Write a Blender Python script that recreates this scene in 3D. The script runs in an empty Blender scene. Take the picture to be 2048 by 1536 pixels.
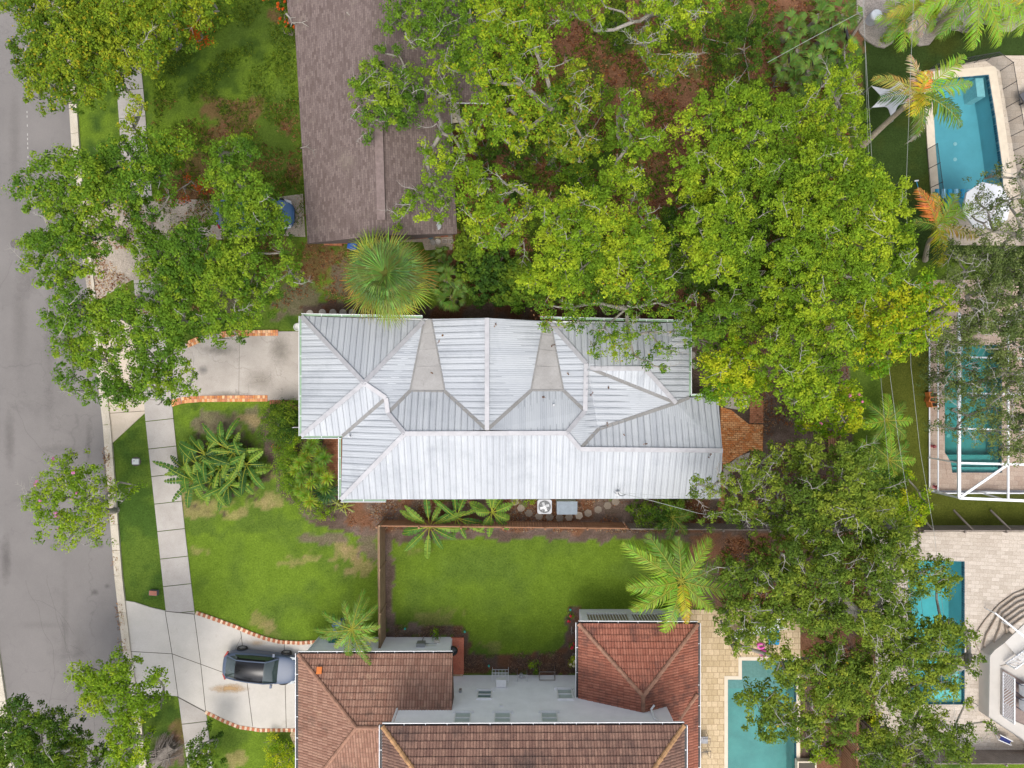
import bpy, bmesh, math, random
import numpy as np
from mathutils import Vector, Matrix, noise
from mathutils.geometry import tessellate_polygon

# ------------------------------------------------------------------ camera, sky, sun, exposure
S = bpy.context.scene
COL = S.collection
H = 42.7                       # height of the drone above the ground (m); 32 px per metre on the ground
cam = bpy.data.cameras.new('camera'); camo = bpy.data.objects.new('camera', cam); COL.objects.link(camo)
camo.location = (0, 0, H); camo.rotation_euler = (0, 0, 0)
cam.sensor_width = 36; cam.lens = 18 / (32.0 / H); cam.clip_start = 0.1; cam.clip_end = 1500
S.camera = camo
SUN_EL, SUN_AZ = math.radians(65), math.radians(190)     # azimuth clockwise from north (+Y)
w = bpy.data.worlds.new("World"); S.world = w; w.use_nodes = True
nt = w.node_tree; nt.nodes.clear()
sky = nt.nodes.new('ShaderNodeTexSky'); sky.sky_type = 'NISHITA'; sky.sun_disc = False
sky.sun_elevation = SUN_EL; sky.sun_rotation = SUN_AZ; sky.dust_density = 4.0; sky.air_density = 1.0; sky.ozone_density = 1.0
bg = nt.nodes.new('ShaderNodeBackground'); bg.inputs['Strength'].default_value = 0.15
out = nt.nodes.new('ShaderNodeOutputWorld')
hs = nt.nodes.new('ShaderNodeHueSaturation'); hs.inputs['Saturation'].default_value = 0.45   # a thin overcast bleaches the blue
nt.links.new(sky.outputs[0], hs.inputs['Color']); nt.links.new(hs.outputs[0], bg.inputs[0]); nt.links.new(bg.outputs[0], out.inputs[0])
sl = bpy.data.lights.new('sun', 'SUN'); sl.energy = 0.85; sl.angle = math.radians(28); sl.color = (1, 0.95, 0.87)
so = bpy.data.objects.new('sun', sl); COL.objects.link(so)
sd = Vector((math.sin(SUN_AZ) * math.cos(SUN_EL), math.cos(SUN_AZ) * math.cos(SUN_EL), math.sin(SUN_EL)))
so.rotation_euler = sd.to_track_quat('Z', 'Y').to_euler(); so.location = sd * 60
S.view_settings.view_transform = 'Standard'; S.view_settings.look = 'None'
S.view_settings.exposure = 0.84; S.view_settings.gamma = 1.0
S.view_settings.use_curve_mapping = False
S.cycles.max_bounces = 6; S.cycles.transparent_max_bounces = 8

# ------------------------------------------------------------------ helpers
def P(px, py, z=0.0):
    k = (H - z) / H / 32.0
    return Vector(((px - 1024) * k, (768 - py) * k, z))

def tag(o, label=None, cat=None, group=None, kind=None):
    if label: o['label'] = label
    if cat: o['category'] = cat
    if group: o['group'] = group
    if kind: o['kind'] = kind
    return o

def empty(name, loc, label=None, cat=None, group=None, rz=0.0):
    o = bpy.data.objects.new(name, None); COL.objects.link(o)
    o.location = loc; o.rotation_euler = (0, 0, rz); o.empty_display_size = 0.3
    return tag(o, label, cat, group)

def link(name, me, mat=None, parent=None):
    o = bpy.data.objects.new(name, me); COL.objects.link(o)
    if mat is not None:
        for m in (mat if isinstance(mat, (list, tuple)) else [mat]): me.materials.append(m)
    if parent is not None:
        o.parent = parent
        o.matrix_parent_inverse = Matrix.Identity(4)
    return o

class MB:
    """collects geometry; coordinates are world ones unless an origin is given at build time"""
    def __init__(s): s.v = []; s.f = []; s.m = []; s.c = []; s.uv = []
    def face(s, pts, mi=0, col=None, uv=None):
        b = len(s.v); s.v.extend([tuple(p) for p in pts]); s.f.append(tuple(range(b, b + len(pts)))); s.m.append(mi); s.c.append(col)
        s.uv.append(uv)
    def mesh_faces(s, vs, fs, mi=0, col=None):
        b = len(s.v); s.v.extend([tuple(p) for p in vs])
        for f in fs:
            s.f.append(tuple(b + i for i in f)); s.m.append(mi); s.c.append(col); s.uv.append(None)
    def box(s, c, size, rz=0, mi=0, col=None, taper=1.0):
        cx, cy, cz = c; x, y, z = size[0] / 2, size[1] / 2, size[2] / 2
        ca, sa = math.cos(rz), math.sin(rz); vs = []
        for dz, t in ((-z, 1), (z, taper)):
            for dx, dy in ((-x, -y), (x, -y), (x, y), (-x, y)):
                dx *= t; dy *= t
                vs.append((cx + dx * ca - dy * sa, cy + dx * sa + dy * ca, cz + dz))
        s.mesh_faces(vs, [(3, 2, 1, 0), (4, 5, 6, 7), (0, 1, 5, 4), (1, 2, 6, 5), (2, 3, 7, 6), (3, 0, 4, 7)], mi, col)
    def beam(s, a, b, wd, ht, mi=0, col=None, up=(0, 0, 1)):
        a = Vector(a); b = Vector(b); d = (b - a)
        if d.length < 1e-5: return
        d.normalize(); u = Vector(up)
        sd_ = d.cross(u)
        if sd_.length < 1e-4: sd_ = Vector((1, 0, 0))
        sd_.normalize(); u = sd_.cross(d).normalized()
        vs = []
        for p in (a, b):
            for x, y in ((-1, -1), (1, -1), (1, 1), (-1, 1)):
                vs.append(p + sd_ * x * wd / 2 + u * y * ht / 2)
        s.mesh_faces(vs, [(3, 2, 1, 0), (4, 5, 6, 7), (0, 1, 5, 4), (1, 2, 6, 5), (2, 3, 7, 6), (3, 0, 4, 7)], mi, col)
    def tube(s, pts, rad, n=6, mi=0, col=None, cap=True):
        pts = [Vector(p) for p in pts]; rings = []
        if not isinstance(rad, (list, tuple)): rad = [rad] * len(pts)
        vs = []
        for i, p in enumerate(pts):
            d = (pts[min(i + 1, len(pts) - 1)] - pts[max(i - 1, 0)])
            if d.length < 1e-6: d = Vector((0, 0, 1))
            d.normalize(); a = d.cross(Vector((0.13, 0.31, 0.94)))
            if a.length < 0.05: a = d.cross(Vector((1, 0, 0)))
            a.normalize(); b = d.cross(a)
            for k in range(n):
                t = 2 * math.pi * k / n
                vs.append(p + (a * math.cos(t) + b * math.sin(t)) * rad[i])
        fs = []
        for i in range(len(pts) - 1):
            for k in range(n):
                fs.append((i * n + k, i * n + (k + 1) % n, (i + 1) * n + (k + 1) % n, (i + 1) * n + k))
        if cap:
            fs.append(tuple(range(n - 1, -1, -1))); fs.append(tuple((len(pts) - 1) * n + k for k in range(n)))
        s.mesh_faces(vs, fs, mi, col)
    def lathe(s, c, prof, n=16, mi=0, col=None):
        vs = []; fs = []
        for r, z in prof:
            for k in range(n):
                t = 2 * math.pi * k / n; vs.append((c[0] + r * math.cos(t), c[1] + r * math.sin(t), c[2] + z))
        for i in range(len(prof) - 1):
            for k in range(n):
                fs.append((i * n + k, i * n + (k + 1) % n, (i + 1) * n + (k + 1) % n, (i + 1) * n + k))
        fs.append(tuple((len(prof) - 1) * n + k for k in range(n)))
        s.mesh_faces(vs, fs, mi, col)
    def slab(s, loops, z0, z1, mi=0, col=None, bottom=False):
        """loops: [outer, hole, ...] of (x, y) world points"""
        ls = [[Vector((p[0], p[1], z1)) for p in l] for l in loops]
        flat = [p for l in ls for p in l]
        tris = tessellate_polygon(ls)
        fs = []
        for t in tris:
            a, b, c = (flat[i] for i in t)
            fs.append(tuple(t) if (b - a).cross(c - a).z > 0 else tuple(reversed(t)))
        s.mesh_faces(flat, fs, mi, col)
        for li, l in enumerate(ls):
            area = sum(l[i].x * l[(i + 1) % len(l)].y - l[(i + 1) % len(l)].x * l[i].y for i in range(len(l)))
            ccw = area > 0
            if li > 0: ccw = not ccw
            for i in range(len(l)):
                a = l[i]; b = l[(i + 1) % len(l)]
                q = [(a.x, a.y, z0), (b.x, b.y, z0), tuple(b), tuple(a)]
                s.face(q if ccw else q[::-1], mi, col)
        if bottom:
            s.mesh_faces([(p.x, p.y, z0) for p in flat], [tuple(reversed(f)) for f in fs], mi, col)
    def build(s, name, mat, parent=None, origin=None, smooth=False):
        me = bpy.data.meshes.new(name)
        o3 = Vector(origin) if origin is not None else (Vector(parent.matrix_basis.translation) if parent is not None else Vector((0, 0, 0)))
        rz = 0.0
        if origin is None and parent is not None:
            o3 = Vector((0, 0, 0)); pp = parent; loc = Vector((0, 0, 0))
            while pp is not None: loc += Vector(pp.location); pp = pp.parent
            o3 = loc
        me.from_pydata([(v[0] - o3.x, v[1] - o3.y, v[2] - o3.z) for v in s.v], [], s.f)
        if any(m for m in s.m): me.polygons.foreach_set('material_index', s.m)
        if any(c is not None for c in s.c):
            ca = me.color_attributes.new('Col', 'FLOAT_COLOR', 'CORNER'); arr = []
            for f, c in zip(s.f, s.c):
                c = c or (0.5, 0.5, 0.5); arr.extend([c[0], c[1], c[2], 1.0] * len(f))
            ca.data.foreach_set('color', arr)
        if any(u is not None for u in s.uv):
            ul = me.uv_layers.new(name='UVMap'); arr = []
            for f, u in zip(s.f, s.uv):
                if u is None: arr.extend([0, 0] * len(f))
                else:
                    for q in u: arr.extend([q[0], q[1]])
            ul.data.foreach_set('uv', arr)
        if smooth: me.polygons.foreach_set('use_smooth', [True] * len(me.polygons))
        me.update()
        return link(name, me, mat, parent)

def world_loc(o):
    l = Vector((0, 0, 0))
    while o is not None: l += Vector(o.location); o = o.parent
    return l

def pxl(pts, z=0.0): return [tuple(P(x, y, z)[:2]) for x, y in pts]

def inset(poly, d):
    n = len(poly); area = sum(poly[i][0] * poly[(i + 1) % n][1] - poly[(i + 1) % n][0] * poly[i][1] for i in range(n))
    sg = 1 if area > 0 else -1; out_ = []
    for i in range(n):
        a = Vector(poly[i - 1]); b = Vector(poly[i]); c = Vector(poly[(i + 1) % n])
        d1 = (b - a).normalized(); d2 = (c - b).normalized()
        n1 = Vector((-d1.y, d1.x)) * sg; n2 = Vector((-d2.y, d2.x)) * sg
        m = n1 + n2; k = m.length_squared
        m = n1 * d if k < 0.05 else m * (2 * d / k)
        out_.append((b.x + m.x, b.y + m.y))
    return out_

# ------------------------------------------------------------------ materials
def newmat(name):
    m = bpy.data.materials.new(name); m.use_nodes = True; nt = m.node_tree; nt.nodes.clear()
    o = nt.nodes.new('ShaderNodeOutputMaterial'); b = nt.nodes.new('ShaderNodeBsdfPrincipled')
    nt.links.new(b.outputs[0], o.inputs[0]); return m, nt, b, o
def N(nt, t, **kw):
    n = nt.nodes.new(t)
    for k, v in kw.items():
        if k in n.inputs: n.inputs[k].default_value = v
        else: setattr(n, k, v)
    return n
def mixc(nt, fac, a, b, blend='MIX'):
    n = nt.nodes.new('ShaderNodeMix'); n.data_type = 'RGBA'; n.blend_type = blend
    for sock, val in ((n.inputs[0], fac), (n.inputs[6], a), (n.inputs[7], b)):
        if hasattr(val, 'type') and hasattr(val, 'links'): nt.links.new(val, sock)
        elif isinstance(val, (tuple, list)): sock.default_value = (*val[:3], 1)
        else: sock.default_value = val
    return n.outputs[2]
def ramp(nt, src, p0, p1, c0=(0, 0, 0), c1=(1, 1, 1)):
    r = nt.nodes.new('ShaderNodeValToRGB'); r.color_ramp.elements[0].position = p0; r.color_ramp.elements[1].position = p1
    r.color_ramp.elements[0].color = (*c0, 1); r.color_ramp.elements[1].color = (*c1, 1)
    nt.links.new(src, r.inputs[0]); return r.outputs[0]
def pos(nt):
    return nt.nodes.new('ShaderNodeNewGeometry').outputs['Position']
def noi(nt, scale, detail=4, rough=0.6, vec=None, dist=0.0):
    n = N(nt, 'ShaderNodeTexNoise'); n.inputs['Scale'].default_value = scale; n.inputs['Detail'].default_value = detail
    n.inputs['Roughness'].default_value = rough; n.inputs['Distortion'].default_value = dist
    nt.links.new(vec if vec is not None else pos(nt), n.inputs['Vector']); return n.outputs[0]
def bump(nt, b, h, strength=0.3, dist=0.02):
    n = nt.nodes.new('ShaderNodeBump'); n.inputs['Strength'].default_value = strength; n.inputs['Distance'].default_value = dist
    nt.links.new(h, n.inputs['Height']); nt.links.new(n.outputs[0], b.inputs['Normal']); return n

def mat_plain(name, c, rough=0.6, metal=0.0, var=0.12, scale=6.0, bmp=0.0, spec=0.5):
    m, nt, b, o = newmat(name)
    n = noi(nt, scale, 5)
    col = mixc(nt, ramp(nt, n, 0.3, 0.7), tuple(x * (1 - var) for x in c), tuple(min(1, x * (1 + var)) for x in c))
    nt.links.new(col, b.inputs['Base Color']); b.inputs['Roughness'].default_value = rough; b.inputs['Metallic'].default_value = metal
    b.inputs['Specular IOR Level'].default_value = spec
    if bmp: bump(nt, b, noi(nt, scale * 6, 3), bmp)
    return m

def mat_ground(name, c1, c2, c3=None, big=0.5, fine=25.0, rough=0.9, crack=None, bmp=0.3, speck=0.25, streak=None):
    """two mixed tones at a large scale, stains c3, fine grain"""
    m, nt, b, o = newmat(name); p = pos(nt)
    col = mixc(nt, ramp(nt, noi(nt, big, 6, 0.65, p), 0.35, 0.65), c1, c2)
    if c3: col = mixc(nt, ramp(nt, noi(nt, big * 2.7, 8, 0.75, p, 0.6), 0.58, 0.75), col, c3)
    g = ramp(nt, noi(nt, fine, 3, 0.7, p), 0.3, 0.7, (1 - speck,) * 3, (1 + speck,) * 3)
    col = mixc(nt, 1.0, col, g, 'MULTIPLY')
    if crack:
        v = N(nt, 'ShaderNodeTexVoronoi'); v.feature = 'DISTANCE_TO_EDGE'; v.inputs['Scale'].default_value = crack[0]
        wob = N(nt, 'ShaderNodeVectorMath'); wob.operation = 'MULTIPLY_ADD'
        nn = N(nt, 'ShaderNodeTexNoise'); nn.inputs['Scale'].default_value = 1.1; nn.inputs['Detail'].default_value = 6
        nt.links.new(p, nn.inputs['Vector']); nt.links.new(nn.outputs['Color'], wob.inputs[0]); wob.inputs[1].default_value = (2.2, 2.2, 0)
        nt.links.new(p, wob.inputs[2]); nt.links.new(wob.outputs[0], v.inputs['Vector'])
        k = ramp(nt, v.outputs['Distance'], 0.0, crack[1], (crack[2],) * 3, (1, 1, 1))
        col = mixc(nt, 1.0, col, k, 'MULTIPLY')
    nt.links.new(col, b.inputs['Base Color']); b.inputs['Roughness'].default_value = rough
    b.inputs['Specular IOR Level'].default_value = 0.25
    if bmp: bump(nt, b, noi(nt, fine, 4, 0.7, p), bmp, 0.03)
    return m

def mat_attr(name, rough=0.8, speck=0.25, fine=18.0, bmp=0.4, spec=0.3):
    m, nt, b, o = newmat(name); p = pos(nt)
    a = N(nt, 'ShaderNodeAttribute'); a.attribute_name = 'Col'
    g = ramp(nt, noi(nt, fine, 4, 0.7, p), 0.3, 0.7, (1 - speck,) * 3, (1 + speck,) * 3)
    nt.links.new(mixc(nt, 1.0, a.outputs['Color'], g, 'MULTIPLY'), b.inputs['Base Color'])
    b.inputs['Roughness'].default_value = rough; b.inputs['Specular IOR Level'].default_value = spec
    if bmp: bump(nt, b, noi(nt, fine, 4, 0.7, p), bmp, 0.03)
    return m

def mat_lawn(name):
    m, nt, b, o = newmat(name); p = pos(nt)
    a = N(nt, 'ShaderNodeAttribute'); a.attribute_name = 'Col'
    g1 = ramp(nt, noi(nt, 9, 5, 0.75, p), 0.3, 0.72, (0.62, 0.66, 0.6), (1.35, 1.3, 1.4))
    g2 = ramp(nt, noi(nt, 1.3, 5, 0.7, p), 0.3, 0.7, (0.85, 0.86, 0.8), (1.15, 1.12, 1.2))
    g3 = ramp(nt, noi(nt, 34, 2, 0.8, p), 0.25, 0.75, (0.55, 0.6, 0.5), (1.45, 1.4, 1.5))
    col = mixc(nt, 1.0, mixc(nt, 1.0, mixc(nt, 1.0, a.outputs['Color'], g1, 'MULTIPLY'), g2, 'MULTIPLY'), g3, 'MULTIPLY')
    nt.links.new(col, b.inputs['Base Color']); b.inputs['Roughness'].default_value = 0.95; b.inputs['Specular IOR Level'].default_value = 0.1
    bump(nt, b, noi(nt, 30, 4, 0.8, p), 0.8, 0.05)
    return m

def mat_brick(name, c1, c2, mortar, bw=0.22, bh=0.11, rot=0.0, msz=0.008, rough=0.85, weather=None, offset=0.5, uv=False, bias=0.0, bmp=0.5):
    m, nt, b, o = newmat(name); p = pos(nt)
    if uv: p = N(nt, 'ShaderNodeUVMap').outputs[0]
    mp = N(nt, 'ShaderNodeMapping'); mp.inputs['Rotation'].default_value = (0, 0, rot); nt.links.new(p, mp.inputs['Vector'])
    t = N(nt, 'ShaderNodeTexBrick'); nt.links.new(mp.outputs[0], t.inputs['Vector'])
    t.inputs['Scale'].default_value = 1.0; t.inputs['Brick Width'].default_value = bw; t.inputs['Row Height'].default_value = bh
    t.inputs['Mortar Size'].default_value = msz; t.inputs['Color1'].default_value = (*c1, 1); t.inputs['Color2'].default_value = (*c2, 1)
    t.inputs['Mortar'].default_value = (*mortar, 1); t.offset = offset; t.inputs['Bias'].default_value = bias; t.inputs['Mortar Smooth'].default_value = 0.2
    col = t.outputs[0]
    g = ramp(nt, noi(nt, 14, 4, 0.7, p), 0.3, 0.7, (0.8,) * 3, (1.2,) * 3)
    col = mixc(nt, 1.0, col, g, 'MULTIPLY')
    if weather:
        col = mixc(nt, ramp(nt, noi(nt, weather[1], 7, 0.75, pos(nt)), weather[2], weather[3]), col, weather[0])
    nt.links.new(col, b.inputs['Base Color']); b.inputs['Roughness'].default_value = rough; b.inputs['Specular IOR Level'].default_value = 0.25
    inv = N(nt, 'ShaderNodeMath'); inv.operation = 'SUBTRACT'; inv.inputs[0].default_value = 1; nt.links.new(t.outputs['Fac'], inv.inputs[1])
    bump(nt, b, inv.outputs[0], bmp, 0.015)
    return m

def mat_leaf(name, rough=0.75, trans=0.42, spec=0.12):
    m = bpy.data.materials.new(name); m.use_nodes = True; nt = m.node_tree; nt.nodes.clear()
    o = nt.nodes.new('ShaderNodeOutputMaterial'); b = nt.nodes.new('ShaderNodeBsdfPrincipled')
    a = N(nt, 'ShaderNodeAttribute'); a.attribute_name = 'Col'
    nt.links.new(a.outputs['Color'], b.inputs['Base Color']); b.inputs['Roughness'].default_value = rough
    b.inputs['Specular IOR Level'].default_value = spec
    t = nt.nodes.new('ShaderNodeBsdfTranslucent')
    tc = mixc(nt, 1.0, a.outputs['Color'], (1.5, 1.35, 0.5), 'MULTIPLY'); nt.links.new(tc, t.inputs[0])
    mx = nt.nodes.new('ShaderNodeMixShader'); mx.inputs[0].default_value = trans
    nt.links.new(b.outputs[0], mx.inputs[1]); nt.links.new(t.outputs[0], mx.inputs[2]); nt.links.new(mx.outputs[0], o.inputs[0])
    return m

def mat_water(name, tint, rough=0.04):
    m = bpy.data.materials.new(name); m.use_nodes = True; nt = m.node_tree; nt.nodes.clear()
    o = nt.nodes.new('ShaderNodeOutputMaterial')
    t = nt.nodes.new('ShaderNodeBsdfTransparent'); t.inputs[0].default_value = (*tint, 1)
    g = nt.nodes.new('ShaderNodeBsdfGlossy'); g.inputs['Roughness'].default_value = rough
    bp = nt.nodes.new('ShaderNodeBump'); bp.inputs['Strength'].default_value = 0.35; bp.inputs['Distance'].default_value = 0.05
    nt.links.new(noi(nt, 2.2, 3, 0.5), bp.inputs['Height']); nt.links.new(bp.outputs[0], g.inputs['Normal'])
    f = nt.nodes.new('ShaderNodeFresnel'); f.inputs[0].default_value = 1.33; nt.links.new(bp.outputs[0], f.inputs['Normal'])
    mx = nt.nodes.new('ShaderNodeMixShader'); nt.links.new(f.outputs[0], mx.inputs[0])
    nt.links.new(t.outputs[0], mx.inputs[1]); nt.links.new(g.outputs[0], mx.inputs[2]); nt.links.new(mx.outputs[0], o.inputs[0])
    return m

M = {}
M['asphalt'] = mat_ground('asphalt', (0.15, 0.139, 0.132), (0.188, 0.174, 0.165), (0.136, 0.126, 0.12), 0.14, 45, 0.9, crack=(0.16, 0.005, 0.86), speck=0.13)
M['kerb'] = mat_ground('kerb_concrete', (0.42, 0.37, 0.29), (0.5, 0.45, 0.37), (0.3, 0.26, 0.22), 1.2, 22, 0.85, speck=0.18)
M['walk'] = mat_ground('sidewalk_concrete', (0.34, 0.31, 0.28), (0.4, 0.37, 0.34), (0.27, 0.245, 0.22), 0.8, 24, 0.88, speck=0.12)
M['walk_white'] = mat_ground('pale_concrete', (0.45, 0.42, 0.375), (0.52, 0.485, 0.44), (0.4, 0.36, 0.31), 0.5, 24, 0.85, speck=0.08)
M['apron'] = mat_ground('beige_concrete', (0.46, 0.39, 0.3), (0.53, 0.45, 0.36), (0.36, 0.3, 0.24), 0.9, 24, 0.85, speck=0.12)
M['drive'] = mat_ground('driveway_concrete', (0.33, 0.295, 0.26), (0.42, 0.38, 0.34), (0.24, 0.215, 0.19), 0.55, 20, 0.88, speck=0.12, crack=(0.22, 0.006, 0.75))
M['drive_stained'] = mat_ground('leaf_stained_concrete', (0.3, 0.26, 0.21), (0.4, 0.34, 0.28), (0.2, 0.16, 0.12), 0.8, 14, 0.9, speck=0.3)
M['joint'] = mat_plain('joint_dirt', (0.07, 0.06, 0.045), 0.95)
M['rust'] = mat_ground('rust_stain', (0.46, 0.33, 0.19), (0.5, 0.38, 0.24), None, 1.5, 20, 0.85, speck=0.08)
M['lawn'] = mat_lawn('lawn_and_soil')
M['attr'] = mat_attr('brick_pieces')
M['paint_attr'] = mat_attr('painted_piece', 0.45, 0.04, 8, 0, 0.5)
M['leaf'] = mat_leaf('leaf')
M['leaf_wax'] = mat_leaf('waxy_leaf', 0.5, 0.3, 0.22)
M['bark'] = mat_ground('bark', (0.2, 0.17, 0.14), (0.3, 0.27, 0.235), (0.13, 0.11, 0.09), 2.5, 16, 0.9, bmp=0.8)
M['bark_pale'] = mat_ground('pale_bark', (0.21, 0.19, 0.16), (0.33, 0.305, 0.265), (0.13, 0.115, 0.095), 2.5, 16, 0.9, bmp=0.8)
M['white_wall'] = mat_plain('white_stucco', (0.82, 0.82, 0.85), 0.8, var=0.05, scale=1.5, bmp=0.15)
M['cream_wall'] = mat_plain('cream_wall', (0.5, 0.46, 0.4), 0.8, var=0.06, scale=1.5, bmp=0.15)
M['green_trim'] = mat_plain('green_trim', (0.22, 0.33, 0.22), 0.6)
M['white_trim'] = mat_plain('white_trim', (0.7, 0.7, 0.7), 0.5, var=0.05)
M['dark'] = mat_plain('dark_void', (0.03, 0.03, 0.032), 0.6)
M['glass'] = mat_plain('window_glass', (0.16, 0.22, 0.22), 0.08, var=0.2, scale=2)
M['blind'] = mat_plain('window_blind', (0.4, 0.45, 0.44), 0.5, var=0.05)
M['fence'] = mat_ground('fence_wood', (0.26, 0.17, 0.1), (0.34, 0.235, 0.15), (0.18, 0.12, 0.08), 2.0, 30, 0.85, speck=0.2)
M['fence_red'] = mat_ground('fence_wood_red', (0.24, 0.12, 0.065), (0.32, 0.17, 0.1), (0.15, 0.08, 0.05), 2.0, 30, 0.85, speck=0.2)
M['fence_grey'] = mat_ground('fence_wood_grey', (0.2, 0.165, 0.14), (0.27, 0.23, 0.2), (0.12, 0.1, 0.085), 2.0, 30, 0.85, speck=0.2)
M['steel'] = mat_plain('grey_steel', (0.35, 0.36, 0.37), 0.4, 0.6, var=0.08)
M['white_metal'] = mat_plain('white_aluminium', (0.74, 0.75, 0.77), 0.4, var=0.05)
M['black'] = mat_plain('black_enamel', (0.012, 0.012, 0.013), 0.22, var=0.1)
M['brick_red'] = mat_brick('red_brick_paving', (0.3, 0.11, 0.055), (0.42, 0.19, 0.1), (0.16, 0.08, 0.05), 0.24, 0.12, 0.05)
M['brick_orange'] = mat_brick('orange_brick_paving', (0.56, 0.2, 0.06), (0.7, 0.4, 0.19), (0.3, 0.1, 0.04), 0.26, 0.13, 0.03, 0.012, bias=-0.1)
M['travertine'] = mat_brick('travertine_pavers', (0.43, 0.36, 0.285), (0.51, 0.44, 0.36), (0.34, 0.28, 0.22), 0.6, 0.4, 0.03, 0.008, weather=((0.46, 0.38, 0.29), 1.0, 0.5, 0.8))
M['travertine_pink'] = mat_brick('pinkish_pavers', (0.42, 0.31, 0.24), (0.5, 0.39, 0.31), (0.33, 0.24, 0.19), 0.5, 0.3, 0.03, 0.008)
M['pavers_tan'] = mat_brick('tan_pavers', (0.44, 0.335, 0.2), (0.55, 0.43, 0.28), (0.27, 0.19, 0.1), 0.36, 0.36, 0.0, 0.013, weather=((0.36, 0.25, 0.13), 0.9, 0.56, 0.8), offset=0.35)
M['pavers_cream'] = mat_brick('cream_pavers', (0.4, 0.345, 0.285), (0.5, 0.44, 0.375), (0.33, 0.28, 0.225), 0.5, 0.24, 0.05, 0.008)
M['coping'] = mat_plain('coping_stone', (0.58, 0.5, 0.39), 0.7, var=0.08, scale=3)
M['plaster_blue'] = mat_plain('pool_plaster_blue', (0.26, 0.5, 0.56), 0.7, var=0.1, scale=0.8)
M['plaster_teal'] = mat_plain('pool_plaster_teal', (0.24, 0.42, 0.41), 0.7, var=0.16, scale=0.7)
M['water_blue'] = mat_water('pool_water_blue', (0.52, 0.75, 0.78))
M['water_teal'] = mat_water('pool_water_teal', (0.44, 0.8, 0.78))
M['water_grey'] = mat_water('pool_water_green', (0.52, 0.76, 0.75))
M['gravel'] = mat_ground('grey_gravel', (0.22, 0.19, 0.165), (0.33, 0.29, 0.26), (0.15, 0.12, 0.1), 1.2, 18, 0.9, speck=0.45)
M['gravel_pale'] = mat_ground('pale_gravel', (0.38, 0.33, 0.28), (0.45, 0.4, 0.35), (0.25, 0.2, 0.17), 2.0, 22, 0.9, speck=0.35)
M['terracotta'] = mat_plain('terracotta', (0.52, 0.16, 0.04), 0.6, var=0.2)
M['red_tile'] = mat_ground('red_stoop', (0.42, 0.12, 0.07), (0.5, 0.17, 0.1), (0.2, 0.1, 0.08), 1.2, 18, 0.7)
# ------------------------------------------------------------------ pools, decks and the ground sheet
rng = np.random.default_rng(7); random.seed(7)
POOLS = {
 'lap': [(1862,160),(1976,150),(1990,235),(2003,330),(2007,415),(1880,420),(1870,300)],
 'cage': [(1888,690),(2002,690),(2002,945),(1903,945),(1900,925),(1893,912),(1888,905)],
 'oakside': [(1815,1120),(1928,1122),(1928,1408),(1815,1408)],
 'tiled': [(1483,1320),(1592,1320),(1592,1650),(1455,1650),(1455,1358),(1483,1358)],
}
def inside(pts, X, Y):
    r = np.zeros(X.shape, bool); n = len(pts)
    for i in range(n):
        x0, y0 = pts[i]; x1, y1 = pts[(i + 1) % n]
        if y0 == y1: continue
        c = ((y0 > Y) != (y1 > Y)) & (X < (x1 - x0) * (Y - y0) / (y1 - y0) + x0); r ^= c
    return r

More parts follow.
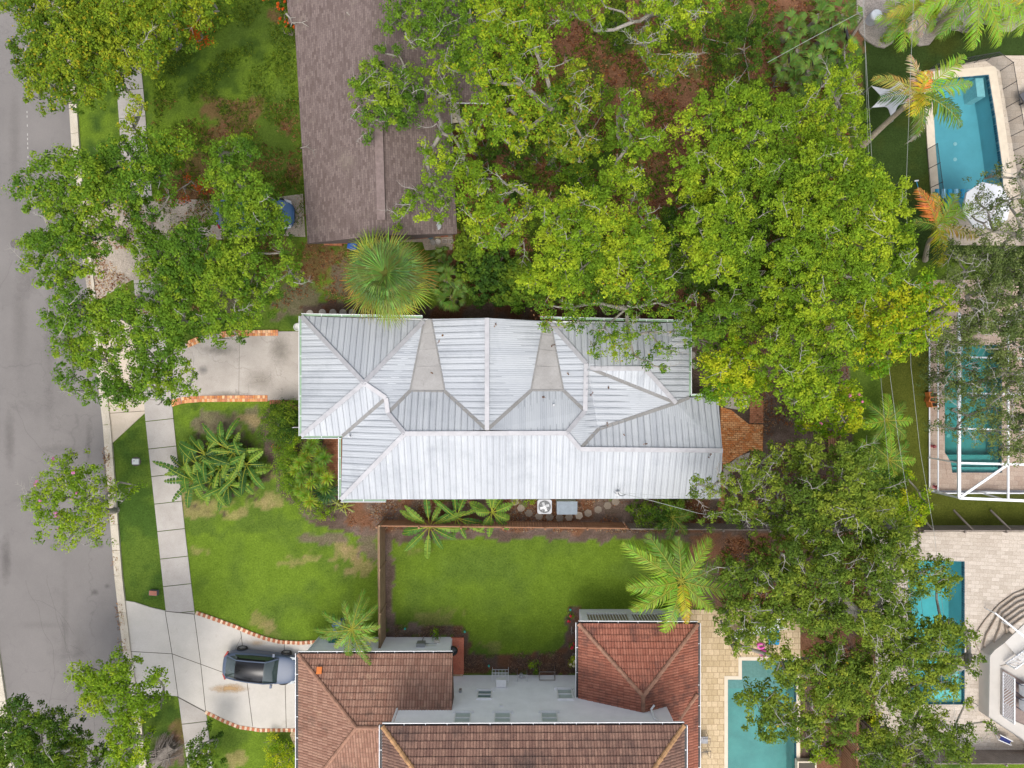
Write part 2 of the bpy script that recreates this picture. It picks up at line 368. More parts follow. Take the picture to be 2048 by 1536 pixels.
def build_ground():
    GX0, GX1, GY0, GY1, st = -46.0, 46.0, -36.0, 36.0, 0.2
    xs = np.arange(GX0, GX1 + 1e-6, st); ys = np.arange(GY0, GY1 + 1e-6, st)
    XX, YY = np.meshgrid(xs, ys); nx, ny = len(xs), len(ys)
    def vnoise(scale, seed):
        g = np.random.default_rng(seed).random((int(92 * scale) + 4, int(92 * scale) + 4))
        u = (XX + 46) * scale; v = (YY + 46) * scale; iu = u.astype(int); iv = v.astype(int); fu = u - iu; fv = v - iv
        fu = fu * fu * (3 - 2 * fu); fv = fv * fv * (3 - 2 * fv)
        return (g[iv, iu] * (1 - fu) + g[iv, iu + 1] * fu) * (1 - fv) + (g[iv + 1, iu] * (1 - fu) + g[iv + 1, iu + 1] * fu) * fv
    nA = vnoise(0.35, 1) * 0.5 + vnoise(0.9, 2) * 0.3 + vnoise(2.2, 3) * 0.2
    nB = vnoise(0.5, 4) * 0.45 + vnoise(1.3, 5) * 0.3 + vnoise(2.6, 6) * 0.25
    nC = vnoise(1.5, 8) * 0.5 + vnoise(3.0, 9) * 0.5
    nD = vnoise(3.4, 14) * 0.45 + vnoise(1.7, 15) * 0.2 + np.random.default_rng(16).random(XX.shape) * 0.35
    PX = XX * 32 + 1024 + (vnoise(1.2, 10) - 0.5) * 16 + (vnoise(3, 12) - 0.5) * 10
    PY = 768 - YY * 32 + (vnoise(1.2, 11) - 0.5) * 16 + (vnoise(3, 13) - 0.5) * 10
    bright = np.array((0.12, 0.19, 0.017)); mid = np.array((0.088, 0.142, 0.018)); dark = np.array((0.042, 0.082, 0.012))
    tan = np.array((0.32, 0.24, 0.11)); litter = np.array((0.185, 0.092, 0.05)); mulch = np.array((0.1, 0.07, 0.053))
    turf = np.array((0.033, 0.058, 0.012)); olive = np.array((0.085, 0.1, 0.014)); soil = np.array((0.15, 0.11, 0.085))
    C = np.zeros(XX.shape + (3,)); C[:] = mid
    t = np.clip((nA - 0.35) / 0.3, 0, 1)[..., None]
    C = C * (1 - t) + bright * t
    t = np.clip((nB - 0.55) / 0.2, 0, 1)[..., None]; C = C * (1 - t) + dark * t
    def lay(mask, col, a=1.0):
        nonlocal C
        m = (np.clip(mask, 0, 1) * a)[..., None]; C = C * (1 - m) + np.array(col) * m
    def region(pts, col, col2=None, nz=None, lo=0.4, hi=0.6):
        k = inside(pts, PX, PY).astype(float); lay(k, col)
        if col2 is not None: lay(k * np.clip(((nB if nz is None else nz) - lo) / (hi - lo), 0, 1), col2)
    def blob(x, y, r, col, a=0.9, ry=None):
        d = np.sqrt(((PX - x) / r) ** 2 + ((PY - y) / (ry or r)) ** 2) + (nC - 0.5) * 1.3
        k = np.clip((1.35 - d) / 0.9, 0, 1); lay(np.clip((k * 1.25 + (nD - 0.5) * 1.5 - 0.35) / 0.35, 0, 1) * np.clip(k * 3, 0, 1), col, a)
    # the weedy front yard of the brown house
    region([(285,-200),(620,-200),(625,620),(320,620)], bright, mid, nA, 0.35, 0.6)
    for b in [(430,215,26),(470,240,30),(505,215,20),(440,270,28),(400,330,34),(370,380,40),(430,390,40),(640,530,46),(560,520,40),(480,585,46),(690,560,40),(600,590,40),(590,350,18),(575,250,16),(560,30,20)]: blob(*b, litter if b[0] % 3 else soil, 0.75)
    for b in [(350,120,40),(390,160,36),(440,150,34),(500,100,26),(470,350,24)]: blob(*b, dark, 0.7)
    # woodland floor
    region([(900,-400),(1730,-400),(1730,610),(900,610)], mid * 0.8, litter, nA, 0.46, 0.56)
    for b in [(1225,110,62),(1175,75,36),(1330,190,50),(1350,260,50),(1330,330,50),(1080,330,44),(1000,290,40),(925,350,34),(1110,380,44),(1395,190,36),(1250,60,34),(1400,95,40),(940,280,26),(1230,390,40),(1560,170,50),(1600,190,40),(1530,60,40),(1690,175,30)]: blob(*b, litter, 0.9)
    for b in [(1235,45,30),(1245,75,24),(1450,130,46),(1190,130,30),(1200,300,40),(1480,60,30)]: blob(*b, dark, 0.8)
    # neighbours' turf at the right
    region([(1725,-60),(2140,-60),(2140,520),(1730,520)], turf, olive * 0.6, nA, 0.5, 0.8)
    region([(1740,600),(2140,600),(2140,1056),(1790,1056)], olive, olive * 0.75, nA, 0.4, 0.7)
    # subject plot
    region([(345,815),(610,815),(690,1000),(700,1070),(362,1070)], mid, bright, nB, 0.45, 0.6)
    for b in [(430,850,50,26),(470,870,30,20),(505,838,26,18)]: blob(b[0], b[1], b[2], soil * 1.1, 0.7, b[3])
    for b in [(400,1018,34,20),(372,985,16,18),(455,1005,24,12),(560,955,20,14),(480,1030,40,12),(520,1010,30,10),(545,1000,20,14),(500,840,26,10)]: blob(b[0], b[1], b[2], tan, 0.55, b[3])
    region([(528,815),(610,815),(610,870),(690,870),(690,998),(770,998),(770,1066),(640,1060),(590,1010),(556,985),(545,930),(520,880)], mulch, soil, nC, 0.5, 0.7)
    blob(455, 935, 74, mulch * 0.8, 0.95)
    region([(690,995),(1450,995),(1450,1078),(790,1080),(700,1072)], soil, litter * 0.9, nB, 0.45, 0.55)
    region([(1376,640),(1705,640),(1700,1078),(1438,1078),(1438,800),(1376,796)], mulch * 1.1, soil, nB, 0.45, 0.6)
    region([(603,606),(1400,606),(1400,650),(603,640)], mulch * 0.8, litter * 0.5, nB, 0.5, 0.6)
    region([(222,895),(290,828),(370,1222),(250,1222)], mid, dark * 1.2, nB, 0.4, 0.6)
    region([(245,1390),(360,1390),(380,1600),(270,1600)], mid * 0.8, dark, nB, 0.4, 0.6)
    blob(340, 1500, 34, soil, 0.9); blob(360, 1470, 22, litter, 0.5)
    # south lawns
    region([(366,1066),(765,1066),(765,1290),(380,1290)], bright, mid, nA, 0.45, 0.65)
    for b in [(708,1112,32,24),(722,1135,26,22),(690,1095,26,12),(590,1125,26,10),(400,1105,14,10),(520,1240,22,16),(620,1120,16,8),(535,1260,14,8)]: blob(b[0], b[1], b[2], tan * 0.85, 0.5 if b[0] < 680 else 0.65, b[3])
    for b in [(650,1078,60,10),(740,1090,20,30)]: blob(b[0], b[1], b[2], soil, 0.8, b[3])
    region([(765,1064),(1450,1064),(1450,1350),(765,1350)], bright * 0.92, mid, nA, 0.4, 0.7)
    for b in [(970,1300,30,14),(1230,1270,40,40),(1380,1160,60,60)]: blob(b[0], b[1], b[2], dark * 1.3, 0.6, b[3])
    for b in [(870,1240,50,16),(830,1100,30,10),(985,1290,26,12)]: blob(b[0], b[1], b[2], tan * 0.7, 0.35, b[3])
    region([(765,1064),(1460,1064),(1460,1082),(765,1080)], soil * 0.9, mulch, nC, 0.4, 0.6)
    region([(765,1064),(788,1080),(790,1250),(930,1256),(930,1275),(765,1275)], mulch, soil, nC, 0.4, 0.6)
    region([(905,1256),(932,1256),(934,1312),(1100,1312),(1128,1296),(1136,1215),(1160,1215),(1160,1350),(905,1350)], mulch, litter * 0.7, nC, 0.45, 0.6)
    region([(400,1412),(600,1450),(600,1700),(400,1700)], bright, mid, nB, 0.4, 0.6)
    blob(470,1520,22,tan,0.6)
    region([(1380,1070),(1870,1056),(1830,1222),(1600,1222),(1380,1218)], mulch, litter, nB, 0.45, 0.6)
    region([(1600,1220),(1830,1220),(1830,1600),(1600,1600)], mulch * 1.1, litter, nB, 0.45, 0.6)
    region([(1740,1440),(1800,1440),(1800,1600),(1740,1600)], mid, bright, nB, 0.4, 0.6)
    region([(1974,1470),(2140,1470),(2140,1520),(1974,1520)], mid, soil, nB, 0.4, 0.6)
    idx = np.arange(nx * ny).reshape(ny, nx)
    cx = (XX[:-1, :-1] + st / 2) * 32 + 1024; cy = 768 - (YY[:-1, :-1] + st / 2) * 32
    keep = np.ones(cx.shape, bool)
    for p in POOLS.values():
        k = inside(p, cx, cy)
        for dx in (-4, 4):
            for dy in (-4, 4): k |= inside(p, cx + dx, cy + dy)
        keep &= ~k
    q = np.stack([idx[:-1, :-1][keep], idx[:-1, 1:][keep], idx[1:, 1:][keep], idx[1:, :-1][keep]], 1)
    Z = (nC - 0.5) * 0.02
    Z[0, :] = Z[-1, :] = 0; Z[:, 0] = Z[:, -1] = 0
    V = np.stack([XX.ravel(), YY.ravel(), Z.ravel() - 0.012], 1)
    B = 600.0
    ring = np.array([(-B, -B, -.012), (B, -B, -.012), (B, B, -.012), (-B, B, -.012)]); n0 = len(V); V = np.concatenate([V, ring])
    c = [idx[0, 0], idx[0, -1], idx[-1, -1], idx[-1, 0]]
    rq = np.array([(n0, n0 + 1, c[1], c[0]), (n0 + 1, n0 + 2, c[2], c[1]), (n0 + 2, n0 + 3, c[3], c[2]), (n0 + 3, n0, c[0], c[3])])
    q = np.concatenate([q, rq])
    CC = np.concatenate([C.reshape(-1, 3), np.tile(mid, (4, 1))])
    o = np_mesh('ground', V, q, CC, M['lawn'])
    tag(o, kind='structure'); return o

def np_mesh(name, V, F, C, mat, parent=None, smooth=False):
    me = bpy.data.meshes.new(name)
    if parent is not None: V = V - np.array(world_loc(parent))
    me.vertices.add(len(V)); me.vertices.foreach_set('co', np.ascontiguousarray(V, np.float32).ravel())
    k = F.shape[1]; me.loops.add(F.size); me.loops.foreach_set('vertex_index', np.ascontiguousarray(F, np.int32).ravel())
    me.polygons.add(len(F)); me.polygons.foreach_set('loop_start', np.arange(0, F.size, k, dtype=np.int32))
    me.update(calc_edges=True)
    if C is not None:
        ca = me.color_attributes.new('Col', 'FLOAT_COLOR', 'POINT')
        ca.data.foreach_set('color', np.concatenate([C, np.ones((len(C), 1))], 1).astype(np.float32).ravel())
    if smooth: me.polygons.foreach_set('use_smooth', np.ones(len(F), bool))
    return link(name, me, mat, parent)
build_ground()

def sheet(name, loops, z1, mat, z0=-0.1, parent=None, kind='structure'):
    mb = MB(); mb.slab([pxl(l) for l in loops], z0, z1); o = mb.build(name, mat, parent)
    if parent is None and kind: tag(o, kind=kind)
    return o

# road: right edge polyline
RE = [(55,-620),(118,0),(139,205),(147,330),(178,600),(207,850),(222,1050),(230,1152),(247,1300),(262,1400),(280,1536),(345,2150)]
LE = [(x - 247, y) for x, y in RE]
road = sheet('road', [[(p[0], p[1]) for p in RE] + LE[::-1]], 0.012, M['asphalt'])
mb = MB()
def ribbon(mb, pts, w0, w1, z0, z1, mi=0, gap=0.0, seg=None, col=None):
    """slabs to the right side (image x) of a px polyline, from offset w0 to w1"""
    for i in range(len(pts) - 1):
        a = np.array(pts[i], float); b = np.array(pts[i + 1], float); L = np.linalg.norm(b - a); d = (b - a) / L; n = np.array((d[1], -d[0]))
        m = max(1, int(round(L / seg))) if seg else 1
        for k in range(m):
            p = a + d * (L * k / m + (gap / 2 if seg else 0)); q = a + d * (L * (k + 1) / m - (gap / 2 if seg else 0))
            c = col() if callable(col) else col
            mb.slab([pxl([tuple(p + n * w0), tuple(p + n * w1), tuple(q + n * w1), tuple(q + n * w0)])], z0, z1, mi, c)
ribbon(mb, RE, -1, 10, -0.1, 0.03, gap=0.8, seg=62)
ribbon(mb, RE, 10.6, 16, -0.1, 0.13, gap=0.8, seg=62)
tag(mb.build('kerb', M['kerb']), kind='structure')
mb = MB(); ribbon(mb, LE, -16, -1, -0.1, 0.13, gap=0.8, seg=62); tag(mb.build('kerb', M['kerb']), kind='structure')
mb = MB()
for k in range(34):
    y = 60 + k * 9
    if random.random() < 0.8: mb.slab([pxl([(50 + (y - 60) * 0.022, y), (51.4 + (y - 60) * 0.022, y), (51.5 + (y - 60) * 0.022, y + 4.5), (50.1 + (y - 60) * 0.022, y + 4.5)])], 0.005, 0.0165)
tag(mb.build('road_marking', mat_plain('worn_white_paint', (0.38, 0.36, 0.34), 0.8)), kind='structure')

SWL = [(170,-500),(213,-20),(236,200),(243,310),(268,560),(290,828),(315,1060),(332,1222),(357,1393),(376,1536),(430,1950)]
SWR = [(224,-500),(266,-20),(289,200),(296,310),(322,560),(346,828),(370,1060),(389,1222),(411,1410),(425,1536),(482,1950)]
mb = MB()
def lerp_line(pts, y):
    for i in range(len(pts) - 1):
        if pts[i][1] <= y <= pts[i + 1][1]:
            t = (y - pts[i][1]) / (pts[i + 1][1] - pts[i][1]); return pts[i][0] + (pts[i + 1][0] - pts[i][0]) * t
    return pts[-1][0]
y = -480
while y < 1900:
    y2 = y + 55; g = 0.75
    z = 0.035 + random.uniform(-0.004, 0.004)
    mb.slab([pxl([(lerp_line(SWL, y + g + 3), y + g + 3), (lerp_line(SWR, y + g - 3), y + g - 3), (lerp_line(SWR, y2 - g - 3), y2 - g - 3), (lerp_line(SWL, y2 - g + 3), y2 - g + 3)])], -0.1, z, 0, None)
    y = y2
tag(mb.build('sidewalk', M['walk']), kind='structure')

# driveways
sheet('driveway', [[(347,702),(352,696),(375,684),(400,673),(430,667),(470,664),(540,663),(602,663),(602,800),(400,803),(365,806),(346,812)]], 0.05, M['drive'])
sheet('driveway_apron', [[(196,640),(268,640),(289,800),(290,826),(222,889),(214,830)]], 0.04, M['apron'])
sheet('driveway', [[(146,395),(254,402),(300,398),(420,400),(560,394),(606,388),(611,474),(545,470),(430,480),(320,530),(300,560),(264,560),(180,610),(172,560)]], 0.045, M['drive_stained'])
big = [(246,1200),(270,1204),(300,1214),(330,1221),(389,1228),(420,1238),(470,1256),(500,1269),(530,1280),(560,1287),(600,1289),(646,1286),(640,1310),(597,1312),(597,1456),(520,1456),(480,1450),(450,1439),(413,1421),(357,1392),(330,1389),(300,1391),(266,1400)]
sheet('driveway', [big], 0.05, M['walk_white'])
mb = MB()
def line(mb, pts, wpx, z):
    for i in range(len(pts) - 1):
        a = np.array(pts[i], float); b = np.array(pts[i + 1], float); d = (b - a) / np.linalg.norm(b - a); n = np.array((d[1], -d[0])) * wpx / 2
        mb.slab([pxl([tuple(a + n), tuple(a - n), tuple(b - n), tuple(b + n)])], z - 0.03, z)
for l in [[(258,1302),(345,1307),(400,1327),(488,1359),(597,1365)],[(331,1222),(345,1307),(357,1393)],[(389,1228),(402,1325),(412,1421)],[(482,1262),(494,1358),(506,1452)],[(569,1288),(573,1455)],[(331,1222),(389,1228)],[(355,1393),(413,1424)],[(484,1272),(470,1300),(455,1345)]]:
    line(mb, l, 1.1 if len(l) != 3 or l[0][0] != 484 else 0.6, 0.0545)
line(mb, [(213,827),(290,822)], 1.0, 0.0445)
line(mb, [(480,664),(478,800)], 0.5, 0.0545)
tag(mb.build('driveway_joints', M['joint']), kind='structure')
def splotch(name, cx, cy, rx, ry, z, mat, seed=1, n=28):
    r = random.Random(seed); pts = []
    for k in range(n):
        t = 2 * math.pi * k / n; s = 0.75 + 0.35 * r.random()
        pts.append((cx + rx * s * math.cos(t), cy + ry * s * math.sin(t)))
    return sheet(name, [pts], z, mat, z0=0.04)
# stain material that fades out towards a ragged edge
def mat_stain(name, col, cx, cy, rx, ry, amt=0.7):
    m = bpy.data.materials.new(name); m.use_nodes = True; nt = m.node_tree; nt.nodes.clear()
    o = nt.nodes.new('ShaderNodeOutputMaterial'); b = nt.nodes.new('ShaderNodeBsdfPrincipled'); b.inputs['Base Color'].default_value = (*col, 1); b.inputs['Roughness'].default_value = 0.9
    t = nt.nodes.new('ShaderNodeBsdfTransparent'); mx = nt.nodes.new('ShaderNodeMixShader')
    p = P(cx, cy); mp = N(nt, 'ShaderNodeVectorMath'); mp.operation = 'SUBTRACT'; nt.links.new(pos(nt), mp.inputs[0]); mp.inputs[1].default_value = (p.x, p.y, 0.0545)
    mu = N(nt, 'ShaderNodeVectorMath'); mu.operation = 'MULTIPLY'; nt.links.new(mp.outputs[0], mu.inputs[0]); mu.inputs[1].default_value = (32 / rx, 32 / ry, 0)
    ln = N(nt, 'ShaderNodeVectorMath'); ln.operation = 'LENGTH'; nt.links.new(mu.outputs[0], ln.inputs[0])
    ad = N(nt, 'ShaderNodeMath'); ad.operation = 'ADD'; nt.links.new(ln.outputs['Value'], ad.inputs[0]); nz = noi(nt, 3, 6, 0.75)
    m2 = N(nt, 'ShaderNodeMath'); m2.operation = 'MULTIPLY_ADD'; nt.links.new(nz, m2.inputs[0]); m2.inputs[1].default_value = 1.2; m2.inputs[2].default_value = -0.6; nt.links.new(m2.outputs[0], ad.inputs[1])
    f = ramp(nt, ad.outputs[0], 0.1, 0.95, (amt,) * 3, (0, 0, 0))
    nt.links.new(f, mx.inputs[0]); nt.links.new(t.outputs[0], mx.inputs[1]); nt.links.new(b.outputs[0], mx.inputs[2]); nt.links.new(mx.outputs[0], o.inputs[0]); return m
for i, (cx, cy, rx, ry, c, a) in enumerate([(460,1376,46,11,(0.5,0.31,0.13),0.75),(515,1285,22,8,(0.5,0.33,0.16),0.4),(407,740,13,12,(0.14,0.14,0.14),0.45),(520,760,40,30,(0.22,0.19,0.15),0.3),(460,790,60,10,(0.18,0.16,0.13),0.4),(560,700,26,40,(0.2,0.18,0.15),0.4),(440,700,40,14,(0.22,0.2,0.17),0.5)]):
    mb = MB(); mb.slab([pxl([(cx - rx, cy - ry), (cx + rx, cy - ry), (cx + rx, cy + ry), (cx - rx, cy + ry)])], 0.051, 0.0545)
    tag(mb.build('driveway_stain', mat_stain('stain%d' % i, c, cx, cy, rx, ry, a)), kind='structure')

for i, (cx, cy, rx, ry, a) in enumerate([(12,1120,14,60,.5),(190,1185,10,8,.6),(215,1172,8,6,.5),(20,880,14,80,.35),(178,880,8,60,.3),(100,700,16,200,.22),(40,640,20,140,.22),(130,1260,10,160,.2),(200,1090,10,9,.5),(60,560,30,40,.25),(120,900,60,14,.2),(80,1250,70,10,.16),(30,300,16,160,.22),(160,1300,26,50,.22)]):
    mb = MB(); mb.slab([pxl([(cx - rx, cy - ry), (cx + rx, cy - ry), (cx + rx, cy + ry), (cx - rx, cy + ry)])], 0.005, 0.0165 + i * .0006)
    tag(mb.build('road_stain', mat_stain('road_stain%d' % i, (.085,.075,.07), cx, cy, rx, ry, a * .6)), kind='structure')
crack = MB(); rr_ = random.Random(4)
for (x, y, L, h) in [(52,1160,420,1.6),(95,1150,380,1.55),(30,800,240,1.5),(118,1230,200,1.3),(140,1290,90,.2),(60,1200,120,.1),(25,520,260,1.62),(90,900,160,.3)]:
    pts = [(x, y)]; 
    for k in range(int(L / 9)): h += rr_.uniform(-.25, .25) + (1.52 - h) * .08 * (1 if L > 130 else 0); pts.append((pts[-1][0] + math.cos(h) * 9, pts[-1][1] + math.sin(h) * 9))
    line(crack, pts, .45, 0.0145)
tag(crack.build('road_cracks', mat_plain('crack_tar', (.11,.1,.095), .9)), kind='structure')
# brick edgings (each course is a run of single bricks in one mesh)
def edging(pts, wpx, bl, cols, label, z=0.075, alt=True, rows=1):
    mb = MB(); k = 0
    for r in range(rows):
        off0 = r * wpx / rows
        for i in range(len(pts) - 1):
            a = np.array(pts[i], float); b = np.array(pts[i + 1], float); L = np.linalg.norm(b - a); d = (b - a) / L; n = np.array((d[1], -d[0])); m = max(1, int(round(L / bl)))
            for j in range(m):
                p = a + d * L * (j + 0.06) / m; q = a + d * L * (j + 0.94) / m; c = cols[k % len(cols)] if alt else random.choice(cols); k += 1
                s = random.uniform(0.85, 1.15); c = tuple(x * s for x in c)
                mb.slab([pxl([tuple(p + n * off0), tuple(q + n * off0), tuple(q + n * (off0 + wpx / rows * 0.93)), tuple(p + n * (off0 + wpx / rows * 0.93))])], -0.05, z + random.uniform(-0.004, 0.004), 0, c)
    o = mb.build('brick_edging', M['attr']); tag(o, label, 'edging')
cr, rd = (0.62, 0.46, 0.32), (0.4, 0.14, 0.07)
edging([(391,1228),(420,1238),(470,1256),(500,1269),(530,1280),(560,1287),(600,1289),(646,1286)], 7.5, 5.2, [cr, rd], 'cream and red brick edging curving along the lawn side of the pale driveway')
edging([(413,1420),(450,1438),(480,1450),(520,1456),(597,1456)][::-1], 7.5, 5.2, [cr, rd], 'cream and red brick edging along the lower rim of the pale driveway')
og = [(0.62, 0.3, 0.13), (0.52, 0.2, 0.07), (0.66, 0.4, 0.22), (0.48, 0.2, 0.1)]
edging([(536,803),(400,804),(365,807),(345,813)], -13, 5, og, 'orange brick edging below the stained concrete driveway, beside the lawn', 0.09, False, 2)
edging([(372,684),(398,673)], -13, 5, og, 'short orange brick edging at the tree covered corner of the driveway', 0.09, False, 2)
edging([(440,664),(470,661),(557,660)], -12, 5, og, 'orange brick edging above the driveway under the oak branches', 0.09, False, 2)
edging([(540,800),(582,800),(600,818)], -9, 4, [(0.3,0.1,0.06),(0.36,0.14,0.08)], 'dark red brick edging beside the round shrubs and the garage wall', 0.09, False, 2)
sheet('entrance_paving', [[(648,874),(684,874),(684,962),(660,985),(650,960),(655,930),(645,905)]], 0.02, M['brick_red'])
sheet('garden_path', [[(598,1456),(586,1456),(580,1470),(586,1485),(594,1500),(598,1502)]], 0.03, M['pavers_tan'])
sheet('patio', [[(1441,814),(1462,820),(1497,848),(1526,849),(1525,902),(1498,901),(1478,912),(1446,932),(1441,905)]], 0.045, M['brick_orange'])
sheet('garden_path', [[(1497,795),(1527,800),(1526,846),(1499,846),(1500,820)]], 0.03, M['brick_red'])
sheet('garden_path', [[(1438,905),(1446,935),(1450,1000),(1442,1035),(1434,1030),(1438,1000)]], 0.02, M['brick_red'])
sheet('garden_path', [[(1490,1004),(1512,1000),(1522,1034),(1496,1040)]], 0.03, M['brick_orange'])
sheet('gravel_patch', [[(1444,940),(1478,912),(1500,905),(1492,930),(1465,945),(1460,968),(1446,972)]], 0.02, M['gravel_pale'])
sheet('gravel_patch', [[(1440,795),(1500,790),(1500,812),(1480,820),(1450,815)]], 0.02, M['gravel_pale'])
sheet('gravel_bed', [[(1712,40),(1718,66),(1735,84),(1752,94),(1768,97),(1783,88),(1795,66),(1808,62),(1818,78),(1838,93),(1858,90),(1872,72),(1890,62),(1905,58),(1925,66),(1945,66),(1962,48),(1985,52),(2005,64),(2022,64),(2040,50),(2110,30),(2110,-120),(1712,-120)]], 0.09, M['gravel'])

M['wtile'] = mat_brick('waterline_tiles', (0.03, 0.1, 0.16), (0.05, 0.16, 0.22), (0.2, 0.25, 0.27), 0.15, 0.15, 0, 0.01)
# pools: a thing each, with basin, water, coping
def pool(key, label, deckz, depth, wz, cop, basin_m, water_m, cop_w=9, steps=()):
    pts = POOLS[key]; c = P(sum(p[0] for p in pts) / len(pts), sum(p[1] for p in pts) / len(pts))
    r = empty('swimming_pool', c, label, 'swimming pool')
    inner = pxl(pts); mb = MB()
    n = len(inner); ccw = sum(inner[i][0] * inner[(i + 1) % n][1] - inner[(i + 1) % n][0] * inner[i][1] for i in range(n)) > 0
    for i in range(n):
        a = inner[i]; b = inner[(i + 1) % n]; q = [(a[0], a[1], deckz), (b[0], b[1], deckz), (b[0], b[1], -depth), (a[0], a[1], -depth)]
        mb.face(q if ccw else q[::-1])
    mb.slab([inner], -depth - 0.05, -depth); mb.build('basin', basin_m, r)
    mb = MB()
    ls = [Vector((p[0], p[1], wz)) for p in inset(inner, 0.004)]; t = tessellate_polygon([ls])
    fs = [tuple(f) if (ls[f[1]] - ls[f[0]]).cross(ls[f[2]] - ls[f[0]]).z > 0 else tuple(reversed(f)) for f in t]
    mb.mesh_faces(ls, fs); mb.build('water', water_m, r)
    mb = MB(); mb.slab([inset(inner, -cop_w / 32.0), inner], deckz - 0.02, deckz + 0.02); mb.build('coping', cop, r)
    mb = MB(); mb.slab([inset(inner, -0.01), inset(inner, 0.025)], -0.2, deckz - 0.012); mb.build('waterline_tile', M['wtile'], r)
    cx_ = sum(p[0] for p in inner) / n; cy_ = sum(p[1] for p in inner) / n
    for dy in (-.5, .5): mb = MB(); mb.lathe((cx_, cy_ + dy, -depth), [(.12, 0), (.12, .02), (.02, .03)], 16); mb.build('drain', M['white_trim'], r)
    for st_ in steps:
        mb = MB(); mb.slab([pxl(st_[0])], -depth, st_[1]); mb.build('pool_step', st_[2], r)
    return r
pl = mat_plain('pale_pool_plaster', (0.55, 0.66, 0.66), 0.7)
pool('lap', 'long blue pool with a pale stone rim, leaning palms over its left side', 0.06, 1.5, -0.02, M['coping'], M['plaster_blue'], M['water_blue'], 16, [([(1956,153),(1972,153),(1976,190),(1960,190)], -0.25, pl)])
gm = M['plaster_teal']
pool('cage', 'teal pool with underwater steps inside the white framed screen cage', 0.06, 1.4, -0.02, M['travertine_pink'], M['plaster_teal'], M['water_teal'], 11, [([(1901,912),(2002,912),(2002,925),(1901,925)], -0.75, gm), ([(1901,925.5),(2002,925.5),(2002,935),(1901,935)], -0.5, gm), ([(1903,935.5),(2002,935.5),(2002,945),(1903,945)], -0.28, pl)])
pool('oakside', 'bright turquoise pool half hidden by the big oak, beside the curved terrace steps', 0.06, 1.5, -0.02, M['pavers_cream'], M['plaster_blue'], M['water_teal'], 8, [([(1887,1383),(1928,1383),(1928,1408),(1860,1408),(1870,1390)], -0.25, pl), ([(1915,1340),(1928,1340),(1928,1382.5),(1915,1382.5)], -0.5, pl)])
pool('tiled', 'grey green pool with a notched corner on the tan terrace beside the red tile roof', 0.06, 1.5, -0.03, M['coping'], M['plaster_teal'], M['water_grey'], 7, [([(1484,1321),(1591,1321),(1591,1358),(1484,1358)], -0.22, mat_plain('grey_shelf', (0.3,0.34,0.32), 0.7)), ([(1456,1359),(1591,1359),(1591,1384),(1456,1384)], -0.5, mat_plain('grey_shelf2', (0.3,0.38,0.38), 0.7))])
hole = lambda k, d: inset(pxl(POOLS[k]), -d / 32.0)
def deck(name, outer, key, d, z, mat):
    mb = MB(); mb.slab([pxl(outer), hole(key, d)], -0.1, z); tag(mb.build(name, mat), kind='structure')
deck('pool_deck', [(1848,142),(1925,128),(2003,112),(2120,112),(2120,492),(1880,490),(1862,400)], 'lap', 15.9, 0.06, M['travertine'])
deck('pool_deck', [(1857,560),(2120,560),(2120,983),(1857,982)], 'cage', 10.9, 0.06, M['travertine_pink'])
deck('pool_deck', [(1750,1063),(2120,1063),(2120,1502),(1975,1502),(1750,1502)], 'oakside', 7.9, 0.06, M['pavers_cream'])
deck('pool_deck', [(1345,1219),(1600,1219),(1600,1760),(1345,1760)], 'tiled', 6.9, 0.06, M['pavers_tan'])
# ------------------------------------------------------------------ houses
def mat_metal_roof():
    m, nt, b, o = newmat('galvanised_roof')
    uv = N(nt, 'ShaderNodeUVMap').outputs[0]; sx = N(nt, 'ShaderNodeSeparateXYZ'); nt.links.new(uv, sx.inputs[0])
    # each sheet (0.4 m) has its own slight tone
    fl = N(nt, 'ShaderNodeMath'); fl.operation = 'MULTIPLY'; nt.links.new(sx.outputs[0], fl.inputs[0]); fl.inputs[1].default_value = 1 / 0.4
    f2 = N(nt, 'ShaderNodeMath'); f2.operation = 'FLOOR'; nt.links.new(fl.outputs[0], f2.inputs[0])
    wn = N(nt, 'ShaderNodeTexWhiteNoise'); wn.noise_dimensions = '1D'; nt.links.new(f2.outputs[0], wn.inputs['W'])
    base = mixc(nt, wn.outputs['Value'], (0.385, 0.405, 0.43), (0.445, 0.465, 0.485))
    # faint streaks along the fall and grime
    sc = N(nt, 'ShaderNodeVectorMath'); sc.operation = 'MULTIPLY'; nt.links.new(uv, sc.inputs[0]); sc.inputs[1].default_value = (14, 0.5, 0)
    st = ramp(nt, noi(nt, 1, 4, 0.7, sc.outputs[0]), 0.35, 0.7, (0.93, 0.93, 0.94), (1.04, 1.04, 1.04)); base = mixc(nt, 1.0, base, st, 'MULTIPLY')
    gr = ramp(nt, noi(nt, 0.45, 7, 0.7), 0.5, 0.72, (1, 1, 1), (0.78, 0.79, 0.8)); base = mixc(nt, 1.0, base, gr, 'MULTIPLY')
    nt.links.new(base, b.inputs['Base Color']); b.inputs['Metallic'].default_value = 0.05; b.inputs['Roughness'].default_value = 0.55; b.inputs['Specular IOR Level'].default_value = 0.3
    wv = N(nt, 'ShaderNodeMath'); wv.operation = 'MULTIPLY'; nt.links.new(sx.outputs[0], wv.inputs[0]); wv.inputs[1].default_value = 2 * math.pi / 0.12
    sn = N(nt, 'ShaderNodeMath'); sn.operation = 'SINE'; nt.links.new(wv.outputs[0], sn.inputs[0])
    bump(nt, b, sn.outputs[0], 0.22, 0.02)
    return m
M['metal'] = mat_metal_roof()
M['metal_seam'] = mat_plain('roof_seam', (0.25, 0.265, 0.285), 0.5, 0.3, var=0.15)
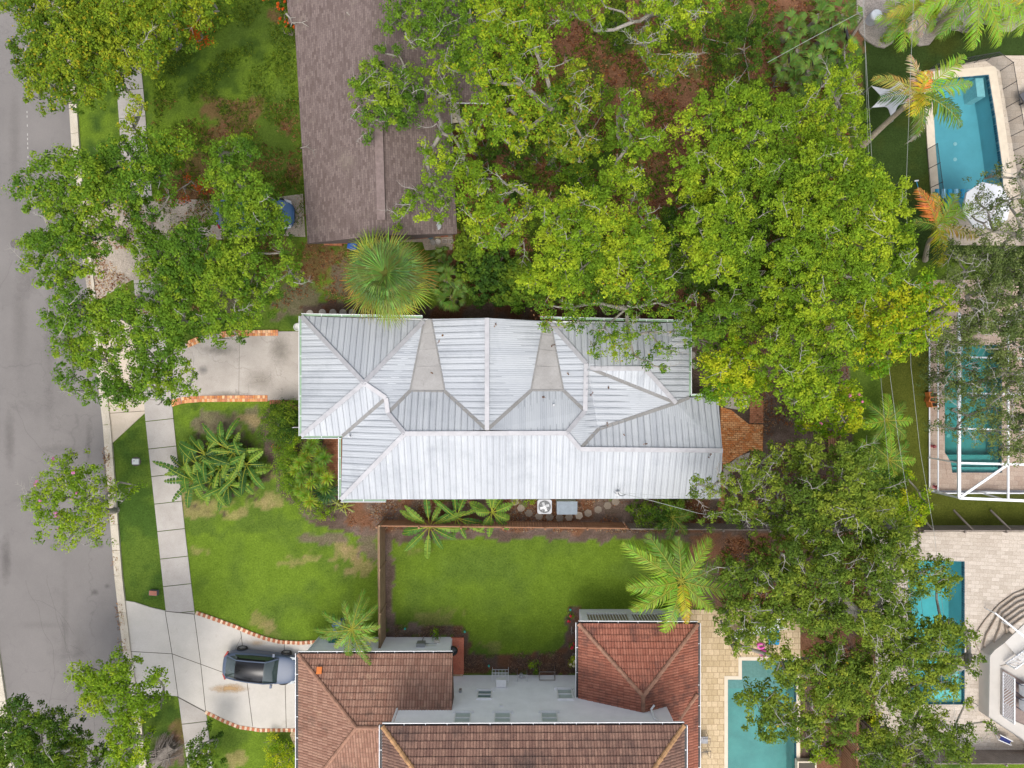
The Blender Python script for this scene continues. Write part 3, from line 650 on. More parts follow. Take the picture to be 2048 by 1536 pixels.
M['metal_cap'] = mat_plain('ridge_cap_metal', (0.36, 0.355, 0.37), 0.5, 0.2, var=0.12, scale=2.5)
M['valley'] = mat_ground('valley_metal', (0.24, 0.235, 0.23), (0.19, 0.185, 0.175), (0.12, 0.105, 0.09), 1.4, 10, 0.6, bmp=0, speck=0.1)
M['membrane'] = mat_ground('roof_membrane', (0.27, 0.26, 0.25), (0.34, 0.33, 0.32), (0.17, 0.16, 0.15), 0.7, 10, 0.8, bmp=0, speck=0.06)

def face_frame(pts):
    n = Vector((0, 0, 0))
    for i in range(len(pts)):
        a = pts[i]; b = pts[(i + 1) % len(pts)]
        n += Vector(((a.y - b.y) * (a.z + b.z), (a.z - b.z) * (a.x + b.x), (a.x - b.x) * (a.y + b.y)))
    n.normalize()
    if n.z < 0: n = -n
    dn = Vector((n.x, n.y, 0))
    if dn.length < 1e-3: dn = Vector((0, -1, 0))
    dn.normalize(); u = Vector((-dn.y, dn.x, 0)); v = u.cross(n); 
    if v.z > 0: v = -v
    return n, u, v.normalized()
def orient(pts):
    n = Vector((0, 0, 0))
    for i in range(len(pts)):
        a = pts[i]; b = pts[(i + 1) % len(pts)]
        n += Vector(((a.y - b.y) * (a.z + b.z), (a.z - b.z) * (a.x + b.x), (a.x - b.x) * (a.y + b.y)))
    return pts if n.z > 0 else pts[::-1]
def chords(poly2, s):
    """crossings of the line u = s with polygon [(u, v)] -> sorted v pairs"""
    r = []; n = len(poly2)
    for i in range(n):
        a = poly2[i]; b = poly2[(i + 1) % n]
        if (a[0] > s) != (b[0] > s): r.append(a[1] + (b[1] - a[1]) * (s - a[0]) / (b[0] - a[0]))
    r.sort(); return list(zip(r[::2], r[1::2]))

def ribbed(faces, mb, seam, sp, hgt, wd, udirs=None):
    for fi, pts in enumerate(faces):
        pts = orient(pts); n, u, v = face_frame(pts)
        if udirs and udirs.get(fi):
            u = Vector(udirs[fi]); u -= n * u.dot(n); u.normalize(); v = n.cross(u).normalized()
        o = Vector((0, 0, 0)); p2 = [((p - o).dot(u), (p - o).dot(v)) for p in pts]
        t = tessellate_polygon([[Vector((a, b, 0)) for a, b in p2]])
        for f in t:
            q = [pts[i] for i in f]; w_ = [p2[i] for i in f]
            if (q[1] - q[0]).cross(q[2] - q[0]).z < 0: q = q[::-1]; w_ = w_[::-1]
            mb.face(q, 0, None, w_)
        # plane point from u, v
        base = pts[0]; bu, bv = p2[0]
        k0 = math.floor(min(a for a, b in p2) / sp); k1 = math.ceil(max(a for a, b in p2) / sp)
        for k in range(k0, k1 + 1):
            s = k * sp + 0.003
            for v0, v1 in chords(p2, s):
                if v1 - v0 < 0.1: continue
                a = base + u * (s - bu) + v * (v0 - bv); b = base + u * (s - bu) + v * (v1 - bv)
                # follow the real (slightly bent) facet by ray-free projection: keep plane, lift a little
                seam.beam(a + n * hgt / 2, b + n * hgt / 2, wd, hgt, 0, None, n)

def skirt(faces_px, drop_z, mb, mi=0):
    cnt = {}
    for f in faces_px:
        for i in range(len(f)):
            a, b = f[i], f[(i + 1) % len(f)]; cnt.setdefault(frozenset((a, b)), []).append((a, b))
    for k, l in cnt.items():
        if len(l) == 1:
            a, b = P(*l[0][0]), P(*l[0][1])
            if a.z - drop_z < 0.02 and b.z - drop_z < 0.02: continue
            mb.face([a, b, Vector((b.x, b.y, drop_z)), Vector((a.x, a.y, drop_z))], mi)

def cap(mb, a, b, wd, lift=0.05, th=0.03, mi=0):
    mb.beam(P(*a) + Vector((0, 0, lift)), P(*b) + Vector((0, 0, lift)), wd, th, mi)

# --- the metal roofed house
def metal_house():
    r = empty('house', P(1024, 820), 'long house with a ribbed silver metal roof of many hips and valleys, in the middle', 'house')
    E = 2.75
    a=(603,632,E); b=(603,872,E); b2=(685,872,E); c=(682,999,E); d=(1441,997,E); e=(1445,901,3.9); f=(1436,795,2.73); g=(1378,795,E); h=(1378,645,E)
    l1=(848,642,2.8); l2=(863,638,2.82); m1=(820,782,3.25); m2=(890,783,3.25); k=(974,636,4.2); M0=(974,860,4.26)
    i1=(1088,642,2.82); i2=(1102,648,2.82); j1=(1062,781,3.25); j2=(1127,781,3.25)
    P1=(728,766,4.3); A=(772,796,3.86); B=(776,826,3.82); C=(810,867,4.3); D=(1133,866,4.3); G=(1160,898,3.92); Q=(1170,822,3.82)
    R1=(1172,727,3.8); S1=(1180,737,3.83); S2=(1290,737,3.85); T=(1352,806,2.98); U=(1197,858,3.45)
    F = [[a,b,P1],[a,P1,l1],[b,b2,A,P1],[P1,A,B,m1,l1],[c,C,B,A,b2],[C,B,m1,m2,M0],[c,d,e,G,D,C],[l2,k,M0,m2],[k,i1,j1,M0],
         [M0,j1,j2,Q,D],[i2,R1,Q,j2],[i2,h,S2,S1,R1],[h,g,T,S2],[S1,S2,T],[R1,S1,T,U,G,D,Q],[G,U,T,g,f,e]]
    mb = MB(); seam = MB()
    ud = {1:(1,0,0), 5:(1,0,0), 9:(1,0,0), 11:(1,0,0), 15:(1,0,0), 2:(1,0,0), 6:(1,0,0), 13:(1,0,0), 0:(0,1,0), 3:(0,1,0), 4:(0,1,0), 7:(0,1,0), 8:(0,1,0), 10:(0,1,0), 12:(0,1,0), 14:(0,1,0)}
    # the long south slope is split where its sheets change
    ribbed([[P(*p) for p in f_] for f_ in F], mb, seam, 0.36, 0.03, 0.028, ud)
    skirt(F + [[l1,l2,m2,m1],[i1,i2,j2,j1]], E - 0.16, mb)
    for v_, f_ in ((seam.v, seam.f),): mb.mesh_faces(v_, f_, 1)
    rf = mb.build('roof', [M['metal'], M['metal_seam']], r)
    mb = MB()
    for (p0, p1, p2, p3) in ((l1, l2, m2, m1), (i1, i2, j2, j1)):
        mb = MB(); q3 = orient([P(*p) for p in (p0, p1, p2, p3)]); mb.face(q3[:3]); mb.face([q3[0], q3[2], q3[3]])
        for t in (0.2, 0.42, 0.66):
            aa = P(*p0).lerp(P(*p3), t); bb = P(*p1).lerp(P(*p2), t); mb.beam(aa + Vector((0, 0, .01)), bb + Vector((0, 0, .01)), 0.05, 0.03)
        mb.build('flat_roof', M['membrane'], rf)
    cp = MB(); vl = MB()
    for x, y in ((a,P1),(b,P1),(P1,A),(A,B),(B,C),(c,C),(C,D),(D,G),(k,M0),(i2,R1),(R1,Q),(S1,S2),(S2,T),(P1,l1),(G,e),(D,Q)): cp = MB(); cap(cp, x, y, 0.25); cp.build('ridge_cap', M['metal_cap'], rf)
    for x, y in ((b2,A),(B,m1),(M0,m2),(M0,j1),(j2,Q),(S1,T),(T,U),(U,G),(T,g)): vl = MB(); cap(vl, x, y, 0.2, 0.035, 0.02); vl.build('valley_flashing', M['valley'], rf)
    for x, y in ((l1,m1),(l2,m2),(i1,j1),(i2,j2),(m1,m2),(j1,j2)): vl = MB(); cap(vl, x, y, 0.09, 0.03, 0.02); vl.build('valley_flashing', M['valley'], rf)
    # walls
    foot = [P(*p)[:2] for p in (a, b, b2, c, (1441,997,E), (1436,797,E), g, h)]
    mb = MB(); mb.slab([inset(foot, 0.42)], -0.05, E - 0.12); mb.build('wall', M['cream_wall'], r)
    mb = MB(); mb.slab([inset(foot, 0.03)], E - 0.16, E - 0.1, bottom=True)
    # gable end at the east of the main ridge
    mb.build('soffit', M['white_trim'], r)
    # gutters: outer lip white, green inside
    def gut(p, q, side):
        gt = MB(); gi = MB(); br = MB()
        A_, B_ = P(*p), P(*q); dd = (B_ - A_).normalized(); n = Vector((-dd.y, dd.x, 0)) * side
        gt.beam(A_ + n * 0.135, B_ + n * 0.135, 0.03, 0.1); gi.beam(A_ + n * 0.07 - Vector((0, 0, .04)), B_ + n * 0.07 - Vector((0, 0, .04)), 0.12, 0.03)
        L = (B_ - A_).length; m = max(1, int(L / 1.1))
        for i_ in range(1, m):
            q_ = A_ + (B_ - A_) * i_ / m; br.beam(q_, q_ + n * 0.14, 0.03, 0.02)
        g_ = gt.build('gutter', M['white_metal'], r); gi.build('gutter_trough', M['green_trim'], g_); br.build('gutter_brackets', M['white_metal'], g_)
    gut((603,632,E-.03),(603,872,E-.03),-1); gut((603,872,E-.03),(683,872,E-.03),-1); gut((682,874,E-.03),(682,999,E-.03),-1); gut((682,999,E-.03),(772,999,E-.03),-1)
    gut((603,632,E-.03),(845,636,E-.03),1); gut((1080,638,E-.03),(1378,645,E-.03),1); gut((1378,645,E-.03),(1378,792,E-.03),1); gut((1380,793,E-.03),(1425,793,E-.03),1)
    # service mast and vent stacks
    mb = MB(); p = P(1236, 987, 3.1); mb.tube([p, p + Vector((0, 0, .7)), p + Vector((.12, 0, .85)), p + Vector((.3, .08, .8))], 0.035, 8); mb.box(p + Vector((0, 0, .02)), (.25, .25, .08))
    mb.tube([p + Vector((-.25, .12, 0)), p + Vector((-.1, 0, .3))], 0.02, 6); mb.build('service_mast', M['steel'], r)
    for x, y, z in ((700,872,2.95),(1107,810,3.6)):
        mb = MB(); p = P(x, y, z); mb.tube([p, p + Vector((0, 0, .3))], 0.06, 8); mb.build('vent_pipe', M['steel'], r)
    # doors and windows on the walls (seen only from the side)
    def opening(nm, px, py, wd, hh, z, along, mat):
        p = P(px, py, E); p.z = z; mb = MB(); mb.box(p, (wd, .06, hh) if along == 'x' else (.06, wd, hh)); return mb.build(nm, mat, r)
    opening('garage_door', 603+14.5, 750, 4.6, 2.2, 1.1, 'y', M['white_trim']); opening('door', 683+14, 915, 0.95, 2.1, 1.05, 'y', M['green_trim'])
    for x in (760, 860, 960, 1180, 1290, 1390): opening('window', x, 997-15.5, 1.2, 1.1, 1.5, 'x', M['glass'])
    for x in (700, 960, 1180, 1300): opening('window', x, 640+15, 1.1, 1.0, 1.5, 'x', M['glass'])
metal_house()

# --- shingled house
def shingle_house():
    m = mat_brick('asphalt_shingles', (0.115, 0.084, 0.076), (0.185, 0.142, 0.13), (0.1, 0.075, 0.07), 0.3, 0.13, 0.0, 0.008, uv=True, weather=((0.21, 0.175, 0.14), 0.35, 0.55, 0.8), bmp=0.6)
    r = empty('house', P(760, 250), 'house with a weathered brown shingle gable roof, partly under the oak crowns', 'house')
    E = 2.8; ev = E
    a=(577,46,E); a0=(589,47,E); b=(615,487,E); pk=(757,471,4.55); c=(914,467,E); c1=(905,205,E); dstep=(977,206,2.9); dn=(968,-260,2.9); a2=(556,-260,E); pk0=(735,-260,4.55); pkm=(748,205,4.55); c1u=(905,203,3.25)
    F = [[a0,b,pk,pkm,pk0,a2,a],[pkm,pk,c,(903,207,E)],[pk0,pkm,(903,207,2.99),dstep,dn]]
    F = [[a0,b,pk,pkm,pk0,a2,a],[pkm,pk,c,(900,207,E)],[pk0,pkm,(900,204,E+.16),dstep,dn]]
    mb = MB()
    for f_ in F:
        pts = orient([P(*p) for p in f_]); n, u, v = face_frame(pts); p2 = [(p.dot(u), p.dot(v)) for p in pts]
        for t in tessellate_polygon([[Vector((x, y, 0)) for x, y in p2]]):
            q = [pts[i] for i in t]; w_ = [p2[i] for i in t]
            if (q[1] - q[0]).cross(q[2] - q[0]).z < 0: q = q[::-1]; w_ = w_[::-1]
            mb.face(q, 0, None, w_)
    skirt(F, E - 0.15, mb)
    rf = mb.build('roof', m, r)
    mb = MB(); x0 = P(749, 236, 4.6); x1 = P(764, 440, 4.6)
    mb.beam(P(757,236,4.5), P(763,440,4.5), 0.46, 0.12); 
    mb.build('ridge_vent', mat_plain('ridge_vent_shingle', (0.18, 0.135, 0.125), 0.9, var=0.2, scale=5), rf)
    foot = [P(*p)[:2] for p in (a2, a0, b, c, (903,206,E), dstep, dn)]
    mb = MB(); mb.slab([inset(foot, 0.45)], -0.05, E - 0.1); mb.build('wall', mat_brick('house_brick', (0.36, 0.12, 0.07), (0.45, 0.18, 0.1), (0.3, 0.25, 0.2), 0.24, 0.08, 0, 0.01), r)
    mb = MB(); mb.slab([inset(foot, 0.04)], E - 0.15, E - 0.1, bottom=True); mb.build('soffit', M['white_trim'], r)
    gt = MB()
    for p, q in (((832,204,E+.05),(977,207,E+.05)),):
        gt.beam(P(*p), P(*q), 0.05, 0.1)
    gt.build('gutter', M['white_metal'], r)
    mb = MB(); mb.tube([P(836,452,3.2), P(836,452,3.6)], 0.05, 8); mb.build('vent_pipe', M['white_metal'], r)
    mb = MB(); p = P(874,451,3.2); mb.lathe(p, [(0.26, 0), (0.27, 0.02), (0.24, 0.04)], 20)
    for k in range(5): t = k * 1.26; mb.beam(p + Vector((0, 0, .06)), p + Vector((.25 * math.cos(t), .25 * math.sin(t), .06)), .03, .02)
    mb.build('roof_antenna', M['steel'], r)
    for y in (120, 260, 400):
        p = P(605, y, E); mb = MB(); mb.box((p.x + 0.42, p.y, 1.5), (.06, 1.4, 1.1)); mb.build('window', M['glass'], r)
    return r
shingle_house()

# --- white tiled house
def tile_mat(name, c1, c2, weather):
    m = bpy.data.materials.new(name); m.use_nodes = True; nt = m.node_tree; nt.nodes.clear()
    o = nt.nodes.new('ShaderNodeOutputMaterial'); b = nt.nodes.new('ShaderNodeBsdfPrincipled'); nt.links.new(b.outputs[0], o.inputs[0])
    uv = N(nt, 'ShaderNodeUVMap').outputs[0]
    t = N(nt, 'ShaderNodeTexBrick'); nt.links.new(uv, t.inputs['Vector']); t.offset = 0.0
    t.inputs['Scale'].default_value = 1; t.inputs['Brick Width'].default_value = 0.16; t.inputs['Row Height'].default_value = 0.36
    t.inputs['Mortar Size'].default_value = 0.012; t.inputs['Color1'].default_value = (*c1, 1); t.inputs['Color2'].default_value = (*c2, 1)
    t.inputs['Mortar'].default_value = (*[x * 0.5 for x in c1], 1); t.inputs['Mortar Smooth'].default_value = 0.3
    col = t.outputs[0]
    for (wc, sc, lo, hi) in weather: col = mixc(nt, ramp(nt, noi(nt, sc, 8, 0.72), lo, hi), col, wc)
    g = ramp(nt, noi(nt, 14, 4, 0.7), 0.3, 0.7, (0.78,) * 3, (1.22,) * 3); col = mixc(nt, 1.0, col, g, 'MULTIPLY')
    nt.links.new(col, b.inputs['Base Color']); b.inputs['Roughness'].default_value = 0.75; b.inputs['Specular IOR Level'].default_value = 0.3
    return m
def tiled_roof(name, faces, mat, r, caps=(), capmat=None, drop=None):
    """real barrel tiles: a corrugated, course by course stepped surface clipped to each roof plane"""
    mb = MB(); CO = 0.36; TW = 0.16
    for f_ in faces:
        pts = orient([P(*p) for p in f_]); n, u, v = face_frame(pts); p2 = [(p.dot(u), p.dot(v)) for p in pts]
        base = pts[0]; bu, bv = p2[0]
        at = lambda U, V, h_: base + u * (U - bu) + v * (V - bv) + n * h_
        # under-plane
        for t in tessellate_polygon([[Vector((x, y, 0)) for x, y in p2]]):
            q = [pts[i] for i in t]; w_ = [p2[i] for i in t]
            if (q[1] - q[0]).cross(q[2] - q[0]).z < 0: q = q[::-1]; w_ = w_[::-1]
            mb.face(q, 0, None, w_)
        umin = min(x for x, y in p2); umax = max(x for x, y in p2)
        k = math.floor(umin / TW)
        prof = [(0.0, 0.004), (0.22, 0.03), (0.5, 0.045), (0.78, 0.03), (1.0, 0.004)]
        while k * TW < umax:
            for j in range(4):
                ua = (k + prof[j][0]) * TW; ub = (k + prof[j + 1][0]) * TW; um = (ua + ub) / 2
                for v0, v1 in chords(p2, um):
                    ca = chords(p2, ua) ; cb = chords(p2, ub)
                    s0 = v0; 
                    kk = math.floor(v0 / CO)
                    while kk * CO < v1:
                        lo = max(v0, kk * CO); hi = min(v1, (kk + 1) * CO)
                        if hi - lo > 0.02:
                            t0 = (lo - kk * CO) / CO; t1 = (hi - kk * CO) / CO
                            ha, hb = prof[j][1], prof[j + 1][1]
                            e0 = 0.035 * t0; e1 = 0.035 * t1
                            q = [at(ua, lo, ha + e0), at(ua, hi, ha + e1), at(ub, hi, hb + e1), at(ub, lo, hb + e0)]
                            w_ = [(ua, lo), (ua, hi), (ub, hi), (ub, lo)]
                            nn = (q[1] - q[0]).cross(q[2] - q[0])
                            if nn.dot(n) < 0: q = q[::-1]; w_ = w_[::-1]
                            mb.face(q, 0, None, w_)
                            if t1 > 0.99: mb.face([at(ua, hi, ha + e1), at(ub, hi, hb + e1), at(ub, hi, 0.002), at(ua, hi, 0.002)], 0, None, [(ua, hi - .01)] * 4)
                        kk += 1
            k += 1
    if drop is not None: skirt(faces, drop, mb)
    rf = mb.build(name, mat, r)
    for a_, b_ in caps:
        cm = MB(); A_, B_ = P(*a_), P(*b_); L = (B_ - A_).length; m = max(1, int(L / 0.38))
        for i in range(m):
            p = A_ + (B_ - A_) * i / m; q = A_ + (B_ - A_) * (i + 1.12) / m
            cm.tube([p + Vector((0, 0, .05)), q + Vector((0, 0, .035))], [0.13, 0.105], 8)
        cm.build('ridge_tiles', capmat, rf)
    return rf
def white_house():
    t1 = tile_mat('terracotta_tiles_brown', (0.235, 0.12, 0.082), (0.33, 0.19, 0.135), [((0.12, 0.075, 0.055), 0.8, 0.55, 0.75), ((0.42, 0.28, 0.18), 1.7, 0.58, 0.8)])
    t2 = tile_mat('terracotta_tiles_dark', (0.15, 0.08, 0.06), (0.25, 0.145, 0.105), [((0.06, 0.04, 0.035), 0.6, 0.48, 0.72), ((0.32, 0.2, 0.12), 1.5, 0.62, 0.85)])
    t3 = tile_mat('terracotta_tiles_red', (0.27, 0.095, 0.06), (0.36, 0.145, 0.095), [((0.07, 0.04, 0.035), 0.7, 0.5, 0.7)])
    capm = mat_plain('ridge_tile', (0.27, 0.14, 0.09), 0.75, var=0.35, scale=3)
    capo = mat_plain('lichened_ridge_tile', (0.36, 0.2, 0.09), 0.8, var=0.4, scale=3)
    r = empty('house', P(1080, 1480), 'white stucco two storey house with terracotta tile roofs at the bottom', 'house')
    E = 3.1
    # storey box behind / walls
    WY = -18.2
    a=(597,1308,E); b=(905,1307,E); p=(713,1455,4.95); q=(903,1456,4.95); sw=(597,1603,E); se=(903,1603,E)
    Fw = [[a,b,q,p],[a,p,sw],[p,q,se,sw]]
    tiled_roof('roof', Fw, t1, r, [(a,p),(p,q),(sw,p)], capm, E - 0.12)
    ne0=(1157,1247,E); ne1=(1395,1248,E); pk=(1286,1392,4.82); rs=(1286,1700,4.82); se1=(1395,1700,E); sw1=(1157,1700,E)
    jy = 1414
    vl0 = (1394,1387,E+.02)
    Fe = [[ne0,ne1,pk],[ne0,pk,rs,sw1]]
    tiled_roof('roof', Fe + [[ne1,pk,rs,se1]], t3, r, [(ne0,pk),(ne1,pk),(pk,(1286,1420,4.82)),((1394,1388,3.2),(1352,1446,3.7))], capm, E - 0.12)
    U = 7.0; uw=(765,1452,U); ue=(1368,1450,U)
    A_=P(*uw); B_=P(*ue); hf = 4.0
    def back(pt):  # world point -> px triple
        k = (H - pt.z) / H / 32.0; return (pt.x / k + 1024, 768 - pt.y / k, pt.z)
    rw = back(Vector((A_.x + hf, A_.y - hf, U + hf * .5))); re_ = back(Vector((B_.x - hf, B_.y - hf, U + hf * .5)))
    sw2 = back(Vector((A_.x, A_.y - 2 * hf, U))); se2 = back(Vector((B_.x, B_.y - 2 * hf, U)))
    tiled_roof('roof', [[uw,ue,re_,rw],[uw,rw,sw2],[ue,se2,re_],[sw2,rw,re_,se2]], t2, r, [(uw,rw),(ue,re_),(rw,re_),(sw2,rw),(se2,re_)], capo, U - 0.12)
    # walls
    mb = MB()
    mb.slab([[(-12.1, -26), (-3.72, -26), (-3.72, -15.82), (-12.1, -15.82)]], -0.05, E - 0.1)
    mb.slab([[(-6.35, -25.5), (8.72, -25.5), (8.72, WY), (-6.35, WY)]], -0.05, U - 0.1)
    mb.slab([[(4.2, -26), (10.5, -26), (10.5, -14.08), (4.2, -14.08)]], -0.05, E - 0.1)
    mb.build('wall', M['white_wall'], r)
    # west wing gable side wall above the eave (east side), parapet strip
    mb = MB()
    for (x0, y0, x1, y1, z) in ((-6.9, -25.9, 9.1, -17.9, U),):
        mb.slab([[(x0 + .1, y0), (x1 - .1, y0), (x1 - .1, y1), (x0 + .1, y1)]], z - 0.12, z - 0.07, bottom=True)
    mb.slab([[(-12.35, -26.3), (-3.5, -26.3), (-3.5, -15.7), (-12.35, -15.7)]], E - 0.12, E - 0.07, bottom=True)
    mb.slab([[(3.9, -26.3), (10.7, -26.3), (10.7, -13.95), (3.9, -13.95)]], E - 0.12, E - 0.07, bottom=True)
    mb.build('soffit', M['white_trim'], r)
    # gutters
    def gut(a_, b_, side):
        gt = MB(); gd = MB(); gb = MB()
        A, B = P(*a_), P(*b_); dd = (B - A).normalized(); n = Vector((-dd.y, dd.x, 0)) * side
        gt.beam(A + n * .16, B + n * .16, .03, .12); gd.beam(A + n * .08 - Vector((0, 0, .05)), B + n * .08 - Vector((0, 0, .05)), .14, .02)
        m = max(2, int((B - A).length / 1.1))
        for i in range(1, m): c_ = A + (B - A) * i / m; gb.beam(c_, c_ + n * .17, .03, .02)
        g_ = gt.build('gutter', M['white_metal'], r); gd.build('gutter_trough', M['dark'], g_); gb.build('gutter_brackets', M['white_metal'], g_)
    z = -.04
    gut((597,1308,E+z),(905,1307,E+z),1); gut((597,1306,E+z),(597,1603,E+z),-1); gut((1157,1247,E+z),(1395,1248,E+z),1); gut((1157,1245,E+z),(1157,1395,E+z),-1); gut((1395,1246,E+z),(1395,1700,E+z),1)
    gut((765,1452,U+z),(1368,1450,U+z),1); gut((765,1450,U+z),(765,1700,U+z),-1); gut((1368,1450,U+z),(1368,1700,U+z),1)
    # north wall windows of the tall part: (px, centre z, width, height)
    def window(px, z, wd, hh, y=WY, slats=True):
        k = (H - z) / H / 32; x = (px - 1024) * k
        mb = MB(); fw = .06
        for dx, dz, sx, sz in ((0, hh / 2, wd + 2 * fw, fw), (0, -hh / 2, wd + 2 * fw, fw), (-wd / 2, 0, fw, hh), (wd / 2, 0, fw, hh), (0, 0, wd, .03)):
            mb.box((x + dx, y + .04, z + dz), (sx, .1, sz))
        w_ = mb.build('window', M['white_trim'], r)
        mb = MB(); mb.box((x, y + .02, z), (wd, .03, hh)); mb.build('pane', M['blind'] if slats else M['glass'], w_)
        mb = MB(); mb.box((x, y + .07, z - hh / 2 - .06), (wd + .3, .16, .07)); mb.build('sill', M['white_trim'], w_)
    window(969, 2.75, .8, 1.0, slats=False); window(1130, 2.7, .85, 1.25)
    for x in (925, 1005, 1099): window(x, 5.55, .85, 1.2)
    # louvred shutters low on the east wing wall
    for x0, x1 in ((1174, 1256), (1264, 1330)):
        k = (H - 1.6) / H / 32; X0 = (x0 - 1024) * k; X1 = (x1 - 1024) * k; mb = MB()
        mb.box(((X0 + X1) / 2, -14.02, 2.35), (X1 - X0, .12, .06)); mb.box(((X0 + X1) / 2, -14.02, 1.0), (X1 - X0, .12, .06)); mb.box((X0, -14.02, 1.68), (.06, .12, 1.3)); mb.box((X1, -14.02, 1.68), (.06, .12, 1.3))
        n = int((X1 - X0) / .17)
        for i in range(1, n): mb.box((X0 + (X1 - X0) * i / n, -14.03, 1.68), (.05, .1, 1.28), 0.4)
        s_ = mb.build('shutter', M['white_trim'], r); mb = MB(); mb.box(((X0 + X1) / 2, -14.07, 1.68), (X1 - X0, .01, 1.3)); mb.build('backing', mat_plain('shutter_backing', (0.3, .25, .17), .8), s_)
    # downpipes, meter boxes and fittings
    mb = MB(); c = Vector((8.75, WY + .12, 0))
    mb.tube([Vector((7.9, WY + .35, 4.75)), Vector((7.7, WY + .2, 4.9)), Vector((7.75, WY + .08, 5.6)), Vector((8.1, WY + .1, 6.85))], .06, 8); mb.tube([Vector((-6.42, WY + .05, 4.5)), Vector((-6.42, WY + .05, 6.85))], .06, 8)
    mb.tube([Vector((-11.95, -15.72, .1)), Vector((-12.0, -15.7, 2.9))], .06, 8); mb.build('downpipe', M['white_metal'], r)
    mb = MB(); p_ = Vector((-5.5, -15.74, 1.35)); mb.box(p_, (.5, .22, .55)); mb.box(p_ + Vector((0, .02, .3)), (.52, .26, .04)); mb.tube([p_ + Vector((.2, 0, -.1)), p_ + Vector((.5, .1, .2)), p_ + Vector((.95, .02, 0))], .03, 6); mb.tube([p_ + Vector((0, 0, -.2)), p_ + Vector((.02, .05, -1.1))], .03, 6); mb.build('meter_box', M['steel'], r)
    mb = MB(); mb.box((-4.6, -15.75, .9), (.3, .16, .22)); mb.build('hose_box', M['cream_wall'], r)
    mb = MB(); mb.box((-.65, WY + .25, 1.55), (.55, .4, .35)); mb.box((-.65, WY + .25, 1.75), (.6, .45, .05)); mb.build('window_unit', M['white_trim'], r)
    mb = MB(); mb.box((-3.05, WY + .08, 2.3), (.14, .14, .3)); mb.build('wall_lamp', M['steel'], r)
    mb = MB(); mb.box((-.62, WY + .06, 4.1), (.16, .08, .12)); mb.build('wall_vent', M['white_trim'], r)
    mb = MB(); pv = P(1264,1406,3.95); mb.box(pv + Vector((0, 0, .12)), (.24, .3, .26)); mb.box(pv + Vector((0, 0, .27)), (.3, .36, .05)); mb.build('roof_vent', M['steel'], r)
    # one bright replacement tile
    mb = MB(); c_ = P(639,1340,3.62); mb.beam(c_ + Vector((0, .17, -.02)), c_ + Vector((0, -.17, .15)), .3, .07); mb.build('replaced_tile', mat_plain('new_orange_tile', (.62, .17, .03), .6, var=.1), r)
    # the terrace door to the paver deck, garage door at the west
    mb = MB(); mb.box((-12.12, -19.5, 1.1), (.06, 4.6, 2.2)); mb.build('garage_door', M['white_trim'], r)
    for y in (-17, -20): mb = MB(); mb.box((10.52, y, 1.15), (.06, 1.8, 2.2)); mb.build('glass_door', M['glass'], r)
white_house()

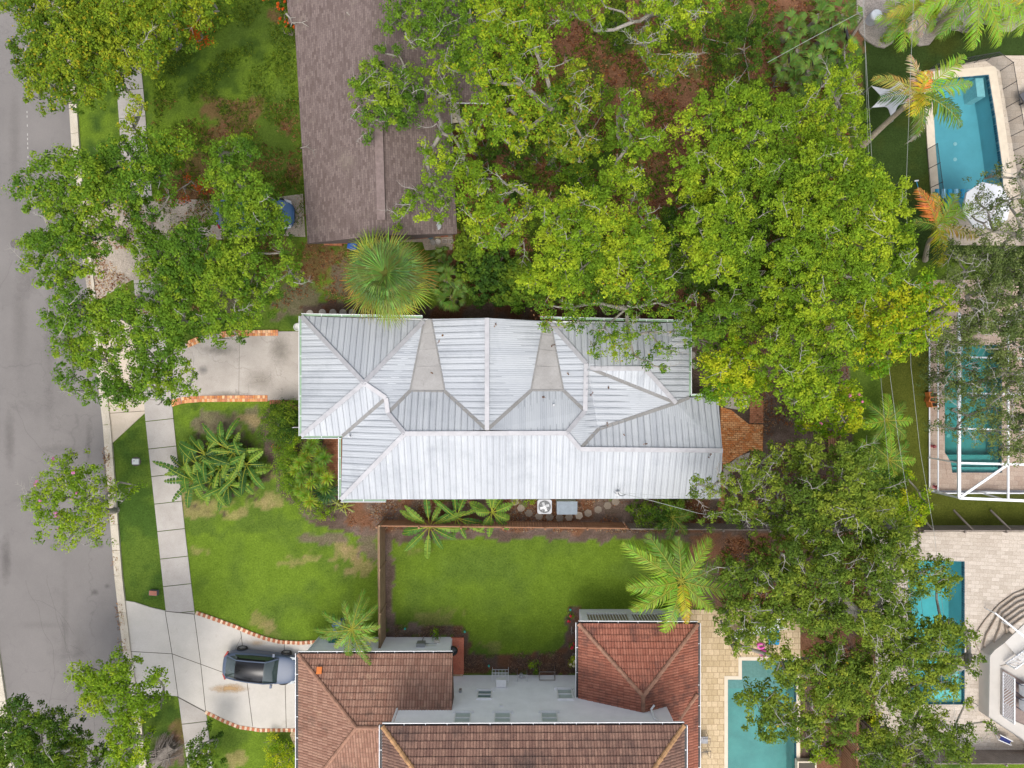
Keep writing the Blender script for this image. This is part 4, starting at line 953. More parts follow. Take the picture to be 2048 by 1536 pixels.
# --- raised terrace with chevron railings, lower right
def terrace():
    r = empty('raised_terrace', P(2020, 1390), 'raised cream terrace with white chevron railings and curved steps, at the lower right edge', 'terrace')
    mb = MB(); Z = 1.0
    outer = pxl([(1980,1312),(1990,1300),(2010,1285),(2110,1190),(2110,1540),(2048,1482),(1978,1436)], Z)
    inner = pxl([(2004,1338),(2110,1400),(2110,1470),(2052,1452),(2003,1430)], Z)
    mb.slab([outer], -0.1, Z - .12); mb.build('base', mat_plain('pale_grey_stucco', (.45, .42, .38), .8, var=.06, scale=1, bmp=.1), r)
    mb = MB(); mb.slab([outer, inner], Z - .12, Z); mb.build('rim', mat_plain('terrace_rim', (.5, .475, .44), .75, var=.06, scale=1.5), r)
    mb = MB(); mb.slab([inner], Z - .12, Z - .05); mb.build('floor', mat_plain('terrace_floor', (.2, .15, .13), .8, var=.15), r)
    # curved steps
    cx, cy = 2085, 1325
    for i in range(6):
        R = 135 - i * 13; z = 0.16 * (i + 1) - 0.02; pts = []
        for k in range(15):
            t = math.radians(187 + k * 0) if 0 else math.radians(150 + 62 * 0)
        # squarish arc: rounded corner of an oblong
        s = i * 13; x0 = 1948 + s; y0 = 1176 + s * 0.6; pts = [(2120, y0 - 6)]
        pts += [(2052, y0), (2025, y0 + 10), (1995, y0 + 32), (1968 + s * .8, y0 + 62), (1953 + s, y0 + 84), (x0, y0 + 105), (x0 + 2, 1290), (x0 + 12, 1308), (1980, 1320), (2120, 1320)]
        # keep a clean ordering for the inner steps
        pts = [(x, y) for x, y in pts]
        mb = MB(); mb.slab([pxl(pts)], z - .16, z)
        st_ = mb.build('step', M['pavers_cream'], r)
        mb = MB(); lp = pxl(pts, 0)
        for a_, b_ in zip(lp[1:8], lp[2:9]): mb.beam((a_[0], a_[1], z - .005), (b_[0], b_[1], z - .005), .05, .03)
        mb.build('nosing', mat_plain('step_nosing%d' % i, (.3, .24, .19), .8), st_)
    # handrail
    mb = MB(); a_ = P(1990,1226,1.0); b_ = P(2060,1282,1.8)
    mb.beam(a_, b_, .09, .06); mb.beam(Vector((a_.x, a_.y, .1)), a_, .05, .05); m_ = (a_ + b_) / 2; mb.beam(Vector((m_.x, m_.y, .5)), m_, .05, .05); mb.beam(a_ + Vector((.5, -.45, .08)), b_ + Vector((0, -.1, .12)), .05, .05)
    mb.build('handrail', M['white_metal'], r)
    def rail(a, b, z0, z1):
        mb = MB(); A = Vector((a[0], a[1], 0)); B = Vector((b[0], b[1], 0)); L = (B - A).length; d = (B - A) / L
        pt = lambda s, z: A + d * s + Vector((0, 0, z))
        mb.beam(pt(0, z0), pt(L, z0), .05, .05); mb.beam(pt(0, z1), pt(L, z1), .06, .05); mb.beam(pt(0, z0), pt(0, z1), .05, .05, up=(1, 0, 0)); mb.beam(pt(L, z0), pt(L, z1), .05, .05, up=(1, 0, 0))
        n = max(1, round(L / 0.95)); w_ = L / n; h_ = z1 - z0
        for i in range(n):
            for j in range(5):
                t = (j + 1) / 5
                s0 = i * w_; sg = i % 2
                X = (lambda q: s0 + (q if sg == 0 else w_ - q))
                mb.beam(pt(X(0), z0 + h_ * (1 - t)), pt(X(w_ * t), z0 + h_), .028, .03); 
                if j < 4: mb.beam(pt(X(w_ * t), z0), pt(X(w_), z0 + h_ * (1 - t)), .028, .03)
        mb.build('railing', M['white_metal'], r)
    p0 = P(2005,1343,Z); p1 = P(2005,1432,Z); rail(p0[:2], p1[:2], Z + .05, Z + 1.0)
    p2 = P(2010,1326,Z); p3 = P(2062,1290,Z); rail(p2[:2], p3[:2], Z + .05, Z + .85); 
    for i, (x, y) in enumerate(((2040,1373),(2040,1402))):
        k = empty('terrace_chair', P(x, y, .95), 'blue and white cushioned chair on the raised terrace, %s of the two' % ('upper' if i == 0 else 'lower'), 'chair', 'chairs on the raised terrace')
        mb = MB(); c = P(x, y, .95)
        mb.box(c + Vector((0, 0, .36)), (.6, .6, .1)); mb.box(c + Vector((-.27, 0, .6)), (.1, .6, .4)); mb.build('cushion', mat_plain('white_cushion', (.6, .62, .64), .9), k)
        mb = MB()
        for dx in (-.3, .3):
            for dy in (-.3, .3): mb.beam(c + Vector((dx, dy, 0)), c + Vector((dx, dy, .55)), .04, .04, up=(1, 0, 0))
        mb.beam(c + Vector((-.3, -.3, .55)), c + Vector((.3, -.3, .55)), .05, .04); mb.beam(c + Vector((-.3, .3, .55)), c + Vector((.3, .3, .55)), .05, .04); mb.build('frame', mat_plain('navy_frame', (.02, .03, .09), .4), k)
terrace()
# ------------------------------------------------------------------ fences, cage, cars and small things
def fence(a, b, h, face_side, mat, label, sp=0.16, braces=None, double=False):
    """a, b: px at the ground; boards stand on face_side (+1 = image-left of the walking direction)"""
    A = P(*a); B = P(*b); L = (B - A).length; d = (B - A) / L; n = Vector((-d.y, d.x, 0)) * face_side
    r = empty('fence', A, label, 'fence'); mb = MB(); k = int(L / sp)
    for i in range(k):
        p = A + d * (i + .5) * sp + n * .035; hh = h + random.uniform(-.015, .015)
        mb.beam(Vector((p.x, p.y, 0.02)), Vector((p.x, p.y, hh)), sp * .86, .022, 0, None, up=(n.x, n.y, 0))
        if double:
            p = A + d * (i + 1) * sp - n * .06; mb.beam(Vector((p.x, p.y, 0.02)), Vector((p.x, p.y, hh)), sp * .86, .022, 0, None, up=(n.x, n.y, 0))
    mb.build('boards', mat, r)
    mb = MB()
    for z in (.3, h * .55, h - .12): mb.beam(A + Vector((0, 0, z)) - n * .01, B + Vector((0, 0, z)) - n * .01, .06, .09)
    mb.build('rails', mat, r)
    m = max(1, int(L / 2.4))
    for i in range(m + 1):
        p = A + (B - A) * i / m - n * .07; mb = MB(); mb.beam(Vector((p.x, p.y, 0)), Vector((p.x, p.y, h + .05)), .1, .1, up=(1, 0, 0)); mb.build('post', mat, r)
    if braces:
        for t in braces:
            p = A + (B - A) * t; mb = MB(); mb.beam(Vector((p.x, p.y, .05)) + n * 1.0 - d * .3, Vector((p.x, p.y, h - .1)) + n * .05 , .09, .09); mb.build('brace', mat, r)
    return r
fence((768,1040), (770,1292), 1.85, -1, M['fence'], 'tall board fence running from the garden bed down to the white wall, between two lawns', double=True)
fence((764,1041), (1250,1046), 1.7, 1, M['fence_red'], 'wooden fence along the back lawn, behind the banana plants')
fence((1250,1047), (1700,1050), 1.7, 1, M['fence_grey'], 'weathered fence under the big oak, right of the feather palm')
fence((1820,1052), (2140,1052), 1.45, 1, M['fence_grey'], 'grey fence with slanting braces below the screen cage', braces=(.06, .3, .53, .76))
fence((1686,1370), (1684,1600), 1.9, 1, M['fence_red'], 'reddish board fence beside the tiled terrace under the oak', double=True)
fence((1722,1440), (1722,1600), 1.8, -1, M['fence_grey'], 'short grey fence next to the reddish one at the bottom')
fence((1730,1500), (2140,1500), 1.6, 1, M['fence_grey'], 'grey brown slat fence along the bottom right edge')

# screen cage
def cage():
    r = empty('screen_enclosure', P(1950, 820), 'white aluminium screen cage over the teal pool at the right edge', 'pool cage')
    Z = 2.9; X0 = P(1857, 0).x; Y0 = P(0, 982).y; XT = P(1918, 0, Z).x; YT = P(0, 996, Z).y; XE = P(2130, 0).x; YN = P(0, 635).y
    mb = MB(); b = .11
    ys = [YT, P(0, 926, Z).y, P(0, 857, Z).y, P(0, 786, Z).y, P(0, 714, Z).y, P(0, 642, Z).y]
    mb.beam((XT, YT, Z), (XT, YN, Z), .16, .12); mb.beam((XT, YT, Z), (XE, YT - .35, Z), .15, .12)
    mb.build('main_beam', M['white_metal'], r)
    mb = MB(); X2 = P(2016, 0, Z).x
    for i, y in enumerate(ys[1:]): mb.beam((XT, y, Z - .01), (XE, y - .2, Z - .01), .09 if i else .12, .08)
    mb.beam((X2, YT - .1, Z + .01), (X2, YN, Z + .01), .1, .08); mb.beam((XT, YT, Z + .02), (X2, ys[1] - .06, Z + .02), .14, .06)
    mb.build('roof_beam', M['white_metal'], r)
    for i, y in enumerate(ys):
        mb = MB(); mb.beam((X0, y + (0.12 if i == 0 else 0.0), 0), (XT, y, Z), .07, .07, up=(0, 1, 0)); mb.build('upright', M['white_metal'], r)
    for x in (X2, XE):
        mb = MB(); mb.beam((x, Y0, 0), (x, YT - .15, Z), .08, .08, up=(1, 0, 0)); mb.build('upright', M['white_metal'], r)
    mb = MB()
    for z in (.1, .95):
        t = z / Z; mb.beam((X0 + (XT - X0) * t, Y0, z), (X0 + (XT - X0) * t, YN, z), .07, .06); mb.beam((X0 + (XT - X0) * t, Y0 + (YT - Y0) * t, z), (XE, Y0 + (YT - Y0) * t, z), .07, .06)
    mb.beam((X0, Y0, 0.05), (XT, YT, Z), .08, .08); mb.build('rail', M['white_metal'], r)
    mb = MB()
    for i in range(2):
        x = X0 + 2.5 + i * 3; mb.beam((x, Y0 - .02, .1), (x + 2.2, Y0 + (YT - Y0) * .33, .95), .07, .05)
    mb.build('kick_brace', M['white_metal'], r)
    # insect screen: a fine net, modelled as a mostly open sheet
    m = bpy.data.materials.new('insect_screen'); m.use_nodes = True; nt = m.node_tree; nt.nodes.clear()
    o = nt.nodes.new('ShaderNodeOutputMaterial'); t = nt.nodes.new('ShaderNodeBsdfTransparent'); d = nt.nodes.new('ShaderNodeBsdfDiffuse'); d.inputs[0].default_value = (.05, .05, .055, 1)
    mx = nt.nodes.new('ShaderNodeMixShader'); mx.inputs[0].default_value = .1; nt.links.new(t.outputs[0], mx.inputs[1]); nt.links.new(d.outputs[0], mx.inputs[2]); nt.links.new(mx.outputs[0], o.inputs[0])
    M['screen'] = m
    mb = MB(); mb.face([(XT, YT, Z - .06), (XE, YT - .35, Z - .06), (XE, YN, Z - .06), (XT, YN, Z - .06)]); mb.face([(X0, Y0, .05), (XE, Y0, .05), (XE, YT - .35, Z - .05), (XT, YT, Z - .05)]); mb.face([(X0, Y0, .05), (XT, YT, Z - .05), (XT, YN, Z - .05), (X0, YN, .05)])
    mb.build('insect_screen', m, r)
    # dark kick plate along the south side
    mb = MB(); mb.beam((X0 + .3, Y0 - .03, .25), (XE, Y0 - .03, .25), .02, .4); mb.build('kick_plate', mat_plain('bronze_plate', (.09, .07, .09), .5), r)
cage()
# removable mesh fence round the lap pool
def mesh_fence(pts, label, h=1.15, sp=0.95):
    r = empty('pool_fence', P(*pts[0]), label, 'pool fence')
    sc = M['screen2']
    for i in range(len(pts) - 1):
        A = P(*pts[i], .06); B = P(*pts[i + 1], .06); L = (B - A).length; m = max(1, round(L / sp)); mb = MB()
        mb.face([A, B, B + Vector((0, 0, h)), A + Vector((0, 0, h))]); mb.build('mesh_panel', sc, r)
        mb = MB(); mb.beam(A + Vector((0, 0, h)), B + Vector((0, 0, h)), .02, .03); mb.build('top_hem', M['dark'], r)
        for k in range(m + (i == len(pts) - 2)):
            p = A + (B - A) * k / m; mb = MB(); mb.tube([p, p + Vector((0, 0, h + .04))], .022, 6); mb.build('pole', M['dark'], r)
m2 = M['screen'].copy(); m2.name = 'pool_fence_mesh'
for n_ in m2.node_tree.nodes:
    if n_.type == 'MIX_SHADER': n_.inputs[0].default_value = .38
M['screen2'] = m2
mesh_fence([(1850,146),(1925,130),(1972,122),(2000,142),(2012,215),(2032,330),(2048,440),(2056,490)], 'black mesh safety fence along the upper and right rim of the long blue pool')
mesh_fence([(1852,300),(1862,375),(1870,440)], 'short black mesh safety fence at the lower left rim of the long blue pool')

# cars
def car(px, py, rot, label, paint, roofc, L=4.45, W=1.78, Hh=1.45):
    r = empty('parked_car', P(px, py), label, 'car', None, rot)
    def build(mb, name, mat, smooth=False):
        o = mb.build(name, mat, None, origin=(0, 0, 0), smooth=smooth); o.parent = r; return o
    # body loft: stations from nose (x=+L/2) to tail
    st = [(.505,.36,.58,.42),(.485,.6,.68,.30),(.44,.76,.75,.22),(.36,.86,.82,.2),(.24,.90,.90,.2),(.14,.905,.955,.2),(0,.91,.97,.2),(-.15,.91,.975,.2),(-.3,.89,.99,.2),(-.4,.82,.99,.22),(-.46,.7,.97,.26),(-.495,.52,.9,.34),(-.505,.36,.7,.42)]
    vs = []; fs = []; prof_n = 0
    for (fx, hw, zs, zb) in st:
        hw *= W / 1.82; x = fx * L
        ring = [(-hw * .93, zb), (-hw * .99, zb + .12), (-hw, (zb + zs) / 2 + .05), (-hw * .96, zs - .08), (-hw * .86, zs - .01), (-hw * .45, zs + .03), (0, zs + .045), (hw * .45, zs + .03), (hw * .86, zs - .01), (hw * .96, zs - .08), (hw, (zb + zs) / 2 + .05), (hw * .99, zb + .12), (hw * .93, zb)]
        prof_n = len(ring); vs += [(x, y, z) for y, z in ring]
    n = prof_n
    for i in range(len(st) - 1):
        for k in range(n - 1): fs.append((i * n + k, i * n + k + 1, (i + 1) * n + k + 1, (i + 1) * n + k))
        fs.append((i * n + n - 1, i * n, (i + 1) * n, (i + 1) * n + n - 1))
    fs.append(tuple(range(n))); fs.append(tuple(reversed(range((len(st) - 1) * n, len(st) * n))))
    mb = MB(); mb.mesh_faces(vs, [f[::-1] for f in fs]); bo = build(mb, 'body', paint, True)
    md = bo.modifiers.new('s', 'SUBSURF'); md.levels = 1; md.render_levels = 2
    # greenhouse: stations (x, half width at base, half width at top, z base, z top)
    def shell(sts, name, mat, sm=True):
        vs = []; fs = []; n = 7
        for x, wb, wt, zb, zt in sts:
            vs += [(x, -wb, zb), (x, -(wb * .35 + wt * .65), zb + (zt - zb) * .62), (x, -wt * .92, zt - .02), (x, 0, zt + .02), (x, wt * .92, zt - .02), (x, (wb * .35 + wt * .65), zb + (zt - zb) * .62), (x, wb, zb)]
        for i in range(len(sts) - 1):
            for k in range(n - 1): fs.append((i * n + k, (i + 1) * n + k, (i + 1) * n + k + 1, i * n + k + 1))
        mb = MB(); mb.mesh_faces(vs, fs); return build(mb, name, mat, sm)
    zt = Hh; k = L / 4.45; ww = W / 1.82
    wb = .8 * ww; wt = .62 * ww
    shell([(1.12*k,.74*ww,.7*ww,.92,.935),(.95*k,.78*ww,.7*ww,.92,1.05),(.5*k,wb,wt+.03,.93,zt-.06),(.42*k,wb,wt,.93,zt-.03)], 'windscreen', M['car_glass'])
    shell([(.45*k,wb,wt,.93,zt-.04),(.2*k,wb,wt,.94,zt),(-.5*k,wb,wt,.95,zt+.01),(-1.15*k,wb*.94,wt*.9,.97,zt-.06),(-1.3*k,wb*.92,wt*.86,.97,zt-.1)], 'roof_panel', roofc)
    shell([(-1.27*k,wb*.92,wt*.86,.97,zt-.095),(-1.7*k,wb*.83,wt*.78,.97,1.16),(-1.98*k,wb*.72,wt*.7,.97,1.0)], 'rear_window', M['car_glass'])
    for s in (-1, 1):
        mb = MB(); y0 = s * (wb + .012); y1 = s * (wb * .35 + wt * .65 + .02)
        q = [(.95*k, y0, 1.0), (.55*k, y1, 1.27), (-1.1*k, y1 * .985, 1.27), (-1.5*k, y0 * .965, 1.02)]
        mb.face(q if s < 0 else q[::-1]); mb.face((q[::-1] if s < 0 else q)); build(mb, 'side_window', M['car_glass'])
        mb = MB(); mb.box((.82*k, s * (.91 * ww + .03), .98), (.12, .2, .13)); build(mb, 'mirror', paint)
        mb = MB(); mb.mesh_faces([(2.17*k, s*.42, .6), (2.08*k, s*.78*ww, .62), (1.72*k, s*.86*ww, .79), (1.95*k, s*.62, .745)], [(0,1,2,3) if s > 0 else (3,2,1,0)]); build(mb, 'headlight', M['lamp_glass'])
        mb = MB(); mb.beam((-2.14*k, s*.5, .82), (-1.98*k, s*.84*ww, .84), .1, .12); build(mb, 'tail_light', mat_plain('tail_red', (.3,.01,.01), .3) if 'tail_red' not in bpy.data.materials else bpy.data.materials['tail_red'])
        # roof rail / pillar trim
        mb = MB(); mb.tube([(1.1*k, s*.73*ww, .95), (.5*k, s*(wt+.02), zt-.03), (-.5*k, s*wt*1.0, zt+.0), (-1.25*k, s*wt*.95, zt-.07), (-1.95*k, s*wb*.84, 1.0)], .035, 6); build(mb, 'roof_pillar', paint)
        for xw in (1.36 * k, -1.33 * k):
            mb = MB(); yy = s * (.86 * ww)
            vs = []; fs = []; nn = 20
            for (rr, yo) in ((.2, .1), (.3, .1), (.325, .06), (.325, -.1), (.2, -.1)):
                for q_ in range(nn): t = 2 * math.pi * q_ / nn; vs.append((xw + rr * math.cos(t), yy + s * yo, .325 + rr * math.sin(t)))
            for i in range(4):
                for q_ in range(nn): fs.append((i * nn + q_, i * nn + (q_ + 1) % nn, (i + 1) * nn + (q_ + 1) % nn, (i + 1) * nn + q_))
            mb.mesh_faces(vs, fs); wh = build(mb, 'wheel', M['tyre'])
            mb = MB(); vs = [(xw, yy + s * .09, .325)]; 
            for q_ in range(10):
                t = 2 * math.pi * q_ / 10; mb.beam((xw, yy + s * .09, .325), (xw + .2 * math.cos(t), yy + s * .095, .325 + .2 * math.sin(t)), .035, .02, up=(0, 1, 0))
            rim = build(mb, 'rim', M['steel']); rim.parent = wh
    mb = MB(); mb.beam((2.2*k, -.45, .42), (2.2*k, .45, .42), .06, .16); build(mb, 'grille', M['black'])
    mb = MB(); mb.beam((-1.0*k, -.02, zt), (-1.12*k, 0, zt + .12), .03, .03); build(mb, 'antenna', M['black'])
    return r
M['car_glass'] = mat_plain('car_glass', (.03, .045, .045), .03, spec=1.0, var=.1); M['tyre'] = mat_plain('tyre_rubber', (.015, .015, .016), .8)
M['lamp_glass'] = mat_plain('headlamp_glass', (.5, .53, .55), .1)
def car_paint(name, c):
    m = mat_plain(name, c, .5, 0.0, var=.04, scale=1, spec=.35); b = [n for n in m.node_tree.nodes if n.type == 'BSDF_PRINCIPLED'][0]; b.inputs['Coat Weight'].default_value = .25; b.inputs['Coat Roughness'].default_value = .25; return m
car(529, 1326, -0.1, 'slate blue hatchback with a black glass roof on the pale driveway beside the tiled eave', car_paint('slate_blue_paint', (.075, .1, .155)), mat_plain('black_glass_roof', (.01, .01, .012), .25, spec=.4, var=.05), L=4.55, W=1.85, Hh=1.44)
car(518, 434, 0.0, 'blue sport utility car hidden under the street oak beside the shingled house', car_paint('blue_paint', (.05, .12, .26)), car_paint('blue_roof_paint', (.06, .14, .28)), L=4.7, W=1.95, Hh=1.65)

# small things -------------------------------------------------------
def thing(name, px, py, label, cat, group=None, z=0): return empty(name, P(px, py, z), label, cat, group)
t = thing('manhole_cover', 31, 487, 'round iron manhole cover in the grey road', 'manhole'); mb = MB(); mb.lathe(P(31, 487), [(.3, .0), (.3, .022), (.27, .022), (.27, .016), (.2, .016), (.2, .024), (.02, .024)], 28); mb.build('lid', mat_plain('manhole_iron', (.12, .105, .1), .7, .2, var=.3, scale=9), t)
t = thing('meter_lid', 272, 923, 'small pale water meter lid in the grass verge', 'utility lid'); mb = MB(); c = P(272, 923)
mb.box(c + Vector((0, 0, .03)), (.46, .38, .1), 0, 0, None, .88); mb.build('lid', mat_plain('pale_plastic', (.5, .52, .5), .6, var=.1), t); mb = MB(); mb.box(c + Vector((-.08, .05, .085)), (.07, .05, .01)); mb.build('handle', M['dark'], t)
mb = MB(); mb.slab([[(c.x + .33 * math.cos(a_ / 9 * 6.283), c.y + .3 * math.sin(a_ / 9 * 6.283)) for a_ in range(9)]], -.02, .012); mb.build('rim', M['joint'], t)
t = thing('utility_box', 310, 1184, 'small red brown utility box in the verge above the pale driveway', 'utility box'); c = P(310, 1184); mb = MB(); mb.box(c + Vector((0, 0, .13)), (.5, .3, .26), -.05); mb.build('case', mat_plain('grey_case', (.12, .12, .13), .7), t); mb = MB(); mb.box(c + Vector((.02, .01, .27)), (.46, .28, .03), -.05); mb.build('lid', mat_plain('brown_lid', (.3, .1, .06), .6, var=.2), t)
t = thing('paving_slab', 308, 1372, 'dark grey square slab lying on the driveway flare by the kerb', 'slab', z=.05); mb = MB(); mb.box(P(308, 1372, .05) + Vector((0, 0, .02)), (.3, .2, .04), .03); mb.box(P(308, 1372, .05) + Vector((0, 0, .043)), (.24, .14, .006), .03); mb.build('slab', M['steel'], t)
# condenser
t = thing('condenser', 1088, 1010, 'grey air conditioning condenser with a round fan beside the silver roof', 'air conditioner'); c = P(1088, 1009); c.y -= .0
mb = MB(); s_ = .44; pts = [(c.x + s_ * x, c.y + s_ * y) for x, y in ((-1, -.8), (-.8, -1), (.8, -1), (1, -.8), (1, .8), (.8, 1), (-.8, 1), (-1, .8))]
mb.slab([pts], .05, .8); mb.build('case', mat_plain('light_grey_enamel', (.42, .43, .45), .5), t)
mb = MB(); mb.lathe(c + Vector((0, 0, .8)), [(.38, 0), (.38, .03), (.34, .03), (.34, .005), (.02, .005)], 28); mb.build('fan_shroud', mat_plain('shroud', (.1, .105, .11), .5), t)
mb = MB()
for k in range(4): a_ = k * 1.571 + .4; mb.beam(c + Vector((0, 0, .83)), c + Vector((.3 * math.cos(a_), .3 * math.sin(a_), .82)), .15, .012)
mb.lathe(c + Vector((0, 0, .82)), [(.07, 0), (.07, .04), (.01, .04)], 12); mb.build('fan_blades', M['steel'], t)
mb = MB()
for q in (.12, .2, .28, .35): mb.tube([c + Vector((q * math.cos(a_ / 20 * 6.283), q * math.sin(a_ / 20 * 6.283), .86)) for a_ in range(21)], .007, 4)
for k in range(12): a_ = k * .5236; mb.beam(c + Vector((0, 0, .865)), c + Vector((.36 * math.cos(a_), .36 * math.sin(a_), .84)), .01, .01)
mb.build('fan_guard', M['steel'], t)
# storage chest
t = thing('storage_chest', 1132, 1012, 'blue grey storage chest beside the condenser, against the house', 'chest'); c = P(1131, 1010); mb = MB(); mb.box(c + Vector((0, 0, .45)), (1.2, .75, .85)); mb.build('body', mat_plain('chest_body', (.36, .38, .39), .6), t); mb = MB(); mb.box(c + Vector((.03, -.02, .9)), (1.24, .8, .06)); mb.box(c + Vector((.03, -.02, .935)), (.02, .8, .02)); mb.build('lid', mat_plain('chest_lid', (.17, .21, .25), .55), t)
# stepping stones
hx = [(1030,1003),(1042,1016),(1058,1026),(1078,1032),(1099,1034),(1119,1035),(1138,1034),(1158,1031),(1176,1026),(1196,1019),(1215,1011),(1231,1003)]
names = ['first','second','third','fourth','fifth','sixth','seventh','eighth','ninth','tenth','eleventh','twelfth']
for i, (x, y) in enumerate(hx):
    mb = MB(); c = P(x, y); rt = random.random(); sh = random.uniform(.75, 1.15) if i != 7 else 1.7
    pts = [(.25 * math.cos(rt + k * math.pi / 3), .25 * math.sin(rt + k * math.pi / 3)) for k in range(6)]
    mb.slab([pts], -.03, .045, 0, (.27 * sh, .225 * sh, .18 * sh)); 
    mb.slab([[(a_ * .8, b_ * .8) for a_, b_ in pts]], .04, .05, 0, (.25 * sh, .205 * sh, .16 * sh))
    o = mb.build('stepping_stone', M['attr'], None, origin=(0, 0, 0)); o.location = c
    tag(o, '%s hexagonal stepping stone from the left in the curved path below the silver roof%s' % (names[i], '' if i == 70 else ''), 'stepping stone', 'hexagonal stepping stones')
rd = [(620,627,'north'),(645,625,'north'),(666,625,'north'),(686,625,'north'),(705,625,'north'),(1383,689,'east'),(1384,710,'east'),(1390,731,'east')]
for i, (x, y, sd_) in enumerate(rd):
    mb = MB(); mb.lathe((0, 0, 0), [(.22, -.03), (.22, .04), (.2, .05), (.16, .045), (.01, .05)], 22, 0, (.33, .3, .27)); o = mb.build('stepping_stone', M['attr'], None, origin=(0, 0, 0)); o.location = P(x, y)
    j = i if i < 5 else i - 5
    tag(o, ('%s round stepping stone from the left above the silver roof' if sd_ == 'north' else '%s round stepping stone from the top, right of the silver roof') % names[j], 'stepping stone', 'round stepping stones')
t = thing('planter_pot', 597, 654, 'round white pot at the upper left corner of the silver roof', 'pot'); mb = MB(); mb.lathe(P(598, 655), [(.17, 0), (.22, .35), (.24, .36), (.2, .37), (.19, .3), (.01, .28)], 20); mb.build('pot', mat_plain('white_pot', (.5, .5, .47), .6), t)
# flag
t = thing('flag', 597, 856, 'small red and white flag on a pole at the garage corner', 'flag'); mb = MB(); a_ = P(603, 855, 2.1); b_ = P(585, 855, 2.5); mb.tube([a_, b_], .018, 6); mb.build('pole', M['white_metal'], t); mb = MB(); p0 = a_.lerp(b_, .35); p1 = b_
for k in range(5): 
    d0 = Vector((0, .03 * math.sin(k * 2), -.09 * k)); d1 = Vector((0, .03 * math.sin(k * 2 + 2), -.09 * (k + 1))); mb.face([p0 + d0, p1 + d0, p1 + d1, p0 + d1], 0, (.5, .04, .05) if k % 2 == 0 else (.7, .7, .7))
mb.build('cloth', M['paint_attr'], t)
# grill and stoop
t = thing('stoop', 916, 1312, 'worn red tiled stoop at the corner of the white wall, under the kettle grill', 'stoop'); mb = MB(); mb.slab([pxl([(902,1274),(928,1274),(928,1346),(906,1346),(906,1320),(902,1320)])], -.1, .2); mb.build('slab', M['red_tile'], t)
mb = MB(); mb.slab([pxl([(906,1345),(926,1344),(926,1351),(906,1351)])], -.1, .14); mb.build('step', M['pavers_tan'], t)
t = thing('kettle_grill', 908, 1294, 'round black kettle grill on the red stoop', 'grill', z=.2); c = P(908, 1292, .2); mb = MB(); mb.lathe(c + Vector((0, 0, .5)), [(.02, 0), (.2, .06), (.29, .22), (.29, .25)], 24); mb.build('bowl', M['black'], t)
mb = MB(); mb.lathe(c + Vector((0, 0, .75)), [(.3, 0), (.28, .1), (.18, .19), (.02, .22)], 24); mb.build('lid', M['black'], t, smooth=True); mb = MB(); mb.box(c + Vector((.02, .02, .99)), (.12, .03, .03)); mb.lathe(c + Vector((.12, -.08, .9)), [(.035, 0), (.035, .02), (.005, .02)], 10); mb.build('handle', M['steel'], t)
for k in range(3): a_ = k * 2.094; mb = MB(); mb.tube([c + Vector((.18 * math.cos(a_), .18 * math.sin(a_), .55)), c + Vector((.3 * math.cos(a_), .3 * math.sin(a_), 0))], .015, 6); mb.build('leg', M['steel'], t)
# wire rack
t = thing('wire_rack', 1001, 1348, 'pale wire drying rack standing against the white wall', 'rack'); c = P(1001, 1346); mb = MB()
for z in (.35, .75, 1.1):
    for k in range(6): mb.beam(c + Vector((-.5 + .2 * k, -.35, z)), c + Vector((-.5 + .2 * k, .35, z)), .015, .015)
    for k in range(4): mb.beam(c + Vector((-.5, -.35 + .233 * k, z)), c + Vector((.5, -.35 + .233 * k, z)), .018, .018)
mb.build('shelf', M['white_metal'], t)
for dx in (-.5, .5):
    for dy in (-.35, .35): mb = MB(); mb.beam(c + Vector((dx, dy, 0)), c + Vector((dx, dy, 1.15)), .025, .025, up=(1, 0, 0)); mb.build('leg', M['white_metal'], t)
for x, y, wx, lab, nm in ((1093,1338,.95,'rusty square trellis frame leaning over the mulch by the white wall','trellis'),(1044,1344,.6,'small wire plant stand between the rack and the trellis','plant_stand')):
    t = thing(nm, x, y, lab, nm.replace('_', ' ')); c = P(x, y); mb = MB()
    for dx in (-wx / 2, wx / 2):
        for dy in (-.3, .2): mb.beam(c + Vector((dx, dy, 0)), c + Vector((dx, dy, .9)), .025, .025, up=(1, 0, 0))
        mb.beam(c + Vector((dx, -.3, .9)), c + Vector((dx, .2, .9)), .03, .03)
    mb.beam(c + Vector((-wx / 2, .2, .9)), c + Vector((wx / 2, .2, .9)), .03, .03); mb.beam(c + Vector((-wx / 2, -.3, .9)), c + Vector((wx / 2, -.3, .9)), .03, .03); mb.build('frame', mat_plain('rusty_wire', (.16, .13, .12), .7) if nm == 'trellis' else M['steel'], t)
    if nm == 'plant_stand': mb = MB(); mb.lathe(c + Vector((-.05, 0, .3)), [(.1, 0), (.14, .25), (.12, .25), (.01, .2)], 12); mb.build('pot', M['steel'], t)
# solar/garden spike lights
for i, (x, y, lab) in enumerate([(811,1255,'small turquoise garden light in the bed left of the meter box'),(930,1261,'small turquoise garden light at the corner of the red stoop'),(1140,1217,'small turquoise garden light by the corner of the red tiled wing'),(978,1329,'small turquoise garden light in the mulch left of the wire rack')]):
    t = thing('garden_light', x, y, lab, 'garden light', 'turquoise garden lights'); mb = MB(); mb.lathe(P(x, y), [(.02, 0), (.02, .2), (.07, .2), (.06, .28), (.01, .3)], 10); mb.build('lamp', mat_plain('turquoise_plastic', (.02, .33, .27), .4) if 'turquoise_plastic' not in bpy.data.materials else bpy.data.materials['turquoise_plastic'], t)
